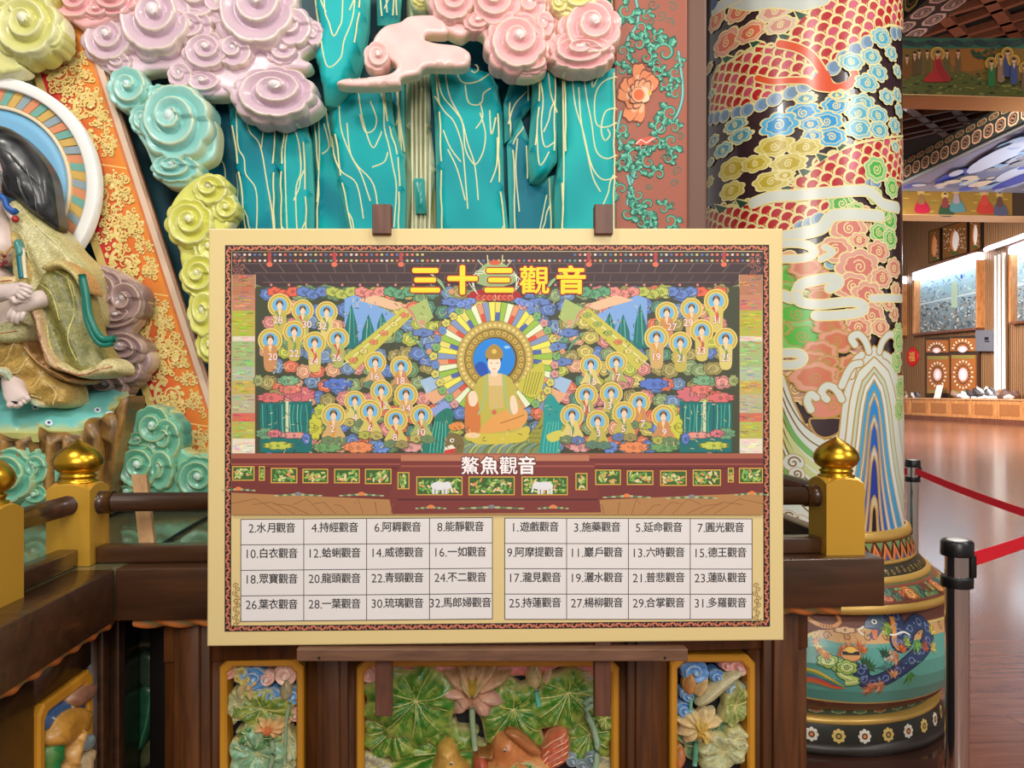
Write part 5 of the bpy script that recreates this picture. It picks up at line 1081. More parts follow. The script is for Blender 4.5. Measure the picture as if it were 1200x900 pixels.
for a, b in ((66, 182), (206, 328), (352, 482), (502, 545)):
    n = max(1, int((b - a) / 36)); 
    for k in range(n):
        y = a + (k + .5) * (b - a) / n; l, r = pedge(y); l += 12; r -= 10
        acanthus(l + (r - l) * (.68 if k % 2 else .36), y + 3, 19, k * 2.1, 1 if k % 2 else -1)
        acanthus(l + (r - l) * (.2 if k % 2 else .82), y + 10, 10, k * 1.3 + 2, -1 if k % 2 else 1)
        acanthus(l + (r - l) * (.28 if k % 2 else .72), y - 15, 9, k * 1.3 + 4, 1 if k % 2 else -1)
    for _ in range(int((b - a) * .75)):
        y = r_.uniform(a, b - 2); l, r = pedge(y); x = r_.uniform(l + 14, r - 12)
        p.spiral(x, y + (x - l) * .1, r_.uniform(3, 5), 1.9, (240, 214, 130), 1.1, r_.uniform(0, 6), r_.choice((1, -1)), n=10)
p.build('gold_scrollwork', lambda x, y, h: MPk(x, y, np.asarray(h) * 1 + .0315), pk, GOLDR, .0006, .001)

# ---------------------------------------------------------------- the seated statue, its halo and rock ledge
MH = planeY(3.0)
hal = thing('halo_disc', 'round blue halo disc with white rim behind the statue head', 'halo', tuple(MH(0, 330)))
hcx, hcy, hR = -6, 220, 126
def disc(r0, r1, h0, h1, n=96):
    t = np.linspace(0, 2 * math.pi, n, endpoint=False); V = []
    pr = [(r0, h0), (r0, h1), (r0 + (r1 - r0) * .15, h1 + .002), (r1 - (r1 - r0) * .15, h1 + .002), (r1, h1), (r1, h0)]
    for r, h in pr: V.append(MH(hcx + r * np.cos(t), hcy + r * np.sin(t) * 1.0, np.full(n, h)))
    return np.concatenate(V), [(k * n + i, k * n + (i + 1) % n, (k + 1) * n + (i + 1) % n, (k + 1) * n + i) for k in range(5) for i in range(n)]
d = disc(.1, 92, .0, .02); mk('blue_disc', *d, plain('sky_blue_paint', (128, 188, 226), .5), hal)
d = disc(hR - 13, hR, -.01, .04); o = mk('white_rim', *d, plain('white_rim_paint', (246, 246, 244), .4), hal)
d = disc(90, 94, 0, .03); mk('cream_ring', *d, plain('cream_ring_paint', (240, 222, 190), .4), hal)
d = disc(93, hR - 12, -.005, .02); o = mk('ray_band', *d, plain('band_paint', (208, 170, 90), .45), hal)
p = Paint(); n = 64
for k in range(n):
    a0_, a1_ = 2 * math.pi * k / n, 2 * math.pi * (k + 1) / n; t = np.linspace(a0_ + .006, a1_ - .006, 4); off = .06
    P = np.concatenate([np.stack([hcx + 95 * np.cos(t), hcy + 95 * np.sin(t)], 1), np.stack([hcx + 113 * np.cos(t[::-1] + off), hcy + 113 * np.sin(t[::-1] + off)], 1)])
    p.poly(P, ((226, 148, 108), (118, 176, 164), (216, 178, 96), (150, 170, 180))[k % 4])
p.build('ray_segments', lambda x, y, h: MH(x, y, np.asarray(h) + .022), o, MATTE, .0003, .0006)

rk = thing('rock_ledge', 'flat rock ledge with turquoise top and brown cliff sides under the statue', 'rock', tuple(planeY(2.8)(70, 590)))
# sloping turquoise top: from the front lip up to the back
top = [(-40, 508), (20, 507), (44, 508), (46, 500), (60, 505), (85, 506), (100, 504), (100, 496), (116, 497), (118, 492), (132, 490), (138, 484), (128, 480), (144, 474), (136, 469), (152, 464), (150, 458), (130, 452), (100, 450), (60, 446), (-40, 446)]
def MT(px, py, h=0.0):
    Y = 2.66 + (508 - np.clip(py, 440, 520)) / 62 * .34; x, y, z = _ray(px, py); t = Y / y
    return np.stack([x * t, Y - np.asarray(h) * .3, EYE + z * t + np.asarray(h)], -1)
d = relief(MT, top, .012, 3, (116, 200, 196), .03, None, 7, 1, colfun=teal((112, 198, 194), (128, 208, 202), .06), edge=(196, 196, 120), ew=1.6)
tp = mk('turquoise_top', d[0], d[1], GLAZE, rk, d[2])
p = Paint()
for x, y, r in ((53, 477, 4), (42, 482, 4), (58, 500, 4.4), (115, 485, 4), (129, 490, 4.6), (100, 456, 3), (56, 518, 3), (126, 530, 3)):
    if y > 508: continue
    for k in range(7): a = k * .9; p.ell(x + r * .7 * math.cos(a), y + r * .5 * math.sin(a), r * .42, r * .32, (240, 244, 246), 8)
    p.ell(x, y, r * .42, r * .36, (40, 70, 160), 8)
p.build('painted_flowers', lambda x, y, h: MT(x, y, np.asarray(h) + .012), tp, MATTE, .0003, .0008)
def rcol(x, y, d):
    w = sm(.5 + .55 * np.sin(x * .34 + .02 * y + 1.2 * nz(x, y, .05)) + .2 * nz(x, y, .3))[:, None]; return lin((74, 48, 18)) * (1 - w) + lin((162, 120, 60)) * w
MR = planeY(2.70)
for out, th in (([(-40, 506), (44, 507), (50, 530), (40, 600), (-40, 600)], .045), ([(46, 500), (60, 505), (100, 504), (104, 530), (96, 600), (56, 600), (50, 530)], .04), ([(99, 496), (118, 494), (124, 540), (118, 600), (100, 600), (104, 540)], .05), ([(117, 492), (138, 486), (140, 520), (132, 560), (130, 600), (116, 600), (124, 540)], .03), ([(134, 482), (150, 464), (148, 490), (138, 530), (132, 540)], .01)):
    d = relief(MR, out, th, 9, (120, 84, 40), .14, lambda x, y, dd: .014 * np.sin(x * .34 + .02 * y + 1.2 * nz(x, y, .05)), g=3.2, smooth=2, colfun=rcol); mk('brown_rock', d[0], d[1], CARVED, rk, d[2])

# the figure: one continuous skinned body, clothes and hair over it
MV = planeY(2.92)
st = thing('robed_statue', 'painted seated statue in green and gold robes with long black hair', 'statue', tuple(MV(20, 480)))
SKIN = plain('statue_skin', (226, 206, 200), .4, coat=.1)
def body():
    vs_, es, rs = [], [], []
    def chain(pts, start=None):
        prev = start
        for px, py, h, r in pts:
            vs_.append(pt(planeY(2.92 - h), px, py)); rs.append(r); i = len(vs_) - 1
            if prev is not None: es.append((prev, i))
            prev = i
        return prev
    pel = chain([(-10, 410, .06, .11)])
    ch = chain([(-14, 360, .09, .12), (-14, 312, .10, .125), (-16, 282, .10, .11)], pel)
    nk = chain([(-14, 252, .13, .052), (-22, 232, .15, .07)], ch); hd = chain([(-28, 212, .17, .11), (-30, 186, .16, .115), (-30, 165, .14, .07)], nk)
    sR = chain([(34, 300, .07, .05), (66, 335, .09, .046), (60, 352, .17, .04), (46, 350, .235, .034), (36, 354, .265, .030)], ch)   # arm on the near side, hand hanging
    w0 = chain([(28, 360, .285, .027)], sR)
    for (kx, ky), (mx, my), (tx, ty), r in (((14, 362), (11, 368), (9, 375), .0085), ((18, 364), (15.5, 371), (14.5, 378.5), .009), ((23, 365), (20.5, 372), (19.8, 379.5), .009), ((28, 365), (26, 371), (25, 376.5), .0085)):
        chain([(kx, ky, .29, r * 1.25), (mx, my, .295, r * 1.05), (tx, ty, .285, r * .8)], w0)
    chain([(30, 352, .305, .011), (23, 352, .315, .0095), (18, 355, .31, .008)], w0)
    sL = chain([(-60, 296, .12, .075), (-64, 340, .18, .06), (-26, 346, .26, .045), (-2, 344, .295, .033), (6, 342, .30, .030)], ch)
    w1 = chain([(15, 340, .31, .027)], sL)
    for (kx, ky), (mx, my), (tx, ty), r in (((24, 333), (31, 335), (38.5, 338.5), .0085), ((24, 337), (31, 340), (38, 344), .009), ((23, 341), (29, 345), (35, 348.5), .009), ((21, 345), (26, 349), (31, 350.5), .008)):
        chain([(kx, ky, .322, r * 1.25), (mx, my, .326, r * 1.05), (tx, ty, .315, r * .8)], w1)
    chain([(14, 348, .325, .011), (17, 353, .325, .0095), (20, 356, .32, .008)], w1)
    kn = chain([(24, 408, .08, .06), (22, 434, .10, .05), (16, 448, .19, .040), (17, 457, .235, .04)], pel)   # leg and foot
    ft = chain([(20, 466, .26, .036)], kn)
    for (ax, ay), (bx, by), r in (((12, 473), (11, 478.5), .0125), ((18, 473), (18.5, 478.5), .0105), ((23.5, 471), (25, 476), .01), ((28, 468.5), (30, 473), .0095), ((31, 465), (34, 469), .009)):
        chain([(ax, ay, .275, r * 1.1), (bx, by, .285, r)], ft)
    chain([(-60, 420, .08, .06), (-60, 452, .10, .05), (-54, 470, .2, .03)], pel)
    me = bpy.data.meshes.new('body'); L0 = Vector(st.location); me.from_pydata([v - L0 for v in vs_], es, [])
    o = bpy.data.objects.new('body', me); COL.objects.link(o); o.parent = st
    m = o.modifiers.new('skin', 'SKIN'); m.use_smooth_shade = True; m.branch_smoothing = .3
    for i, r in enumerate(rs): me.skin_vertices[0].data[i].radius = (r, r)
    me.skin_vertices[0].data[0].use_root = True
    s = o.modifiers.new('sub', 'SUBSURF'); s.levels = 2; s.render_levels = 2
    bpy.context.view_layer.update(); m2 = bpy.data.meshes.new_from_object(o.evaluated_get(bpy.context.evaluated_depsgraph_get()))
    o.modifiers.clear(); o.data = m2; m2.name = 'body'; m2.materials.clear(); m2.materials.append(SKIN); m2.polygons.foreach_set('use_smooth', [True] * len(m2.polygons))
    o['label'] = 'pale painted skin of the statue'
    return o
try: body()
except AttributeError: raise
def robe(name, M, out, th, c1, c2, hf=None, bv=8, veins=(), vcol=(206, 190, 120), edge=None, ew=2.2, g=3.2, vw=.7, speck=.9, lab=None, back=.05):
    def cf(x, y, d):
        w = sm(.5 + .5 * nz(x, y, speck) + .25 * nz(x, y, .16, 2))[:, None]; return lin(c1) * (1 - w) + lin(c2) * w
    Yr = float(M(600, 460)[1]) - .6 * th
    d = relief(planeY(Yr), out, th * .4, bv, c1, .06 if name != 'robe_torso' else .12, hf, g, 3, veins, vcol, vw, .003, cf, edge, ew); o = mk(name, d[0], d[1], ROBE, st, d[2])
    if lab: o['label'] = lab
    return o
fold = lambda ax, ay, k, a, ph=0: (lambda x, y, d: a * np.sin((x * ax + y * ay) * k + ph + .6 * nz(x, y, .03)))
# black hair
d = relief(planeY(2.80), [(-70, 150), (-40, 140), (-6, 146), (14, 152), (34, 168), (52, 190), (62, 212), (66, 240), (69, 269), (56, 262), (40, 252), (20, 236), (4, 228), (-6, 214), (-30, 190), (-70, 190)], .07, 22, (34, 34, 36), .06, lambda x, y, dd: .008 * np.sin((x * .8 - y * .45) * .5), g=3, smooth=3,
           veins=[[(4, 178), (14, 206), (20, 230)], [(24, 186), (34, 210), (40, 244)], [(2, 172), (30, 192), (58, 224)], [(42, 200), (50, 224), (54, 256)], [(30, 200), (36, 222), (44, 248)]], vcol=(70, 72, 74), vw=1.2, colfun=lambda x, y, d: lin((26, 26, 28)) + (sm(.5 + .5 * np.sin((x * .8 - y * .45) * .9))[:, None]) * lin((46, 48, 50)))
mk('hair', d[0], d[1], GLAZE, st, d[2])
t = tube([pt(planeY(2.72), a, b) for a, b in cr([(-8, 226), (4, 232), (8, 242), (16, 248), (20, 246)], 4)], .010, 10); mk('ear_ribbon', t[0], t[1], plain('blue_ribbon', (36, 92, 170), .4), st)
d = relief(planeY(2.74), [(2, 236), (10, 238), (18, 250), (20, 258), (14, 258), (8, 250)], .02, 4, (224, 204, 200), .1, g=2.4); mk('ear', d[0], d[1], CARVED, st, d[2])
c0 = pt(planeY(2.715), 18, 257); s_ = lathe([(.012 * math.sin(t), .012 * math.cos(t)) for t in np.linspace(.01, 3.13, 9)], n=14); mk('earring', np.array(s_[0]) + np.array(c0), s_[1], plain('red_bead', (170, 40, 40), .3), st)
# upper robe, sleeve, skirts
robe('robe_torso', MV, [(18, 240), (30, 236), (44, 250), (66, 268), (84, 290), (100, 306), (110, 322), (112, 344), (112, 380), (60, 400), (20, 400), (24, 350), (34, 345), (22, 330), (20, 300), (16, 270)], .17, (172, 164, 104), (206, 198, 150), fold(.8, -.5, .22, .012), 14, [[(22, 248), (34, 272), (44, 290), (48, 320)], [(32, 244), (52, 268), (78, 292), (96, 318)], [(20, 280), (40, 292), (50, 310)]], (222, 206, 150), (206, 190, 130), lab='pale green upper robe')
robe('collar_band', MV, [(22, 276), (30, 276), (44, 300), (48, 330), (46, 352), (36, 352), (32, 320), (26, 300)], .185, (170, 134, 70), (196, 176, 104), None, 4, [[(27, 282), (38, 310), (41, 345)]], (214, 190, 120), (226, 200, 150))
robe('sleeve', planeY(2.86), [(36, 352), (46, 340), (58, 322), (72, 314), (88, 318), (98, 330), (108, 356), (114, 384), (122, 404), (134, 420), (148, 430), (147, 440), (128, 442), (108, 444), (90, 440), (72, 436), (62, 425), (54, 400), (46, 380), (40, 366)], .17, (100, 102, 50), (150, 144, 82), fold(.9, -.35, .20, .016), 12, [[(52, 332), (72, 344), (80, 362), (84, 378)], [(46, 350), (62, 372), (70, 402), (78, 428)], [(88, 326), (96, 360), (94, 400), (104, 424)], [(70, 318), (92, 332), (98, 350)]], (206, 196, 110), (170, 150, 80), lab='wide dark green sleeve with speckled gold pattern')
robe('sleeve_lining', planeY(2.85), [(58, 318), (64, 310), (80, 306), (98, 318), (108, 334), (111, 346), (102, 340), (92, 326), (78, 318), (66, 322)], .18, (188, 168, 100), (206, 190, 130), None, 4, (), edge=(206, 150, 90))
robe('sleeve_border', planeY(2.845), [(36, 346), (48, 350), (56, 362), (62, 382), (66, 402), (74, 418), (84, 432), (80, 436), (66, 428), (60, 412), (54, 388), (48, 370), (36, 352)], .185, (190, 152, 104), (214, 184, 140), None, 3, [[(42, 352), (54, 374), (60, 400), (70, 424)]], (160, 80, 60), (228, 196, 150), lab='gold and rust patterned sleeve border')
robe('sleeve_hem', planeY(2.85), [(84, 426), (104, 434), (126, 424), (136, 420), (148, 428), (148, 438), (130, 442), (106, 444), (86, 438), (70, 432), (74, 424)], .19, (196, 178, 120), (214, 200, 150), fold(1, .2, .3, .006), 4, [[(80, 430), (104, 440), (128, 434), (144, 430)]], (190, 100, 70), (230, 214, 160))
for a, b in ((0, .012), (7, .009)):
    t = tube([pt(planeY(2.665), x + (0 if k == 0 else -a * .35), y + a * .9 * (k > 3)) for k, (x, y) in enumerate(cr([(96, 322), (101, 345), (104, 368), (112, 388), (122, 398), (136, 396)], 3))], b, 10); o = mk('teal_ribbon', t[0], t[1], plain('teal_ribbon_paint', (24, 120, 104), .35), st)
robe('inner_sleeve', planeY(2.86), [(6, 386), (24, 376), (40, 384), (42, 396), (36, 402), (16, 404), (2, 398)], .20, (164, 160, 110), (190, 184, 136), None, 4, [[(6, 394), (22, 392), (38, 390)]], (190, 110, 80), (222, 206, 160))
robe('skirt', planeY(2.90), [(-30, 396), (2, 398), (20, 402), (36, 396), (50, 414), (62, 428), (76, 444), (90, 452), (94, 464), (92, 476), (76, 479), (62, 477), (48, 470), (36, 462), (30, 446), (18, 436), (4, 436), (-30, 440)], .20, (170, 134, 62), (196, 164, 92), lambda x, y, d: .014 * np.sin(np.hypot(x - 6, y - 380) * .22), 9, [[(34, 404), (24, 420), (14, 428)], [(48, 420), (40, 436), (30, 438)], [(62, 436), (56, 452), (44, 456)], [(24, 438), (40, 458), (62, 466)], [(72, 450), (78, 464), (76, 474)]], (226, 204, 150), (214, 184, 120), lab='ochre gold skirt draped over the leg')
robe('skirt_border', planeY(2.885), [(0, 432), (14, 430), (26, 436), (34, 450), (44, 462), (60, 472), (58, 478), (44, 472), (32, 464), (24, 448), (14, 440), (0, 442)], .21, (150, 176, 150), (186, 200, 176), None, 3, [[(4, 437), (20, 440), (32, 456), (50, 470)]], (206, 150, 100), (226, 206, 160))
robe('under_robe', planeY(2.90), [(36, 400), (46, 402), (58, 420), (80, 436), (100, 444), (110, 446), (104, 450), (92, 450), (72, 442), (56, 430), (44, 416)], .21, (120, 78, 44), (150, 110, 64), None, 4, [[(44, 408), (62, 428), (96, 447)]], (206, 160, 90), (190, 140, 84))
# sash knot, hanging cord and necklace
t = tube([pt(planeY(2.735), a, b) for a, b in cr([(20, 284), (22, 292), (24, 310), (26, 326)], 4)], .011, 10); mk('cord', t[0], t[1], plain('teal_cord', (20, 110, 120), .35), st)
t = tube([pt(planeY(2.735), a, b) for a, b in cr([(27, 290), (28, 308), (30, 326)], 4)], .007, 10); mk('cord', t[0], t[1], plain('cream_cord', (224, 214, 180), .4), st)
d = relief(planeY(2.74), [(18, 286), (22, 280), (29, 291), (29, 300), (22, 302), (19, 294)], .02, 4, (70, 140, 136), .1, g=2); mk('knot', d[0], d[1], GLAZE, st, d[2])
for k, (x, y, r, c) in enumerate([(15 - i * 1.8, 288 + i * 1.6 + i * i * .06, .005, 0) for i in range(8)] + [(5, 300, .007, 1), (6, 307, .008, 1), (0, 296, .008, 0), (1, 311, .009, 1), (-4, 304, .007, 0)]):
    c0 = pt(planeY(2.735), x, y); s_ = lathe([(r * math.sin(t), r * math.cos(t)) for t in np.linspace(.01, 3.13, 7)], n=10)
    mk('necklace_bead', np.array(s_[0]) + np.array(c0), s_[1], plain('bead_red', (120, 30, 40), .3) if c else plain('bead_gold', (196, 160, 90), .35), st)
d = relief(planeY(2.76), [(-10, 328), (20, 324), (22, 336), (-10, 342)], .03, 4, (214, 190, 140), .05, g=3, veins=[[(-6, 334), (8, 331), (20, 330)]], vcol=(190, 100, 70)); mk('waist_band', d[0], d[1], ROBE, st, d[2])
# ---------------------------------------------------------------- the painted column
CCX, CCY, CR = 1.717, 3.8, .468
_zy = [606, 609, 618, 637, 642, 652, 659, 680, 690, 716, 745, 770, 797, 806, 812, 818, 830, 837, 840]; _zz = [.975, .963, .928, .848, .828, .785, .762, .70, .655, .53, .43, .345, .255, .235, .205, .175, .10, .06, .0]
zc = lambda py: np.interp(py, _zy, _zz)
def cyl(px, py):
    """photo pixel -> (arc length, height) on the column's skin"""
    px = np.minimum(np.asarray(px, float), 1056.5); x, y, z = _ray(px, py)
    a = x * x + y * y; b = -2 * (x * CCX + y * CCY); c = CCX ** 2 + CCY ** 2 - CR ** 2
    D = np.maximum(b * b - 4 * a * c, 0); t = (-b - np.sqrt(D)) / (2 * a)
    ang = np.arctan2(x * t - CCX, -(y * t - CCY)); return ang * CR, EYE + z * t
class ColPaint(Paint):
    """painting laid out in column skin coordinates (arc length, height)"""
    pass
def MC(s, z, h=0.0):
    a = np.asarray(s) / CR; r = CR + np.asarray(h)
    return np.stack([CCX + r * np.sin(a), CCY - r * np.cos(a), np.asarray(z) + 0 * a], -1)
ZB, ZT = .963, 7.5
col = thing('painted_column', 'thick round column painted with a red scaled dragon, clouds and waves', 'column', (CCX, CCY, 0))
l = lathe([(CR, ZB), (CR, ZT)], (CCX, CCY), 128); shaft = mk('shaft', l[0], l[1], plain('shaft_dark', (58, 38, 44), .25, coat=.4), col)
cp = ColPaint()
def P2(pts):  # photo pixels -> skin
    a = np.array(pts, float); s, z = cyl(a[:, 0], a[:, 1]); return np.stack([s, z], 1)
def PP(x, y): return tuple(float(v) for v in cyl(x, y))
GL = (240, 226, 160); GD = (190, 150, 80)
u_ = CCY / F * .88  # metres per pixel on the near side
def ccloud(x, y, r, c, inner, edge=GL, sq=.66, lob=7, rot=0, two=True):
    s, z = PP(x, y); s0, _ = PP(x - 3, y); s1, _ = PP(min(x + 3, 1056), y)
    rx = r * u_
    cp.cloud(s, z, rx, rx * sq, c, edge, inner if two else None, lob, .0062, r_.choice((1, -1)), rot, r_.random() * 3)
def cstroke(pts, w, c, edge=GL, sm=6, ew=.006):
    q = P2(pts); cp.line(q, w * u_ + 2 * ew, edge, sm); L_ = cp.ly[-1]
    for v in (q[0], q[-1]): cp.ell(v[0], v[1], w * u_ / 2 + ew, w * u_ / 2 + ew, edge, 16, layer=L_ + 1)
    cp.line(q, w * u_, c, sm, layer=L_ + 2)
    for v in (q[0], q[-1]): cp.ell(v[0], v[1], w * u_ / 2, w * u_ / 2, c, 16, layer=L_ + 3)
def cpoly(pts, c, edge=None, sm=3):
    q = cr(P2(pts), sm, True) if sm else P2(pts)
    cp.poly(q, c)
    if edge: cp.line(q, .009, edge, closed=True)
r_ = random.Random(5)
# the far side: quiet clouds so that the column is painted all round
for k in range(150):
    s = r_.uniform(.52, 2.08); z = r_.uniform(1.35, 6.5); c = r_.choice([(120, 190, 220), (226, 170, 150), (150, 200, 130), (206, 196, 100)])
    cp.cloud(s, z, .09, .06, c, GL, tuple(int(v * .85) for v in c), 7, .006, 1, 0, r_.random() * 3)
for k in range(50):
    s = r_.uniform(-.86, .5); z = r_.uniform(3.7, 6.5); c = r_.choice([(120, 190, 220), (226, 170, 150), (206, 60, 50), (206, 196, 100)])
    cp.cloud(s, z, .1, .065, c, GL, tuple(int(v * .85) for v in c), 7, .006, 1, 0, r_.random() * 3)
for k in range(60):
    s = r_.uniform(-.88, .1); z = r_.uniform(1.3, 2.45); c = r_.choice([(226, 166, 150), (150, 200, 130), (140, 190, 206), (226, 170, 140)])
    cp.cloud(s, z, .085, .06, c, GL, tuple(int(v * .85) for v in c), 7, .006, 1, 0, r_.random() * 3)
def scales(poly, r=14, ang=-.42, c=(186, 34, 44), c2=(206, 84, 110)):
    """overlapping fish scales, each a red disc with a cream rim over the row above it"""
    O = P2(poly); R_ = r * u_ * .62
    cp.poly(O, GL); L0 = cp.ly[-1]
    ca, sa = math.cos(.42), math.sin(.42); x0, y0 = O.min(0); x1, y1 = O.max(0); cx_, cy_ = (x0 + x1) / 2, (y0 + y1) / 2; n = int(max(x1 - x0, y1 - y0) / R_) + 3
    for j in range(-n, n):
        for i in range(-n, n):
            a = (i + (j % 2) * .5) * R_ * 2.05; b = -j * R_ * 1.15; x, y = cx_ + a * ca - b * sa, cy_ + a * sa + b * ca
            if not (x0 < x < x1 and y0 < y < y1) or not inside(np.array([[x, y]]), O)[0]: continue
            k = (i * 7 + j * 13) % 3; cc = c2 if k == 0 and y > 2.6 else c
            cp.ell(x, y, R_ * 1.02, R_ * 1.02, GL, 14, layer=L0 + 1 + (j + n) * 2); cp.ell(x + .1 * R_, y - .12 * R_, R_ * .80, R_ * .80, cc, 14, layer=L0 + 2 + (j + n) * 2); cp.ell(x + .3 * R_, y - .5 * R_, R_ * .2, R_ * .2, (214, 170, 90), 7, layer=L0 + 2 + (j + n) * 2)
SC = [[(833, 132), (835, 95), (842, 78), (862, 69), (885, 54), (905, 56), (922, 44), (935, 26), (946, 10), (955, -30), (1057, -30), (1057, 34), (1040, 30), (1018, 42), (985, 62), (974, 76), (958, 96), (930, 103), (900, 116), (870, 130)],
      [(905, 226), (940, 205), (965, 186), (985, 176), (1005, 168), (1057, 160), (1057, 214), (1036, 210), (1020, 216), (975, 222)],
      [(829, 272), (829, 250), (870, 240), (930, 236), (974, 230), (980, 240), (962, 250), (935, 272), (930, 276)]]
for s_ in SC: scales(s_)
for s_ in SC: cp.line(P2(s_ + s_[:1]), .012, GL)
# fins along the back, belly plates
for x, y in ((852, 70), (884, 52), (918, 45), (938, 20), (920, 222), (942, 203), (962, 186), (984, 173), (870, 240), (846, 246)):
    cp.poly(P2([(x - 2, y + 5), (x - 8, y - 7), (x + 2, y - 5), (x + 9, y - 3)]), (40, 84, 60)); cp.line(P2([(x - 2, y + 5), (x - 8, y - 7), (x + 2, y - 5), (x + 9, y - 3)]), .007, GL)
def belly(pts, w, n):
    q = P2(pts); q = cr(q, 8); L_ = np.concatenate([[0], np.cumsum(np.hypot(*(np.diff(q, axis=0).T)))])
    for k in range(n):
        a = np.interp(L_[-1] * (k + .5) / n, L_, np.arange(len(q))); i = min(int(a), len(q) - 2); c = q[i]; t = q[i + 1] - q[i]; t /= np.hypot(*t); rr = w * u_ / 2
        th = math.atan2(t[1], t[0]); cp.ell(c[0], c[1], rr * 1.25, rr * 1.08, GL, 14, rot=th); cp.ell(c[0], c[1], rr * 1.08, rr * .93, (150, 176, 200), 14, rot=th); cp.ell(c[0] + t[0] * rr * .25, c[1] + t[1] * rr * .25, rr * .8, rr * .7, (116, 146, 178), 12, rot=th)
belly([(832, 140), (850, 136), (880, 128), (905, 118), (930, 108), (955, 94), (974, 82), (988, 68), (1010, 54), (1030, 42), (1055, 40)], 17, 18)
belly([(935, 268), (950, 262), (966, 254)], 17, 3); belly([(1016, 216), (1030, 214)], 14, 2)
# orange claw
for pts, w in (([(914, 52), (935, 57), (950, 66), (962, 82), (970, 98), (980, 104), (994, 100), (1001, 90), (999, 84)], 9), ([(888, 92), (905, 96), (930, 95), (946, 96), (958, 103), (976, 105)], 7)):
    cstroke(pts, w, (226, 84, 40))
cp.poly(P2([(958, 86), (970, 84), (976, 98), (990, 96), (1000, 86), (1003, 95), (994, 104), (978, 109), (962, 106), (950, 100)]), (226, 84, 40), 3)
BL = (70, 172, 220); BT = (120, 190, 210)
for x, y, r in ((941, 133, 21), (913, 147, 24), (979, 124, 18), (968, 143, 20), (950, 146, 14), (974, 161, 19), (952, 160, 13)): ccloud(x, y, r, (86, 184, 232), (40, 156, 220))
for x, y, r in ((1032, 45, 19), (1020, 67, 16), (997, 73, 17), (1043, 63, 15), (1028, 86, 17), (1015, 98, 18), (1050, 84, 13), (1010, 122, 19), (1038, 114, 15), (1005, 133, 18), (1028, 136, 18), (1006, 151, 20), (1029, 153, 17), (1047, 148, 16), (1050, 112, 14), (1052, 130, 14), (985, 113, 12), (1048, 172, 12)): ccloud(x, y, r, (140, 196, 210), (84, 176, 206))
for x, y, r in ((862, 147, 20), (836, 165, 16), (868, 160, 20), (848, 176, 20), (835, 110, 12), (834, 190, 12), (944, 116, 14), (980, 112, 10)): ccloud(x, y, r, (128, 190, 200), (80, 160, 186), sq=.5)
for x, y, r in ((908, 172, 24), (944, 173, 20), (858, 198, 26), (886, 192, 20), (924, 192, 22), (904, 213, 23), (858, 224, 22), (832, 213, 14), (920, 206, 12)): ccloud(x, y, r, (214, 200, 96), (196, 174, 50), sq=.55)
for x, y, r in ((840, 24, 22), (866, 14, 22), (852, 50, 28), (880, 38, 22)): ccloud(x, y, r, (230, 160, 140), (226, 110, 84), sq=.6)
for x, y, r in ((908, 14, 22), (915, 30, 20), (832, 80, 14)): ccloud(x, y, r, (226, 196, 180), (214, 150, 140), sq=.55)
cstroke([(850, 0), (880, 6), (905, 3), (940, 6), (965, 0)], 13, (206, 214, 206)); cstroke([(838, 12), (852, 4), (870, -6)], 12, (206, 210, 206)); cp.ell(*PP(838, 4), .04, .03, (40, 70, 130), 12)
GR = (150, 206, 140); GR2 = (84, 180, 80)
for x, y, r in ((1026, 199, 19), (1044, 220, 16), (986, 239, 17), (1024, 230, 13), (1041, 258, 18), (1029, 273, 16), (1042, 280, 16), (1034, 248, 14), (1002, 246, 12)): ccloud(x, y, r, GR, GR2, sq=.85)
for x, y, r in ((928, 322, 22), (920, 342, 20), (934, 368, 30), (940, 394, 32), (916, 385, 14)): ccloud(x, y, r, (130, 200, 110), (90, 190, 70), GD, sq=.62)
PK, PK2 = (226, 166, 150), (216, 126, 116)
for x, y, r in ((994, 268, 24), (1006, 282, 14), (978, 293, 22), (1028, 295, 20), (1006, 313, 30), (1032, 326, 19), (1046, 314, 18), (998, 336, 24), (1016, 346, 24), (1048, 340, 14), (1020, 370, 22), (1004, 384, 20), (1030, 384, 16), (1048, 368, 14), (1040, 356, 14)): ccloud(x, y, r, PK, PK2, sq=.72)
for x, y, r in ((956, 328, 22), (944, 314, 20), (960, 347, 14), (972, 383, 20), (980, 400, 24), (960, 412, 22), (951, 424, 22), (970, 424, 14), (955, 442, 30), (998, 426, 18), (990, 440, 14), (968, 476, 20), (975, 484, 18)): ccloud(x, y, r, (228, 160, 136), (214, 120, 92), GD, sq=.62)
WH = (216, 222, 212)
for pts, w in (([(884, 238), (905, 231), (935, 229), (975, 226), (1012, 224), (1024, 230), (1034, 240), (1050, 244)], 12), ([(918, 278), (940, 274), (962, 268), (972, 256), (985, 252), (1030, 254)], 13), ([(914, 286), (936, 286), (950, 290), (953, 298), (940, 303), (914, 304)], 8), ([(966, 290), (975, 296), (962, 304)], 6),
               ([(918, 346), (930, 350), (935, 340), (942, 332), (975, 326), (982, 332), (972, 338)], 11), ([(934, 346), (938, 354), (960, 357), (998, 354), (1012, 360), (1004, 367), (975, 370), (956, 370)], 10), ([(914, 414), (935, 414), (941, 420), (934, 427), (914, 428)], 9), ([(1020, 350), (1054, 350)], 8)):
    cstroke(pts, w, WH)
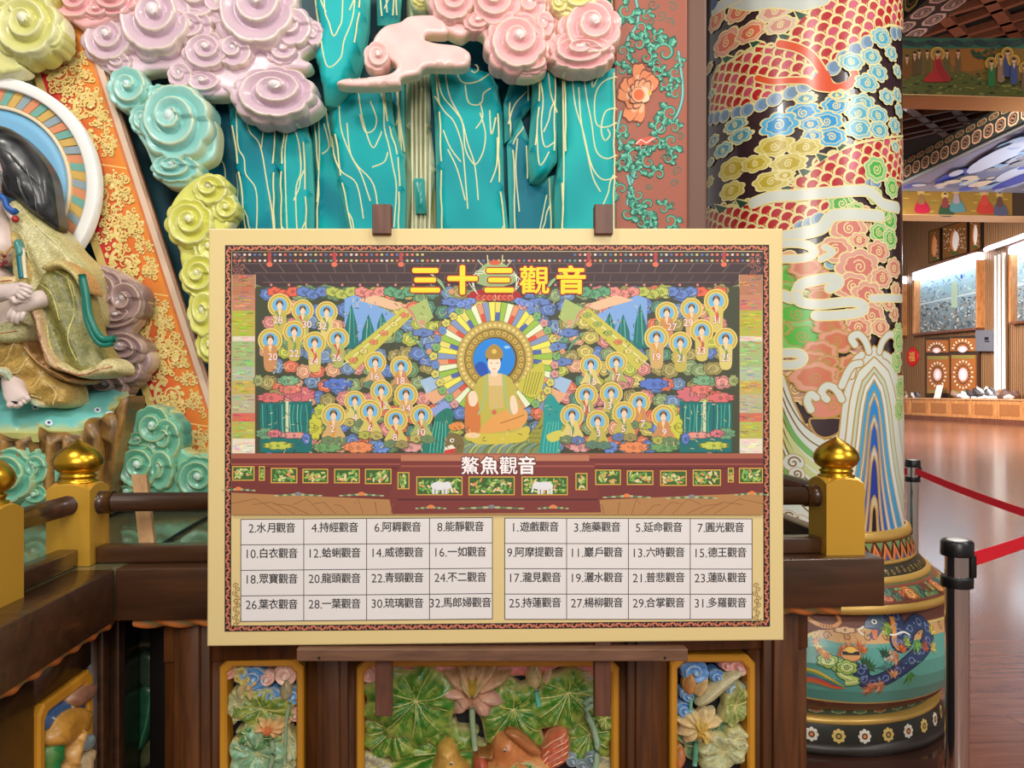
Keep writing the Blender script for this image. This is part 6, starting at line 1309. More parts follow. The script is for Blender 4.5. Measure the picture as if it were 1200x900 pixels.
# waves at the foot: a tall spout with nested bands and a rolling swell on its left
def arch(cx_, ytop, wtop, wbot, ybot, c, edge=GD, ew=.007, skew=0):
    ys = np.linspace(0, 1, 14); L_, R2 = [], []
    for t in ys:
        y = ytop + (ybot - ytop) * t; w = (wtop * math.sqrt(max(0, 1 - (1 - min(t * 3.2, 1)) ** 2)) + (wbot - wtop) * t ** 2.0)
        L_.append((cx_ - w + skew * t, y)); R2.append((cx_ + w * .92 + skew * t, y))
    q = P2(L_ + R2[::-1]); cp.poly(q, c); cp.line(P2(L_[::-1] + R2), ew, edge)
swell = [((828, 470), (1056, 640))]
cpoly([(826, 430), (900, 425), (920, 440), (930, 470), (944, 500), (966, 515), (985, 505), (995, 470), (1000, 440), (1056, 440), (1056, 640), (826, 640)], WH, GD, 0)
for k in range(9):
    y0 = 452 + k * 12; cp.line(P2([(826, y0 - 14), (900, y0 - 18), (914, y0 - 6), (924, y0 + 18), (940, y0 + 44), (962, y0 + 60), (985, y0 + 62)]), .006, (130, 96, 50), 5)
    if k in (2, 3, 4, 6, 7): cp.line(P2([(826, y0 - 20), (900, y0 - 24), (908, y0 - 12), (918, y0 + 14), (936, y0 + 42), (960, y0 + 62), (985, y0 + 68)]), .026, ((206, 212, 150), (196, 206, 140), (190, 204, 150), (150, 196, 120), (120, 180, 100))[k - 3 if k < 5 else k - 3], 5)
for x, y, r in ((930, 542, 16), (934, 555, 12), (914, 560, 12), (938, 612, 14), (924, 605, 12), (1042, 470, 14), (1050, 500, 10)):
    s, z = PP(x, y); cp.ell(s, z, r * u_ * .8, r * u_ * .7, GD, 18); cp.ell(s, z, r * u_ * .74, r * u_ * .64, WH, 18); cp.spiral(s, z, r * u_ * .5, .007, (140, 100, 50), 1.4, x, 1)
cpoly([(948, 492), (958, 490), (984, 490), (986, 498), (980, 508), (966, 513), (954, 507)], (58, 38, 44), GD, 3)
cpoly([(952, 470), (962, 462), (986, 466), (988, 480), (976, 488), (960, 490), (950, 484)], (222, 140, 118), GD, 3); cp.spiral(*PP(976, 476), .03, .006, GD, 1.6)
arch(1022, 405, 34, 66, 640, WH); arch(1022, 418, 27, 58, 640, (222, 228, 216)); arch(1022, 430, 20, 52, 640, (196, 214, 190)); arch(1022, 437, 16, 46, 640, (226, 232, 226)); arch(1022, 445, 12, 41, 640, (60, 166, 220)); arch(1022, 458, 8.5, 35, 640, (216, 224, 220)); arch(1022, 464, 7, 31, 640, (40, 140, 214)); arch(1022, 486, 6, 25, 640, (206, 216, 220)); arch(1022, 494, 5, 21, 640, (36, 96, 190)); arch(1022, 522, 5, 15, 640, (206, 204, 190)); arch(1022, 534, 4, 12, 640, (40, 60, 150)); arch(1022, 580, 4, 8, 640, (206, 190, 150)); arch(1022, 592, 2.6, 5, 640, (30, 26, 40))
for pts in ([(1016, 412), (1012, 400), (1004, 392), (996, 396), (1000, 404)], [(1028, 412), (1032, 400), (1040, 392), (1048, 396)], [(996, 440), (1000, 424), (1008, 416)], [(985, 468), (978, 456), (968, 452), (962, 460), (968, 468)], [(985, 452), (992, 436), (998, 428), (1006, 426)], [(1046, 430), (1040, 420), (1034, 416)], [(950, 480), (946, 470), (950, 462), (956, 466)]):
    cstroke(pts, 8, WH, GD)
for x, y in ((1050, 392), (1048, 424), (1050, 400), (1052, 455), (1051, 480)): ccloud(x, y, 15, GR, (120, 190, 110), sq=1.0)
# the outer rest of the skirt of waves, right round
for k in range(26):
    s = .52 + k * .07
    if s > 2.06: break
    cp.ell(s, ZB + .1, .05, .25, GD, 16); cp.ell(s, ZB + .09, .043, .24, WH, 16); cp.ell(s, ZB + .05, .025, .17, (80, 160, 210), 14)
def MCc(s, z, h): return MC(s, np.clip(z, ZB + .001, ZT), h)
cp.build('shaft_painting', MCc, shaft, ENAMEL, .000045, .0012, .0105, .0)
# the base: turned rings, flared collar, bowl, plinth
def ring(name, prof, mat, lab=None, n=96):
    l = lathe([(r, float(zc(y))) for r, y in prof], (CCX, CCY), n); o = mk(name, l[0], l[1], mat, col)
    if lab: o['label'] = lab
    return o
GB = plain('base_gold', (206, 166, 86), .35, .35); BR = plain('base_brown', (112, 66, 52), .45, bumps=(60, .4, .004)); DK = plain('base_dark', (52, 46, 34), .4)
ring('gold_ring', [(.48, 606), (.502, 608), (.508, 613), (.502, 618), (.49, 618)], GB)
pr_ = ring('petal_band', [(.495, 617), (.505, 626), (.515, 637)], plain('petal_red', (126, 62, 44), .4))
ring('gold_ring', [(.505, 636), (.525, 637), (.528, 640), (.52, 642)], GB)
dr = ring('dark_ring', [(.515, 640), (.55, 645), (.572, 652)], DK)
ring('gold_ring', [(.56, 650), (.585, 652), (.592, 656), (.585, 659)], GB)
fl = ring('flared_collar', [(.583, 657), (.605, 661), (.635, 667), (.662, 674), (.672, 680)], plain('collar_green', (92, 116, 76), .4))
ring('gold_rim', [(.665, 678), (.682, 681), (.686, 685), (.676, 688), (.64, 690)], GB)
bowl = ring('bowl', [(.62, 688), (.655, 700), (.69, 716), (.71, 735), (.712, 752), (.70, 768), (.675, 784), (.645, 797), (.61, 806)], BR, 'brown round bowl of the column base')
n2 = ring('foot_band', [(.60, 803), (.595, 808), (.60, 812)], plain('foot_green', (70, 84, 60), .4))
ring('gold_ring', [(.598, 811), (.625, 813), (.63, 816), (.62, 818)], GB)
bd = ring('roundel_band', [(.622, 817), (.632, 822), (.636, 830)], plain('roundel_black', (40, 40, 34), .35))
ring('foot', [(.63, 829), (.66, 830), (.665, 833), (.665, 836.5), (.64, 837)], plain('foot_dark', (50, 44, 40), .4))
AR = .65
def surf(prof):
    """(arc length at radius AR, height) -> skin of a turned ring"""
    zz = np.array([float(zc(b)) for a, b in prof]); rr = np.array([a for a, b in prof]); o = np.argsort(zz); zz, rr = zz[o], rr[o]
    def M(s, z, h=0.0):
        a = np.asarray(s) / AR; z = np.clip(z, zz[0], zz[-1]); r = np.interp(z, zz, rr) + np.asarray(h); return np.stack([CCX + r * np.sin(a), CCY - r * np.cos(a), z], -1)
    return M
Z = lambda y: float(zc(y))
def around(n): return [(-2.03 + k * 4.06 / n, k) for k in range(n)]
p = Paint(); w = 4.06 / 104
for s, k in around(52):
    p.poly([(s - w, Z(636.5)), (s - w * .55, Z(629)), (s, Z(619)), (s + w * .55, Z(629)), (s + w, Z(636.5))], (214, 140, 70)); p.poly([(s - w * .7, Z(636.5)), (s - w * .3, Z(630)), (s, Z(623)), (s + w * .3, Z(630)), (s + w * .7, Z(636.5))], (196, 90, 50)); p.poly([(s - w * .45, Z(636.5)), (s, Z(629)), (s + w * .45, Z(636.5))], (60, 80, 120)); p.poly([(s + w * .35, Z(618)), (s + w, Z(627)), (s + w * 1.65, Z(618))], (110, 140, 90))
p.build('painted_petals', surf([(.495, 617), (.505, 626), (.515, 637)]), pr_, ENAMEL, .0001, .001, .02)
p = Paint()
for s, k in around(90): p.spiral(s, Z(646.5), .013, .004, (160, 136, 70), 1.2, k, 1 if k % 2 else -1, n=10)
p.build('painted_scrolls', surf([(.515, 640), (.55, 645), (.572, 652)]), dr, ENAMEL, .0001, .001, .02)
p = Paint()
for _ in range(260):
    s, z = r_.uniform(-2.03, 2.03), r_.uniform(Z(675), Z(662)); c = r_.choice([(130, 150, 90), (86, 120, 100), (196, 110, 70), (160, 156, 96), (70, 100, 110), (120, 70, 50)]); q = r_.uniform(.010, .022)
    p.cloud(s, z, q * 1.3, q, c, tuple(int(v * .5) for v in c), None, 5, .0025, 1, 0, r_.random() * 6)
for s, k in around(18): p.cloud(s, Z(669), .034, .026, (214, 120, 60), (110, 50, 36), (230, 170, 100), 8, .003)
p.line([(s, Z(677)) for s in np.linspace(-2.03, 2.03, 120)], .010, (120, 60, 46)); p.line([(s, Z(660)) for s in np.linspace(-2.03, 2.03, 120)], .008, (130, 70, 50))
p.build('painted_garland', surf([(.583, 657), (.605, 661), (.635, 667), (.662, 674), (.672, 680)]), fl, ENAMEL, .0001, .001, .02)
# turquoise cartouche with a blue dragon on the bowl (three round the bowl)
bprof = [(.62, 688), (.655, 700), (.69, 716), (.71, 735), (.712, 752), (.70, 768), (.675, 784), (.645, 797), (.61, 806)]
MBW = surf(bprof); _by = np.linspace(689, 805, 300); _bz = zc(_by); _br = np.interp(_by, [b for a, b in bprof], [a for a, b in bprof])
def bpx(px, py):
    """photo pixel on the bowl -> (arc, height)"""
    x, y, z = _ray(px, py); a = x * x + y * y; b = -2 * (x * CCX + y * CCY); D = np.maximum(b * b - 4 * a * (CCX ** 2 + CCY ** 2 - _br ** 2), 0); t = (-b - np.sqrt(D)) / (2 * a)
    i = int(np.argmin(np.abs(EYE + z * t - _bz))); return float(np.arctan2(x * t[i] - CCX, -(y * t[i] - CCY)) * AR), float(_bz[i])
def BP(pts): return np.array([bpx(a, b) for a, b in pts])
p = Paint()
for s, k in around(120): p.spiral(s, Z(r_.uniform(693, 803)), .022, .005, (142, 92, 78), 1.3, k, 1, n=9)
car = [(.0, .610), (.25, .600), (.38, .585), (.43, .555), (.50, .535), (.55, .495), (.64, .465), (.665, .42), (.64, .37), (.56, .33), (.45, .305), (.25, .29), (0, .287)]; car = car + [(-a, b) for a, b in car[-2:0:-1]]
for o_ in (.16, 2.03 - .55, -1.42):
    k_ = 1 if o_ == .16 else .72
    C_ = np.array(car) * [k_, 1] + [o_, 0]; p.poly(cr(C_, 3, True), (222, 188, 110)); D_ = (C_ - [o_, .44]) * [.975, .945] + [o_, .44]; p.poly(cr(D_, 3, True), (92, 160, 148))
    E_ = [(-.36, .592), (0, .598), (.24, .590), (.37, .574), (.42, .545), (.49, .525), (.53, .49), (.46, .505), (.38, .53), (.30, .535), (.2, .55), (0, .545), (-.3, .55)]; p.poly(cr(np.array(E_) * [k_, 1] + [o_, 0], 3, True), (206, 160, 104))
    for k in range(10): p.spiral(o_ + k_ * (-.33 + k * .082), .572 - (k > 7) * .03, .02, .006, (150, 96, 60), 1.3, k, 1, n=10)
NAVY = (44, 60, 100)
def bl(pts, w, c, sm=5, taper=False): p.line(BP(pts), w, c, sm, taper)
body_ = [(1031, 722), (1040, 714), (1050, 722), (1053, 740), (1050, 752), (1056, 756), (1062, 748), (1066, 736), (1076, 728), (1086, 736), (1087, 750), (1080, 762), (1068, 774), (1052, 786), (1038, 795), (1022, 800), (1012, 796), (1009, 786), (1012, 780)]
bl(body_, .062, (24, 32, 60)); bl(body_, .052, NAVY); bl([(1044, 722), (1048, 738), (1048, 752), (1054, 760)], .022, (226, 150, 70))
for x, y in body_[::1]: s, z = bpx(x, y); p.ring(s, z, .010, .015, (110, 126, 170), 10)
for k in range(40):
    u = k / 39 * (len(body_) - 1); i = min(int(u), len(body_) - 2); f = u - i; x = body_[i][0] * (1 - f) + body_[i + 1][0] * f; y = body_[i][1] * (1 - f) + body_[i + 1][1] * f; s, z = bpx(x, y); p.ell(s + .016 * math.sin(k * 2), z + .012 * math.cos(k * 2), .005, .005, (120, 136, 180), 6)
p.poly(cr(BP([(1014, 728), (1018, 720), (1026, 716), (1034, 722), (1036, 732), (1030, 744), (1024, 750), (1018, 744), (1022, 738), (1013, 736)]), 3, True), (70, 92, 120)); s, z = bpx(1024, 728); p.ell(s, z, .013, .009, (240, 240, 230), 10); p.ell(s, z, .006, .006, (20, 20, 24), 8)
p.poly(BP([(1021, 738), (1028, 738), (1027, 750), (1023, 748)]), (226, 120, 70)); bl([(1012, 734), (1006, 738), (1012, 744)], .006, (236, 240, 230)); bl([(1034, 740), (1046, 744), (1058, 740), (1066, 744)], .007, (236, 240, 230))
for x, y in ((1022, 712), (1028, 708), (1034, 712)): bl([(x, y + 8), (x - 3, y), (x - 8, y - 4)], .012, (86, 110, 70), 4, True)
def tuft(x, y, c, n=5, r=.05, d0=0.):
    s, z = bpx(x, y)
    for k in range(n):
        a = d0 + (k - n / 2) * .5; p.poly([(s + .012 * math.cos(a + 1.57), z + .012 * math.sin(a + 1.57)), (s + r * .6 * math.cos(a - .2), z + r * .6 * math.sin(a - .2)), (s + r * math.cos(a), z + r * math.sin(a)), (s + .012 * math.cos(a - 1.57), z + .012 * math.sin(a - 1.57))], c if k % 2 else tuple(int(v * .75) for v in c))
for x, y, c, d_ in ((1056, 762, (226, 110, 60), 1.3), (1050, 766, (226, 140, 90), 4.2), (1044, 764, (232, 190, 160), 4.6), (1082, 758, (206, 90, 60), .6), (1022, 806, (226, 130, 80), 3.4), (1034, 802, (226, 150, 110), 3.8), (1013, 778, (50, 96, 56), 1.6), (1018, 782, (60, 110, 70), .8), (1042, 736, (150, 186, 70), 3.4), (1060, 752, (170, 196, 90), .4), (1074, 752, (130, 186, 80), 5.2), (1091, 758, (226, 206, 90), .2), (1090, 740, (226, 206, 90), .8), (1066, 790, (90, 160, 70), 5.4), (1046, 792, (226, 160, 110), 1.8), (1036, 768, (40, 84, 60), 1.6), (1040, 782, (90, 150, 140), 2.4)): tuft(x, y, c, 5, .052, d_)
for x, y in ((992, 762), (986, 764), (999, 764), (1006, 760), (1010, 764), (984, 768)): tuft(x, y, (230, 120, 50), 3, .055, 1.5)
s, z = bpx(997, 766); p.ell(s, z, .042, .03, (150, 90, 50), 16); p.ell(s, z, .037, .026, (222, 160, 100), 16); p.rect(s - .033, z - .004, s + .033, z + .010, (40, 40, 44)); p.ell(s, z + .016, .02, .012, (240, 196, 90), 10)
for pts in ([(966, 778), (978, 776), (990, 782), (984, 788), (994, 794), (1004, 798), (990, 800)],): bl(pts, .034, (70, 110, 60)); bl(pts, .026, (180, 206, 110)); bl(pts, .008, (230, 236, 170))
for x, y in ((980, 778), (970, 774), (992, 782)): s, z = bpx(x, y); p.cloud(s, z, .042, .03, (170, 200, 100), (70, 100, 60), (206, 220, 140), 6, .004)
for k, c in enumerate(((226, 190, 70), (110, 150, 90), (60, 110, 140), (214, 80, 50), (214, 110, 60))): bl([(944, 784 + k * 3), (958, 787 + k * 3), (976, 797 + k * 2), (990, 806)], .018, c, 5, True)
for k in range(6): tuft(956 + k * 2, 748 + k * 4, (214, 130, 60) if k % 2 else (226, 190, 80), 4, .04, 2 + k)
bl([(946, 724), (960, 732), (976, 734), (984, 728), (980, 720)], .02, (150, 90, 60)); bl([(946, 724), (960, 732), (976, 734), (984, 728), (980, 720)], .013, (222, 160, 100)); s, z = bpx(990, 738); p.cloud(s, z, .05, .014, (226, 190, 150), (150, 100, 70), None, 6, .003)
p.build('bowl_painting', MBW, bowl, ENAMEL, .00012, .0012, .022)
p = Paint()
for s, k in around(40): p.cloud(s, Z(807.5), .034, .012, (70, 120, 90) if k % 3 else (150, 80, 60), (170, 160, 100), None, 6, .003, spir=False)
p.build('painted_leaves', surf([(.60, 803), (.595, 808), (.60, 812)]), n2, ENAMEL, .0001, .001, .02)
p = Paint()
for s, k in around(36):
    c = [(226, 222, 206), (222, 190, 110)][k % 2]; z = Z(824.5)
    for j in range(8): a = j * math.pi / 4; p.ell(s + .021 * math.cos(a), z + .021 * math.sin(a), .009, .009, c, 8)
    p.ell(s, z, .020, .020, c, 14); p.ell(s, z, .014, .014, (120, 60, 44) if k % 2 == 0 else (60, 90, 60), 12); p.ell(s, z, .007, .007, (226, 150, 70), 8)
p.build('painted_roundels', surf([(.622, 817), (.632, 822), (.636, 830)]), bd, ENAMEL, .0001, .001, .02)
a = np.arange(8) * math.pi / 4 + math.pi / 8
V = [(CCX + .75 * math.cos(t), CCY + .75 * math.sin(t), z) for z in (0, .060) for t in a]
o = mk('octagonal_plinth', V, [tuple(range(8, 16))] + [(i, (i + 1) % 8, 8 + (i + 1) % 8, 8 + i) for i in range(8)], plain('plinth_brown', (66, 40, 32), .16, coat=.4), col, smooth=False)

# ---------------------------------------------------------------- crowd barriers
CHR = plain('brushed_steel', (222, 222, 222), .10, 1.); BLK = plain('black_plastic', (18, 18, 20), .35)
def stanchion(px, ztop, D, label, belts):
    c = planeY(D)(px, 500); x, y = float(c[0]), D; k = .039
    t = thing('barrier_post', label, 'barrier post', (x, y, 0), 'retractable belt barrier posts')
    l = lathe([(.0005, 0), (.16, 0), (.165, .008), (.15, .02), (.06, .034), (k, .05)], (x, y), 36); mk('base', *l, plain('base_black', (30, 30, 32), .4), t)
    l = lathe([(k, .045), (k, ztop - .02)], (x, y), 36); mk('tube', *l, CHR, t)
    l = lathe([(k, ztop - .165), (k + .012, ztop - .164), (k + .013, ztop - .160), (k + .013, ztop - .132), (k + .012, ztop - .128), (k, ztop - .127)], (x, y), 36); mk('collar', *l, BLK, t)
    l = lathe([(k, ztop - .055), (k + .013, ztop - .054), (k + .014, ztop - .048), (k + .014, ztop - .008), (k + .008, ztop), (k - .01, ztop + .001), (.0005, ztop)], (x, y), 36); h = mk('head', *l, BLK, t)
    l = lathe([(k * .85, ztop + .0005), (k * .8, ztop + .002), (.0005, ztop + .002)], (x, y), 36); mk('top_disc', *l, plain('label_white', (214, 214, 210), .4), t)
    for (qx, qy, qz), za, w in belts:
        A = Vector((x, y, za)); Bq = Vector((qx, qy, qz)); d = (Bq - A); n = Vector((-d.y, d.x, 0)).normalized() * .0012
        N = 14; V = []
        for i in range(N + 1):
            u = i / N; c_ = A + d * u - Vector((0, 0, .03 * 4 * u * (1 - u)))
            for o_, dz in ((n, w / 2), (n, w / 6), (n * .3, w / 6.5), (n * .3, -w / 6.5), (n, -w / 6), (n, -w / 2), (-n, -w / 2), (-n, w / 2)): V.append(tuple(c_ + o_ + Vector((0, 0, dz))))
        Fc = [(i * 8 + j, i * 8 + (j + 1) % 8, (i + 1) * 8 + (j + 1) % 8, (i + 1) * 8 + j) for i in range(N) for j in range(8)]
        o = mk('belt', V, Fc, plain('red_belt', (232, 22, 46), .5, bumps=(400, .2, .001)), t, smooth=False); o['label'] = 'red webbing belt'
    l = box(x + k - .005, x + k + .016, y - .028, y + .028, ztop - .13, ztop - .05, .004); mk('belt_clip', *l, BLK, t)
    return x, y
z1 = EYE - 180 * 2.6 / F; z2 = EYE - 82 * 5.6 / F
e1 = planeY(4.1)(1330, 576).tolist(); stanchion(1121.5, z1, 2.6, 'nearest steel barrier post with black head, beside the column base', [(tuple(e1), z1 - .085, .052)])
e2 = planeY(3.9)(1330, 640).tolist(); e3 = planeY(6.6)(960, 560).tolist(); stanchion(1069.5, z2, 5.6, 'farther steel barrier post with red belt, partly hidden behind the column', [(tuple(e2), z2 - .075, .052), (tuple(e3), z2 - .075, .052)])

# ---------------------------------------------------------------- the great hall beyond
W = planeX(WX); WB = planeX(WX - 1.1)
def wbox(px0, py0, px1, py1, depth, M=W, back=.05):
    a = M(np.array([px0, px1, px1, px0], float), np.array(py0 if hasattr(py0, '__len__') else [py0] * 2, float).repeat(1).tolist() + (list(py1)[::-1] if hasattr(py1, '__len__') else [py1] * 2), 0.0)
    f = a - np.array([depth, 0, 0]); b = a + np.array([back, 0, 0])
    return np.concatenate([f, b]), [(0, 1, 2, 3), (7, 6, 5, 4)] + [(i, 4 + i, 4 + (i + 1) % 4, (i + 1) % 4) for i in range(4)]
WDL = wood('oak_panel', (170, 106, 58), (214, 150, 92), .4, 2, (3, 3, 1)); WDK = wood('dark_trim_wood', (92, 50, 34), (124, 72, 50), .4, 2, (3, 3, 1))
# bench / low stage along the wall
bn = thing('low_platform', 'long low oak panelled platform along the far hall wall', 'platform', (WX - .6, 40, 0))
yb0, yb1 = 20., 62.; zb = float(WB(1130, 467)[2])
d = box(WX - 1.1, WX - .02, yb0, yb1, .25, zb - .08); mk('bench_front', *d, WDL, bn, smooth=False)
d = box(WX - 1.18, WX - .02, yb0, yb1, zb - .08, zb, .02); mk('bench_top', *d, wood('bench_top_wood', (190, 130, 84), (224, 168, 118), .3), bn, smooth=False)
d = box(WX - 1.16, WX - .5, yb0, yb1, 0.0, .25); mk('plinth', *d, WDK, bn, smooth=False)
for k in range(22):
    y = yb0 + .2 + k * 1.9; d = box(WX - 1.14, WX - 1.1, y, y + .18, .25, zb - .08); mk('pilaster_strip', *d, WDL, bn, smooth=False)
    d = box(WX - 1.12, WX - 1.1, y + .34, y + 1.74, .42, zb - .28, .02); mk('front_panel', *d, wood('panel_inner', (140, 84, 44), (182, 118, 66), .45, 6, (1, 3, 3)), bn, smooth=False)
# lit showcases
LIT = plain('lamp_strip', (240, 246, 255), .4, emit=((232, 242, 255), 9.0))
def showcase(label, px0, t0, b0, px1, t1, b1, seed):
    s = thing('showcase', label, 'showcase', tuple(W(px0, b0)))
    d = wbox(px0 - 1.6, (t0 - 9, t1 - 10), px1 + 1, (t0 - 7.4, t1 - 8), .55); mk('cornice', *d, WDK, s, smooth=False)
    d = wbox(px0 - 1.2, (t0 - 7, t1 - 8), px1 + .5, (t0, t1), .4); mk('light_box', *d, LIT, s, smooth=False)
    d = wbox(px0 - 1.2, (b0, b1), px1 + .5, (b0 + 2.6, b1 + 2.6), .5); mk('sill', *d, WDK, s, smooth=False)
    d = wbox(px0, (t0, t1), px1, (b0, b1), .02); bk = mk('relief_scene', *d, plain('scene_blue', (150, 186, 200), .5), s, smooth=False)
    q_ = random.Random(seed); p = Paint()
    for k in range(14):
        u0 = k / 14; f = lambda u, v: (px0 + (px1 - px0) * u, (t0 + (t1 - t0) * u) * (1 - v) + (b0 + (b1 - b0) * u) * v)
        c = tuple(int(a * (1 - u0) + b * u0) for a, b in zip((178, 220, 238), (100, 108, 114))); p.poly([f(0, u0), f(1, u0), f(1, u0 + 1 / 14), f(0, u0 + 1 / 14)], c, 0, 0)
    for k in range(430):
        v = q_.random() ** .6; u = q_.random(); x, y = f(u * .98 + .01, v * .96 + .02); c = q_.choice([(60, 66, 70), (206, 214, 210), (120, 92, 76), (150, 150, 140), (80, 110, 130), (40, 46, 52)] if v > .5 else [(120, 160, 190), (206, 226, 236), (90, 130, 170), (170, 196, 190)])
        p.ell(x, y, q_.uniform(.8, 3.0), q_.uniform(.4, 1.0), c, 7, rot=q_.uniform(0, 3))
    if px1 - px0 > 40: p.ell(*f(.45, .3), 6, 5.5, (150, 190, 206), 16); p.ell(*f(.66, .16), 1.4, 3, (20, 70, 160), 8); p.line([f(.01, .46), f(.99, .46)], 1.6, (210, 226, 232)); p.rect(*f(.5, .2), f(.6, .2)[0], f(.5, .62)[1], (176, 200, 176))
    p.build('relief_figures', lambda x, y, h: W(x, y, np.asarray(h) + .02), bk, MATTE, .002, .01)
    gl = _mats.get('case_glass')
    if gl is None:
        gl, nt, b = _new('case_glass'); tr = nt.nodes.new('ShaderNodeBsdfTransparent'); gs = nt.nodes.new('ShaderNodeBsdfGlossy'); gs.inputs['Roughness'].default_value = .02; mx = nt.nodes.new('ShaderNodeMixShader'); mx.inputs[0].default_value = .06
        nt.links.new(tr.outputs[0], mx.inputs[1]); nt.links.new(gs.outputs[0], mx.inputs[2]); nt.links.new(mx.outputs[0], nt.nodes['Material Output'].inputs['Surface']); _mats['case_glass'] = gl
    d = wbox(px0 + .2, (t0 + .5, t1 + .5), px1 - .2, (b0 - .5, b1 - .5), .36, W, -.34); mk('glass_pane', *d, gl, s, smooth=False)
    for x, a, b in ((px0, t0, b0), (px1, t1, b1)): d = wbox(x - .9, a, x + .9, b, .42); mk('frame_post', *d, WDL, s, smooth=False)
showcase('large lit showcase of a bluish relief scene above the pearl doors', 1078, 328, 391, 1153, 304, 384, 1)
showcase('narrow lit showcase end seen beside the painted column', 1030, 346, 395, 1062, 332, 393, 2)
showcase('lit showcase cut by the frame edge beyond the white pipes', 1192, 298, 378, 1240, 280, 372, 3)
# pearl inlay panels over the showcase
for i, (x0, t0, b0, x1, t1, b1, lab) in enumerate(((1091, 271, 309, 1105, 267, 305, 'narrow inlaid wall panel with a slim pearl figure, farthest of three'), (1107, 266, 304, 1137, 257, 297, 'wide inlaid wall panel with a large white pearl shell'), (1139, 257, 296, 1153, 252, 292, 'narrow inlaid wall panel with a slim pearl figure, nearest of three'))):
    s = thing('inlay_panel', lab, 'panel', tuple(W(x0, b0)))
    d = wbox(x0, (t0, t1), x1, (b0, b1), .16); fr = mk('frame', *d, plain('inlay_black', (40, 26, 20), .3), s, smooth=False)
    p = Paint(); cx_, cy_ = (x0 + x1) / 2, (t0 + b1) / 2; p.poly([(x0 + 1, t0 + .8), (x1 - 1, t1 + 1.2), (x1 - 1, b1 - 1.2), (x0 + 1, b0 - .8)], (122, 76, 30)); q_ = random.Random(i)
    for k in range(70 if i == 1 else 20): x = q_.uniform(x0 + 2, x1 - 2); y = q_.uniform(t0 + 2, b1 - 2); p.ell(x, y, .7, .5, (230, 214, 190), 6)
    w = 5.2 if i == 1 else 3; p.poly([(cx_ - w, cy_ + 6), (cx_ - w * .8, cy_ - 6), (cx_, cy_ - 12), (cx_ + w, cy_ - 5), (cx_ + w * .9, cy_ + 6), (cx_, cy_ + 14)], (206, 120, 70), 3); p.poly([(cx_ - w * .5, cy_ + 6), (cx_ - w * .3, cy_ - 6), (cx_ + w * .3, cy_ - 11), (cx_ + w, cy_ - 4), (cx_ + w * .8, cy_ + 6), (cx_ + w * .2, cy_ + 13)], (236, 226, 220) if i != 0 else (222, 150, 100), 3); p.ell(cx_, cy_ + 15, w, 2, (70, 84, 40), 9)
    p.build('pearl_inlay', lambda x, y, h: W(x, y, np.asarray(h) + .16), fr, ENAMEL, .002, .006)
# inlaid double door
dr_ = thing('inlaid_door', 'pair of dark doors inlaid with round pearl flowers on the far wall', 'door', tuple(W(1118, 466)))
d = wbox(1086, (396, 392.5), 1150, (464.5, 465.5), .12); mk('frame', *d, plain('door_dark', (58, 40, 30), .4), dr_, smooth=False)
for x0, x1, y0, y1 in ((1089, 1114, 398.5, 413), (1117, 1147, 396.5, 411.5), (1090, 1115, 417, 461), (1118.5, 1147, 416, 462)):
    d = wbox(x0, y0, x1, y1, .2); lf = mk('leaf', *d, plain('door_orange', (164, 96, 42), .4), dr_, smooth=False)
    p = Paint(); cx_ = (x0 + x1) / 2; big = y1 - y0 > 20; cy_ = (y0 + y1) / 2 if big else y1 - 1.5; rx = (x1 - x0) * .38; ry = rx * 1.45 if big else rx * .98
    if big: p.rect(x0 + .5, y0 + .4, x1 - .5, y0 + 4, (140, 130, 60)); p.rect(x0 + .5, y1 - 4.5, x1 - .5, y1 - .4, (150, 120, 60))
    for k in range(18 if big else 9):
        a = (k + .5) * math.pi * 2 / 18 + (0 if big else math.pi); p.ell(cx_ + rx * math.cos(a), cy_ + ry * math.sin(a), 1.5, .9, (240, 226, 206), 8, rot=a); p.ell(cx_ + rx * .68 * math.cos(a), cy_ + ry * .68 * math.sin(a), 1.0, 1.0, (70, 50, 40), 7)
    n_ = 14
    p.ell(cx_, cy_ - (0 if big else .8), rx * .5, ry * (.5 if big else .34), (236, 200, 206), 16); p.ell(cx_, cy_ - (0 if big else .6), rx * .25, ry * (.32 if big else .2), (246, 240, 240), 12)
    p.build('pearl_flower', lambda x, y, h: W(x, y, np.asarray(h) + .2), lf, ENAMEL, .002, .006)
d = wbox(1143.5, (387, 386.5), 1164, (411.5, 411.5), .02, planeX(WX - .42), .41); bx_ = mk('switch_box', *d, plain('box_grey', (104, 104, 112), .5), smooth=False); tag(bx_, 'grey metal box mounted on the slatted wall beside the doors', 'box')
d = wbox(1154, 395, 1158.5, 398.5, .02, planeX(WX - .44), .01); mk('slot', *d, plain('slot_black', (14, 14, 18), .5), bx_, smooth=False); d = wbox(1154, 399.5, 1159.5, 400.7, .02, planeX(WX - .44), .01); mk('slot', *d, _mats['slot_black'], bx_, smooth=False)
# red paper charm
MQ = lambda x, y, h=0.0: W(x, y, np.asarray(h) + .03)
d = relief(MQ, [(1069, 406), (1073, 409), (1076, 413), (1077, 418), (1075, 424), (1072, 428), (1069, 430), (1066, 427), (1063, 423), (1062.5, 417), (1064, 412), (1066.5, 409)], .06, 2, (206, 24, 30), .02, None, 2, 2)
ch_ = mk('paper_charm', d[0], d[1], MATTE, None, d[2]); tag(ch_, 'red paper charm with a gold character on the wooden wall', 'charm')
p = Paint(); p.text('福', 1070.4, 418, 12.5, (236, 196, 90), .62, 0); p.build('gold_character', lambda x, y, h: W(x, y, np.asarray(h) + .1), ch_, MATTE, .004, .01)
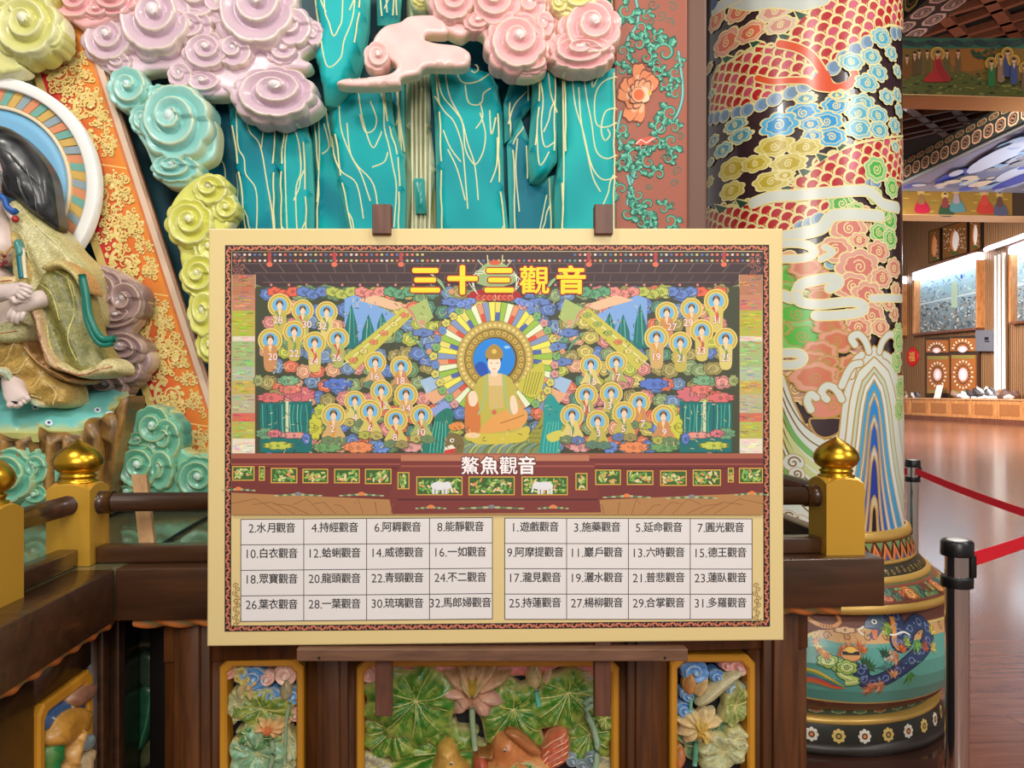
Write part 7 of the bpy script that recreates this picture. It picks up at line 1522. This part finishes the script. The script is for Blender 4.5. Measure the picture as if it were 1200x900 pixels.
# white pipes and post between the showcases
for i, x in enumerate((1174.5, 1179, 1184)):
    a, b = W(x, 300 - (x - 1174) * .35, .35), W(x, 462, .35); b[2] = zb; t = tube([a, b], .085, 12); o = mk('white_pipe', *t, plain('pipe_white', (226, 222, 216), .4), None); tag(o, 'white vertical pipe, %s of three beside the showcase' % ('farthest', 'middle', 'nearest')[i], 'pipe', None)
a = [W(x, y, .8) for x, y in ((1172, 293), (1176, 291), (1200, 283), (1225, 274))]; t = tube([Vector(v) for v in a], .13, 10); tag(mk('white_conduit', *t, plain('conduit_white', (240, 244, 250), .4, emit=((236, 244, 255), 1.2)), None), 'white glowing tube running along the wall above the pipes', 'lamp')
# driftwood and shell pieces on the bench
q_ = random.Random(9)
for i, (x, y, w, h, lab) in enumerate(((1134, 466, 9, 10, 'grey and white rock ornament on the bench, farthest of three'), (1156, 467, 10, 13, 'grey and white rock ornament on the bench, middle of three'), (1180, 469, 11, 11, 'brown and white rock ornament on the bench, nearest of three'), (1061, 462, 4, 9, 'white ornament on the bench end next to the painted column'), (1075, 463.5, 5, 9, 'small dark ornament on the bench before the wooden wall'))):
    M_ = planeX(WX - .85); parts = []
    c0 = np.array(M_(x, y)); c0[2] = zb; sc = w / 11.
    for k in range(9):
        a = q_.uniform(0, 6.28); rr = q_.uniform(.05, .42) * sc; hh = h / 11. * q_.uniform(.25, .6); l = lathe([(.001, 0), (.22 * sc, .0), (.3 * sc, hh * .4), (.16 * sc, hh * .8), (.001, hh)], (0, 0), 7); V = np.array(l[0]); V[:, 0] = V[:, 0] * q_.uniform(.5, 1.3) + V[:, 2] * q_.uniform(-.8, .8); V[:, 1] = V[:, 1] * q_.uniform(.6, 1.6) + V[:, 2] * q_.uniform(-.8, .8)
        V += c0 + np.array([rr * math.cos(a) * .7, rr * math.sin(a) * 1.6, 0]); parts.append((V, l[1], lin(q_.choice([(206, 206, 210), (120, 116, 120), (60, 54, 56), (150, 120, 100)] if i != 2 else [(214, 206, 200), (170, 120, 90), (110, 80, 70)]))))
    d = join(parts); o = mk('rock_ornament', d[0], d[1], MATTE, None, d[2], smooth=False); tag(o, lab, 'ornament')
for i, (x, y) in enumerate(((1127, 467), (1145, 468), (1163, 469))):
    c = planeX(WX - 1.1)(x, y); d = box(float(c[0]) - .04, float(c[0]) + .3, float(c[1]) - .45, float(c[1]) + .45, zb, zb + .12, .03); tag(mk('stone_slab', *d, plain('slab_white', (222, 222, 224), .4), None), 'white flat slab in front of the rock ornament, %s of three' % ('farthest', 'middle', 'nearest')[i], 'slab')
c = planeX(WX - .9)(1098, 464.5); V, Fc = box(-.02, .02, -.28, .28, 0, .75); V = np.array(V); V[:, 0] += V[:, 2] * .25; V += np.array([float(c[0]), float(c[1]), zb]); cd = mk('notice_card', V, Fc, plain('card_white', (230, 228, 222), .5), None, smooth=False); tag(cd, 'small white card standing on the bench before the doors', 'card')
# cross beams with painted friezes
def hexrow(p, pts0, pts1, n, c, inner, bg=None):
    (x0, y0), (x1, y1) = pts0; (a0, b0), (a1, b1) = pts1
    for k in range(n):
        u = (k + .5) / n; w = .42 / n
        f = lambda u, v: (x0 + (x1 - x0) * u + ((a0 + (a1 - a0) * u) - (x0 + (x1 - x0) * u)) * v, y0 + (y1 - y0) * u + ((b0 + (b1 - b0) * u) - (y0 + (y1 - y0) * u)) * v)
        h = [f(u - w, .25), f(u - w * .5, .04), f(u + w * .5, .04), f(u + w, .25), f(u + w, .75), f(u + w * .5, .96), f(u - w * .5, .96), f(u - w, .75)]; p.poly(h, c)
        m = np.mean(h, 0); g = [tuple(m + (np.array(q) - m) * .74) for q in h]; p.poly(g, inner[0]); g = [tuple(m + (np.array(q) - m) * .5) for q in h]; p.line(g + g[:1], max(.02, abs(a0 - x0 + b0 - y0) * .02), c); p.line([tuple(m + (np.array(g[0]) - m) * .6), tuple(m), tuple(m + (np.array(g[4]) - m) * .6)], abs(x1 - x0) * .3 / n * .3, inner[1])
Y1 = 16.
A = planeY(Y1); zA = [float(A(1130, v)[2]) for v in (45, 57, 112)]; xa = float(A(1050, 60)[0]) - 6
bm1 = thing('cross_beam', 'cross beam carrying a painted frieze of a red robed figure under trees', 'beam', (15, Y1, zA[2]))
d = box(xa, 24, Y1, Y1 + .75, zA[2], zA[0] + .01); mk('beam_body', *d, plain('beam_brown', (74, 56, 34), .6), bm1, smooth=False)
zl = float(A(1130, 113.5)[2]); zl2 = zA[2] - .03
d = box(xa, 24, Y1 - .02, Y1 + .77, zl2, zA[2] - .001, .01); mk('cream_soffit', *d, plain('cream_plaster', (214, 166, 112), .6), bm1, smooth=False)
p = Paint(); g0 = random.Random(4)
p.rect(960, 45, 1215, 57, (52, 96, 76))
for k in range(6): x = 1065 + k * 28; p.ell(x, 51, 9, 3.4, (40, 56, 56), 14, rot=.2); p.ell(x + 13, 52, 8, 3, (52, 64, 60), 14, rot=-.2)
p.rect(960, 57, 1215, 113, (120, 90, 36)); p.poly([(960, 98), (1075, 88), (1125, 84), (1160, 96), (1215, 92), (1215, 113), (960, 113)], (84, 86, 34)); p.poly([(1110, 60), (1160, 58), (1168, 72), (1140, 84), (1118, 80)], (150, 92, 36), 3)
for k in range(120): p.ell(g0.uniform(1045, 1212), g0.uniform(86, 112), g0.uniform(1, 4), g0.uniform(.6, 1.6), g0.choice([(60, 70, 28), (110, 104, 50), (46, 50, 24), (130, 120, 60)]), 7)
for k in range(24): p.ell(g0.uniform(1138, 1166), g0.uniform(58, 70), 3, 2, g0.choice([(36, 64, 46), (50, 76, 40), (90, 70, 30)]), 7)
def mon(x, y, s, robe, skin=(206, 156, 116), halo=None):
    if halo: p.ell(x, y, s * 3.3, s * 3.3, (206, 160, 60), 16); p.ell(x, y, s * 2.7, s * 2.7, (160, 120, 60), 16)
    p.poly([(x - s * 1.4, y + s * 1.6), (x, y + s), (x + s * 1.5, y + s * 1.6), (x + s * 1.9, y + s * 6), (x + s * 1.5, y + s * 12), (x - s * 1.6, y + s * 12), (x - s * 1.8, y + s * 6)], robe, 3); p.ell(x, y + .2, s * 1.05, s * 1.4, skin, 10); p.ell(x, y - s * .9, s * 1.05, s * .7, (40, 32, 28), 9); p.poly([(x - s * .9, y + s * 1.6), (x + s * .9, y + s * 1.6), (x, y + s * 4.5)], skin)
for x, y, r in ((1062, 68, (120, 66, 24)), (1071, 64, (96, 66, 30)), (1076, 62, (90, 70, 40)), (1086, 62, (100, 80, 40)), (1109, 62, (96, 80, 40)), (1122, 62, (104, 80, 44))): mon(x, y, 2.0, r)
mon(1098, 64, 2.6, (170, 44, 40), halo=1); p.poly([(1081, 96), (1092, 84), (1104, 82), (1113, 92), (1108, 96)], (168, 40, 38), 3); p.poly([(1096, 72), (1100, 70), (1106, 84), (1112, 95), (1106, 96), (1098, 84)], (150, 36, 36), 3)
for x, y, r, h in ((1160, 75, (44, 110, 60), 1), (1171, 70, (140, 110, 90), 1), (1178, 64, (60, 70, 110), 1), (1185, 73, (66, 74, 120), 1), (1200, 80, (110, 80, 60), 1)): mon(x, y, 2.2, r, halo=h)
p.build('painted_frieze', A, bm1, MATTE, .003, .012)
# second, farther beam
Y2 = 35.; A2 = planeY(Y2); z2a, z2b, z2c = (float(A2(1120, v)[2]) for v in (218, 252, 258.5))
bm2 = thing('cross_beam', 'farther cross beam with a gold frieze of seated figures above the inlay panels', 'beam', (24, Y2, z2c))
d = box(float(A2(960, 250)[0]), WX - .02, Y2, Y2 + 1.2, z2b, z2a + .25); mk('beam_body', *d, plain('beam_brown', (74, 56, 34), .6), bm2, smooth=False)
d = box(float(A2(960, 250)[0]), WX - .02, Y2 - .03, Y2 + 1.2, z2b - .04, z2b - .001); mk('cream_soffit', *d, _mats['cream_plaster'], bm2, smooth=False)
p = Paint(); p.rect(962, 212, 1186, 252, (160, 120, 44))
for k in range(70): p.ell(g0.uniform(1036, 1184), g0.uniform(216, 250), g0.uniform(2, 6), .7, g0.choice([(206, 170, 80), (160, 120, 40), (170, 150, 70), (120, 120, 50)]), 8)
for x, y, s, r, b in ((1079, 225, 1.7, (150, 110, 60), (190, 30, 60)), (1107, 229, 1.7, (140, 60, 60), (50, 80, 50)), (1120, 224, 1.7, (170, 150, 150), (90, 140, 140)), (1153, 226, 2, (206, 70, 50), (196, 60, 40)), (1171, 228, 1.6, (110, 70, 60), (90, 90, 110))):
    p.ell(x, y, s * 2.6, s * 2.6, (214, 176, 80), 14); p.poly([(x - s * 4, y + 24), (x - s * 3, y + 12), (x, y + 9), (x + s * 4, y + 13), (x + s * 6, y + 24)], b, 3); p.poly([(x - s * 2, y + 14), (x - s * 1.6, y + 5), (x, y + 2), (x + s * 1.6, y + 5), (x + s * 2.2, y + 14)], r, 3); p.ell(x, y, s, s * 1.3, (222, 180, 150), 9); p.ell(x, y - s, s, s * .7, (40, 34, 40), 8)
p.build('painted_frieze', A2, bm2, MATTE, .004, .012)
# lengthwise beams and soffits
XB = 20.; zt_, zb_ = EYE + .530 * XB, EYE + .482 * XB
lb = thing('long_beam', 'lengthwise roof beam with rows of gold hexagons along its dark side', 'beam', (XB, 30, zb_))
d = box(XB, XB + .9, Y1 + .8, 60, zb_, zt_); mk('beam_body', *d, plain('beam_green', (34, 44, 38), .6), lb, smooth=False)
p = Paint(); 
hexrow(p, ((17, zb_ + .02), (58, zb_ + .02)), ((17, zb_ + .58), (58, zb_ + .58)), 62, (196, 150, 116), ((46, 30, 24), (150, 110, 80))); hexrow(p, ((16.7, zb_ + .62), (57.7, zb_ + .62)), ((16.7, zt_ - .08), (57.7, zt_ - .08)), 62, (176, 140, 100), ((46, 30, 24), (150, 110, 80)))
MX = lambda y, z, h: np.stack([XB - np.asarray(h), np.asarray(y) + 0 * np.asarray(h), np.asarray(z) + 0 * np.asarray(h)], -1)
p.build('hexagon_pattern', MX, lb, MATTE, .004, .012)
sf = thing('painted_soffit', 'blue and white cloud painted soffit panel between the long beam and the wall', 'ceiling panel', (24, 42, zb_))
d = box(XB + .1, WX - .01, 17, Y2 - .05, zb_ - .12, zb_ - .001); mk('soffit_board', *d, plain('soffit_grey', (150, 150, 150), .6), sf, smooth=False)
p = Paint(); p.rect(XB + .2, 17.1, WX - .1, Y2 - .1, (142, 146, 170)); g1 = random.Random(8)
for k in range(150):
    y = g1.uniform(19.5, 32.4); x = g1.uniform(XB + 1.3, WX - 1.4); p.ell(x, y, g1.uniform(.3, 1.2), g1.uniform(.5, 2.4), g1.choice([(206, 216, 236), (170, 190, 220), (80, 96, 190), (150, 190, 220), (226, 214, 190), (120, 130, 160), (190, 190, 200)]), 12, rot=g1.uniform(-.4, .4))
for k in range(140):
    y = g1.uniform(19, 34.2); x = g1.uniform(XB + .6, WX - .7); p.ell(x, y, g1.uniform(.1, .4), g1.uniform(.2, .6), g1.choice([(206, 216, 236), (170, 190, 220), (80, 96, 190), (150, 190, 220), (226, 214, 190), (150, 150, 160)]), 10, rot=g1.uniform(-.4, .4))
p.ell(24.4, 31.6, .5, 2.2, (60, 70, 180), 14); p.ell(24.4, 31, .3, .6, (90, 110, 120), 9)
p.build('cloud_painting', lambda x, y, h: np.stack([np.asarray(x) + 0 * np.asarray(h), np.asarray(y) + 0 * np.asarray(h), zb_ - .12 - np.asarray(h)], -1), sf, MATTE, .004, .012)
XA = 13.; zA0 = EYE + .775 * XA; xl = (zA0 - EYE) / .845
lb2 = thing('long_beam', 'nearer lengthwise roof beam with white hexagons on its underside', 'beam', (XA, 22, zA0))
d = box(xl, XA, 10, Y1 - .01, zA0, zA0 + 1.6); b1_ = mk('beam_body', *d, plain('beam_black', (34, 28, 26), .6), lb2, smooth=False)
d = box(xl, XA, Y1 + .8, 60, zA0, zA0 + 1.6); mk('beam_body', *d, _mats['beam_black'], lb2, smooth=False)
p = Paint(); w_ = XA - xl
for r0 in range(2): hexrow(p, ((10 + r0 * .35, xl + .03 + r0 * w_ / 2), (45 + r0 * .35, xl + .03 + r0 * w_ / 2)), ((10 + r0 * .35, xl + w_ / 2 - .02 + r0 * w_ / 2), (45 + r0 * .35, xl + w_ / 2 - .02 + r0 * w_ / 2)), 42, (206, 176, 166), ((96, 80, 80), (190, 160, 150)))
p.build('hexagon_pattern', lambda y, x, h: np.stack([np.asarray(x) + 0 * np.asarray(h), np.asarray(y) + 0 * np.asarray(h), zA0 - np.asarray(h)], -1), lb2, MATTE, .003, .01)
p = Paint(); 
for r0 in range(2): hexrow(p, ((10 + r0 * .4, zA0 + .05 + r0 * .75), (45 + r0 * .4, zA0 + .05 + r0 * .75)), ((10 + r0 * .4, zA0 + .72 + r0 * .75), (45 + r0 * .4, zA0 + .72 + r0 * .75)), 42, (206, 166, 90), ((60, 40, 24), (180, 140, 60)))
p.build('hexagon_pattern', lambda y, z, h: np.stack([xl - np.asarray(h), np.asarray(y) + 0 * np.asarray(h), np.asarray(z) + 0 * np.asarray(h)], -1), lb2, MATTE, .003, .01)
Y3 = 44.; A3 = planeY(Y3); zz = [float(A3(1080, v)[2]) for v in (158, 178)]
bm3 = thing('cross_beam', 'dark cross beam with white diamond outlines high in the hall roof', 'beam', (18, Y3, zz[1]))
d = box(float(A3(1020, 170)[0]), XB - .02, Y3, Y3 + 1, zz[1], zz[0]); mk('beam_body', *d, plain('beam_green', (34, 44, 38), .6), bm3, smooth=False)
p = Paint()
for r0 in range(2):
    for k in range(16):
        x, y = 1010 + k * 9.7 + r0 * 4.8, 164 + r0 * 7.4
        if x > 1100: continue
        p.poly([(x - 4, y), (x, y - 3.4), (x + 4, y), (x, y + 3.4)], (176, 166, 140)); p.poly([(x - 2.8, y), (x, y - 2.4), (x + 2.8, y), (x, y + 2.4)], (70, 46, 30))
p.build('diamond_pattern', A3, bm3, MATTE, .004, .012)
# open timber roof: purlins and rafters
rf = thing('timber_roof', 'dark open timber roof with brown rafters over the hall', 'roof', (16, 25, 13.4))
MZ = planeZ(14.3); RAF = wood('rafter_wood', (110, 62, 44), (150, 90, 64), .5)
def beamz(a, b, w, name):
    A_, B_ = pt(MZ, *a), pt(MZ, *b); d = (B_ - A_); A_ = A_ - d * .6; B_ = B_ + d * .6; u = d.normalized(); n = Vector((-u.y, u.x, 0)) * w / 2
    V = [tuple(q + s * n + Vector((0, 0, z))) for q in (A_, B_) for s, z in ((-1, -.18), (1, -.18), (1, .05), (-1, .05))]
    mk(name, V, [(0, 1, 2, 3), (7, 6, 5, 4), (0, 4, 5, 1), (1, 5, 6, 2), (2, 6, 7, 3), (3, 7, 4, 0)], RAF, rf, smooth=False)
for a, b in (((1070, 42), (1200, -4)), ((1085, 50), (1200, 16)), ((1120, 48), (1200, 28)), ((1105, 14), (1165, -4)), ((1140, 60), (1200, 40)), ((1060, 146), (1140, 128)), ((1060, 154), (1160, 132)), ((1075, 156), (1170, 134)), ((1060, 136), (1110, 126))): beamz(a, b, .2, 'rafter')
for a, b in (((1110, 20), (1138, 48)), ((1161, -2), (1196, 46)), ((1074, 130), (1110, 156)), ((1124, 130), (1138, 146))): beamz(a, b, .36, 'purlin')
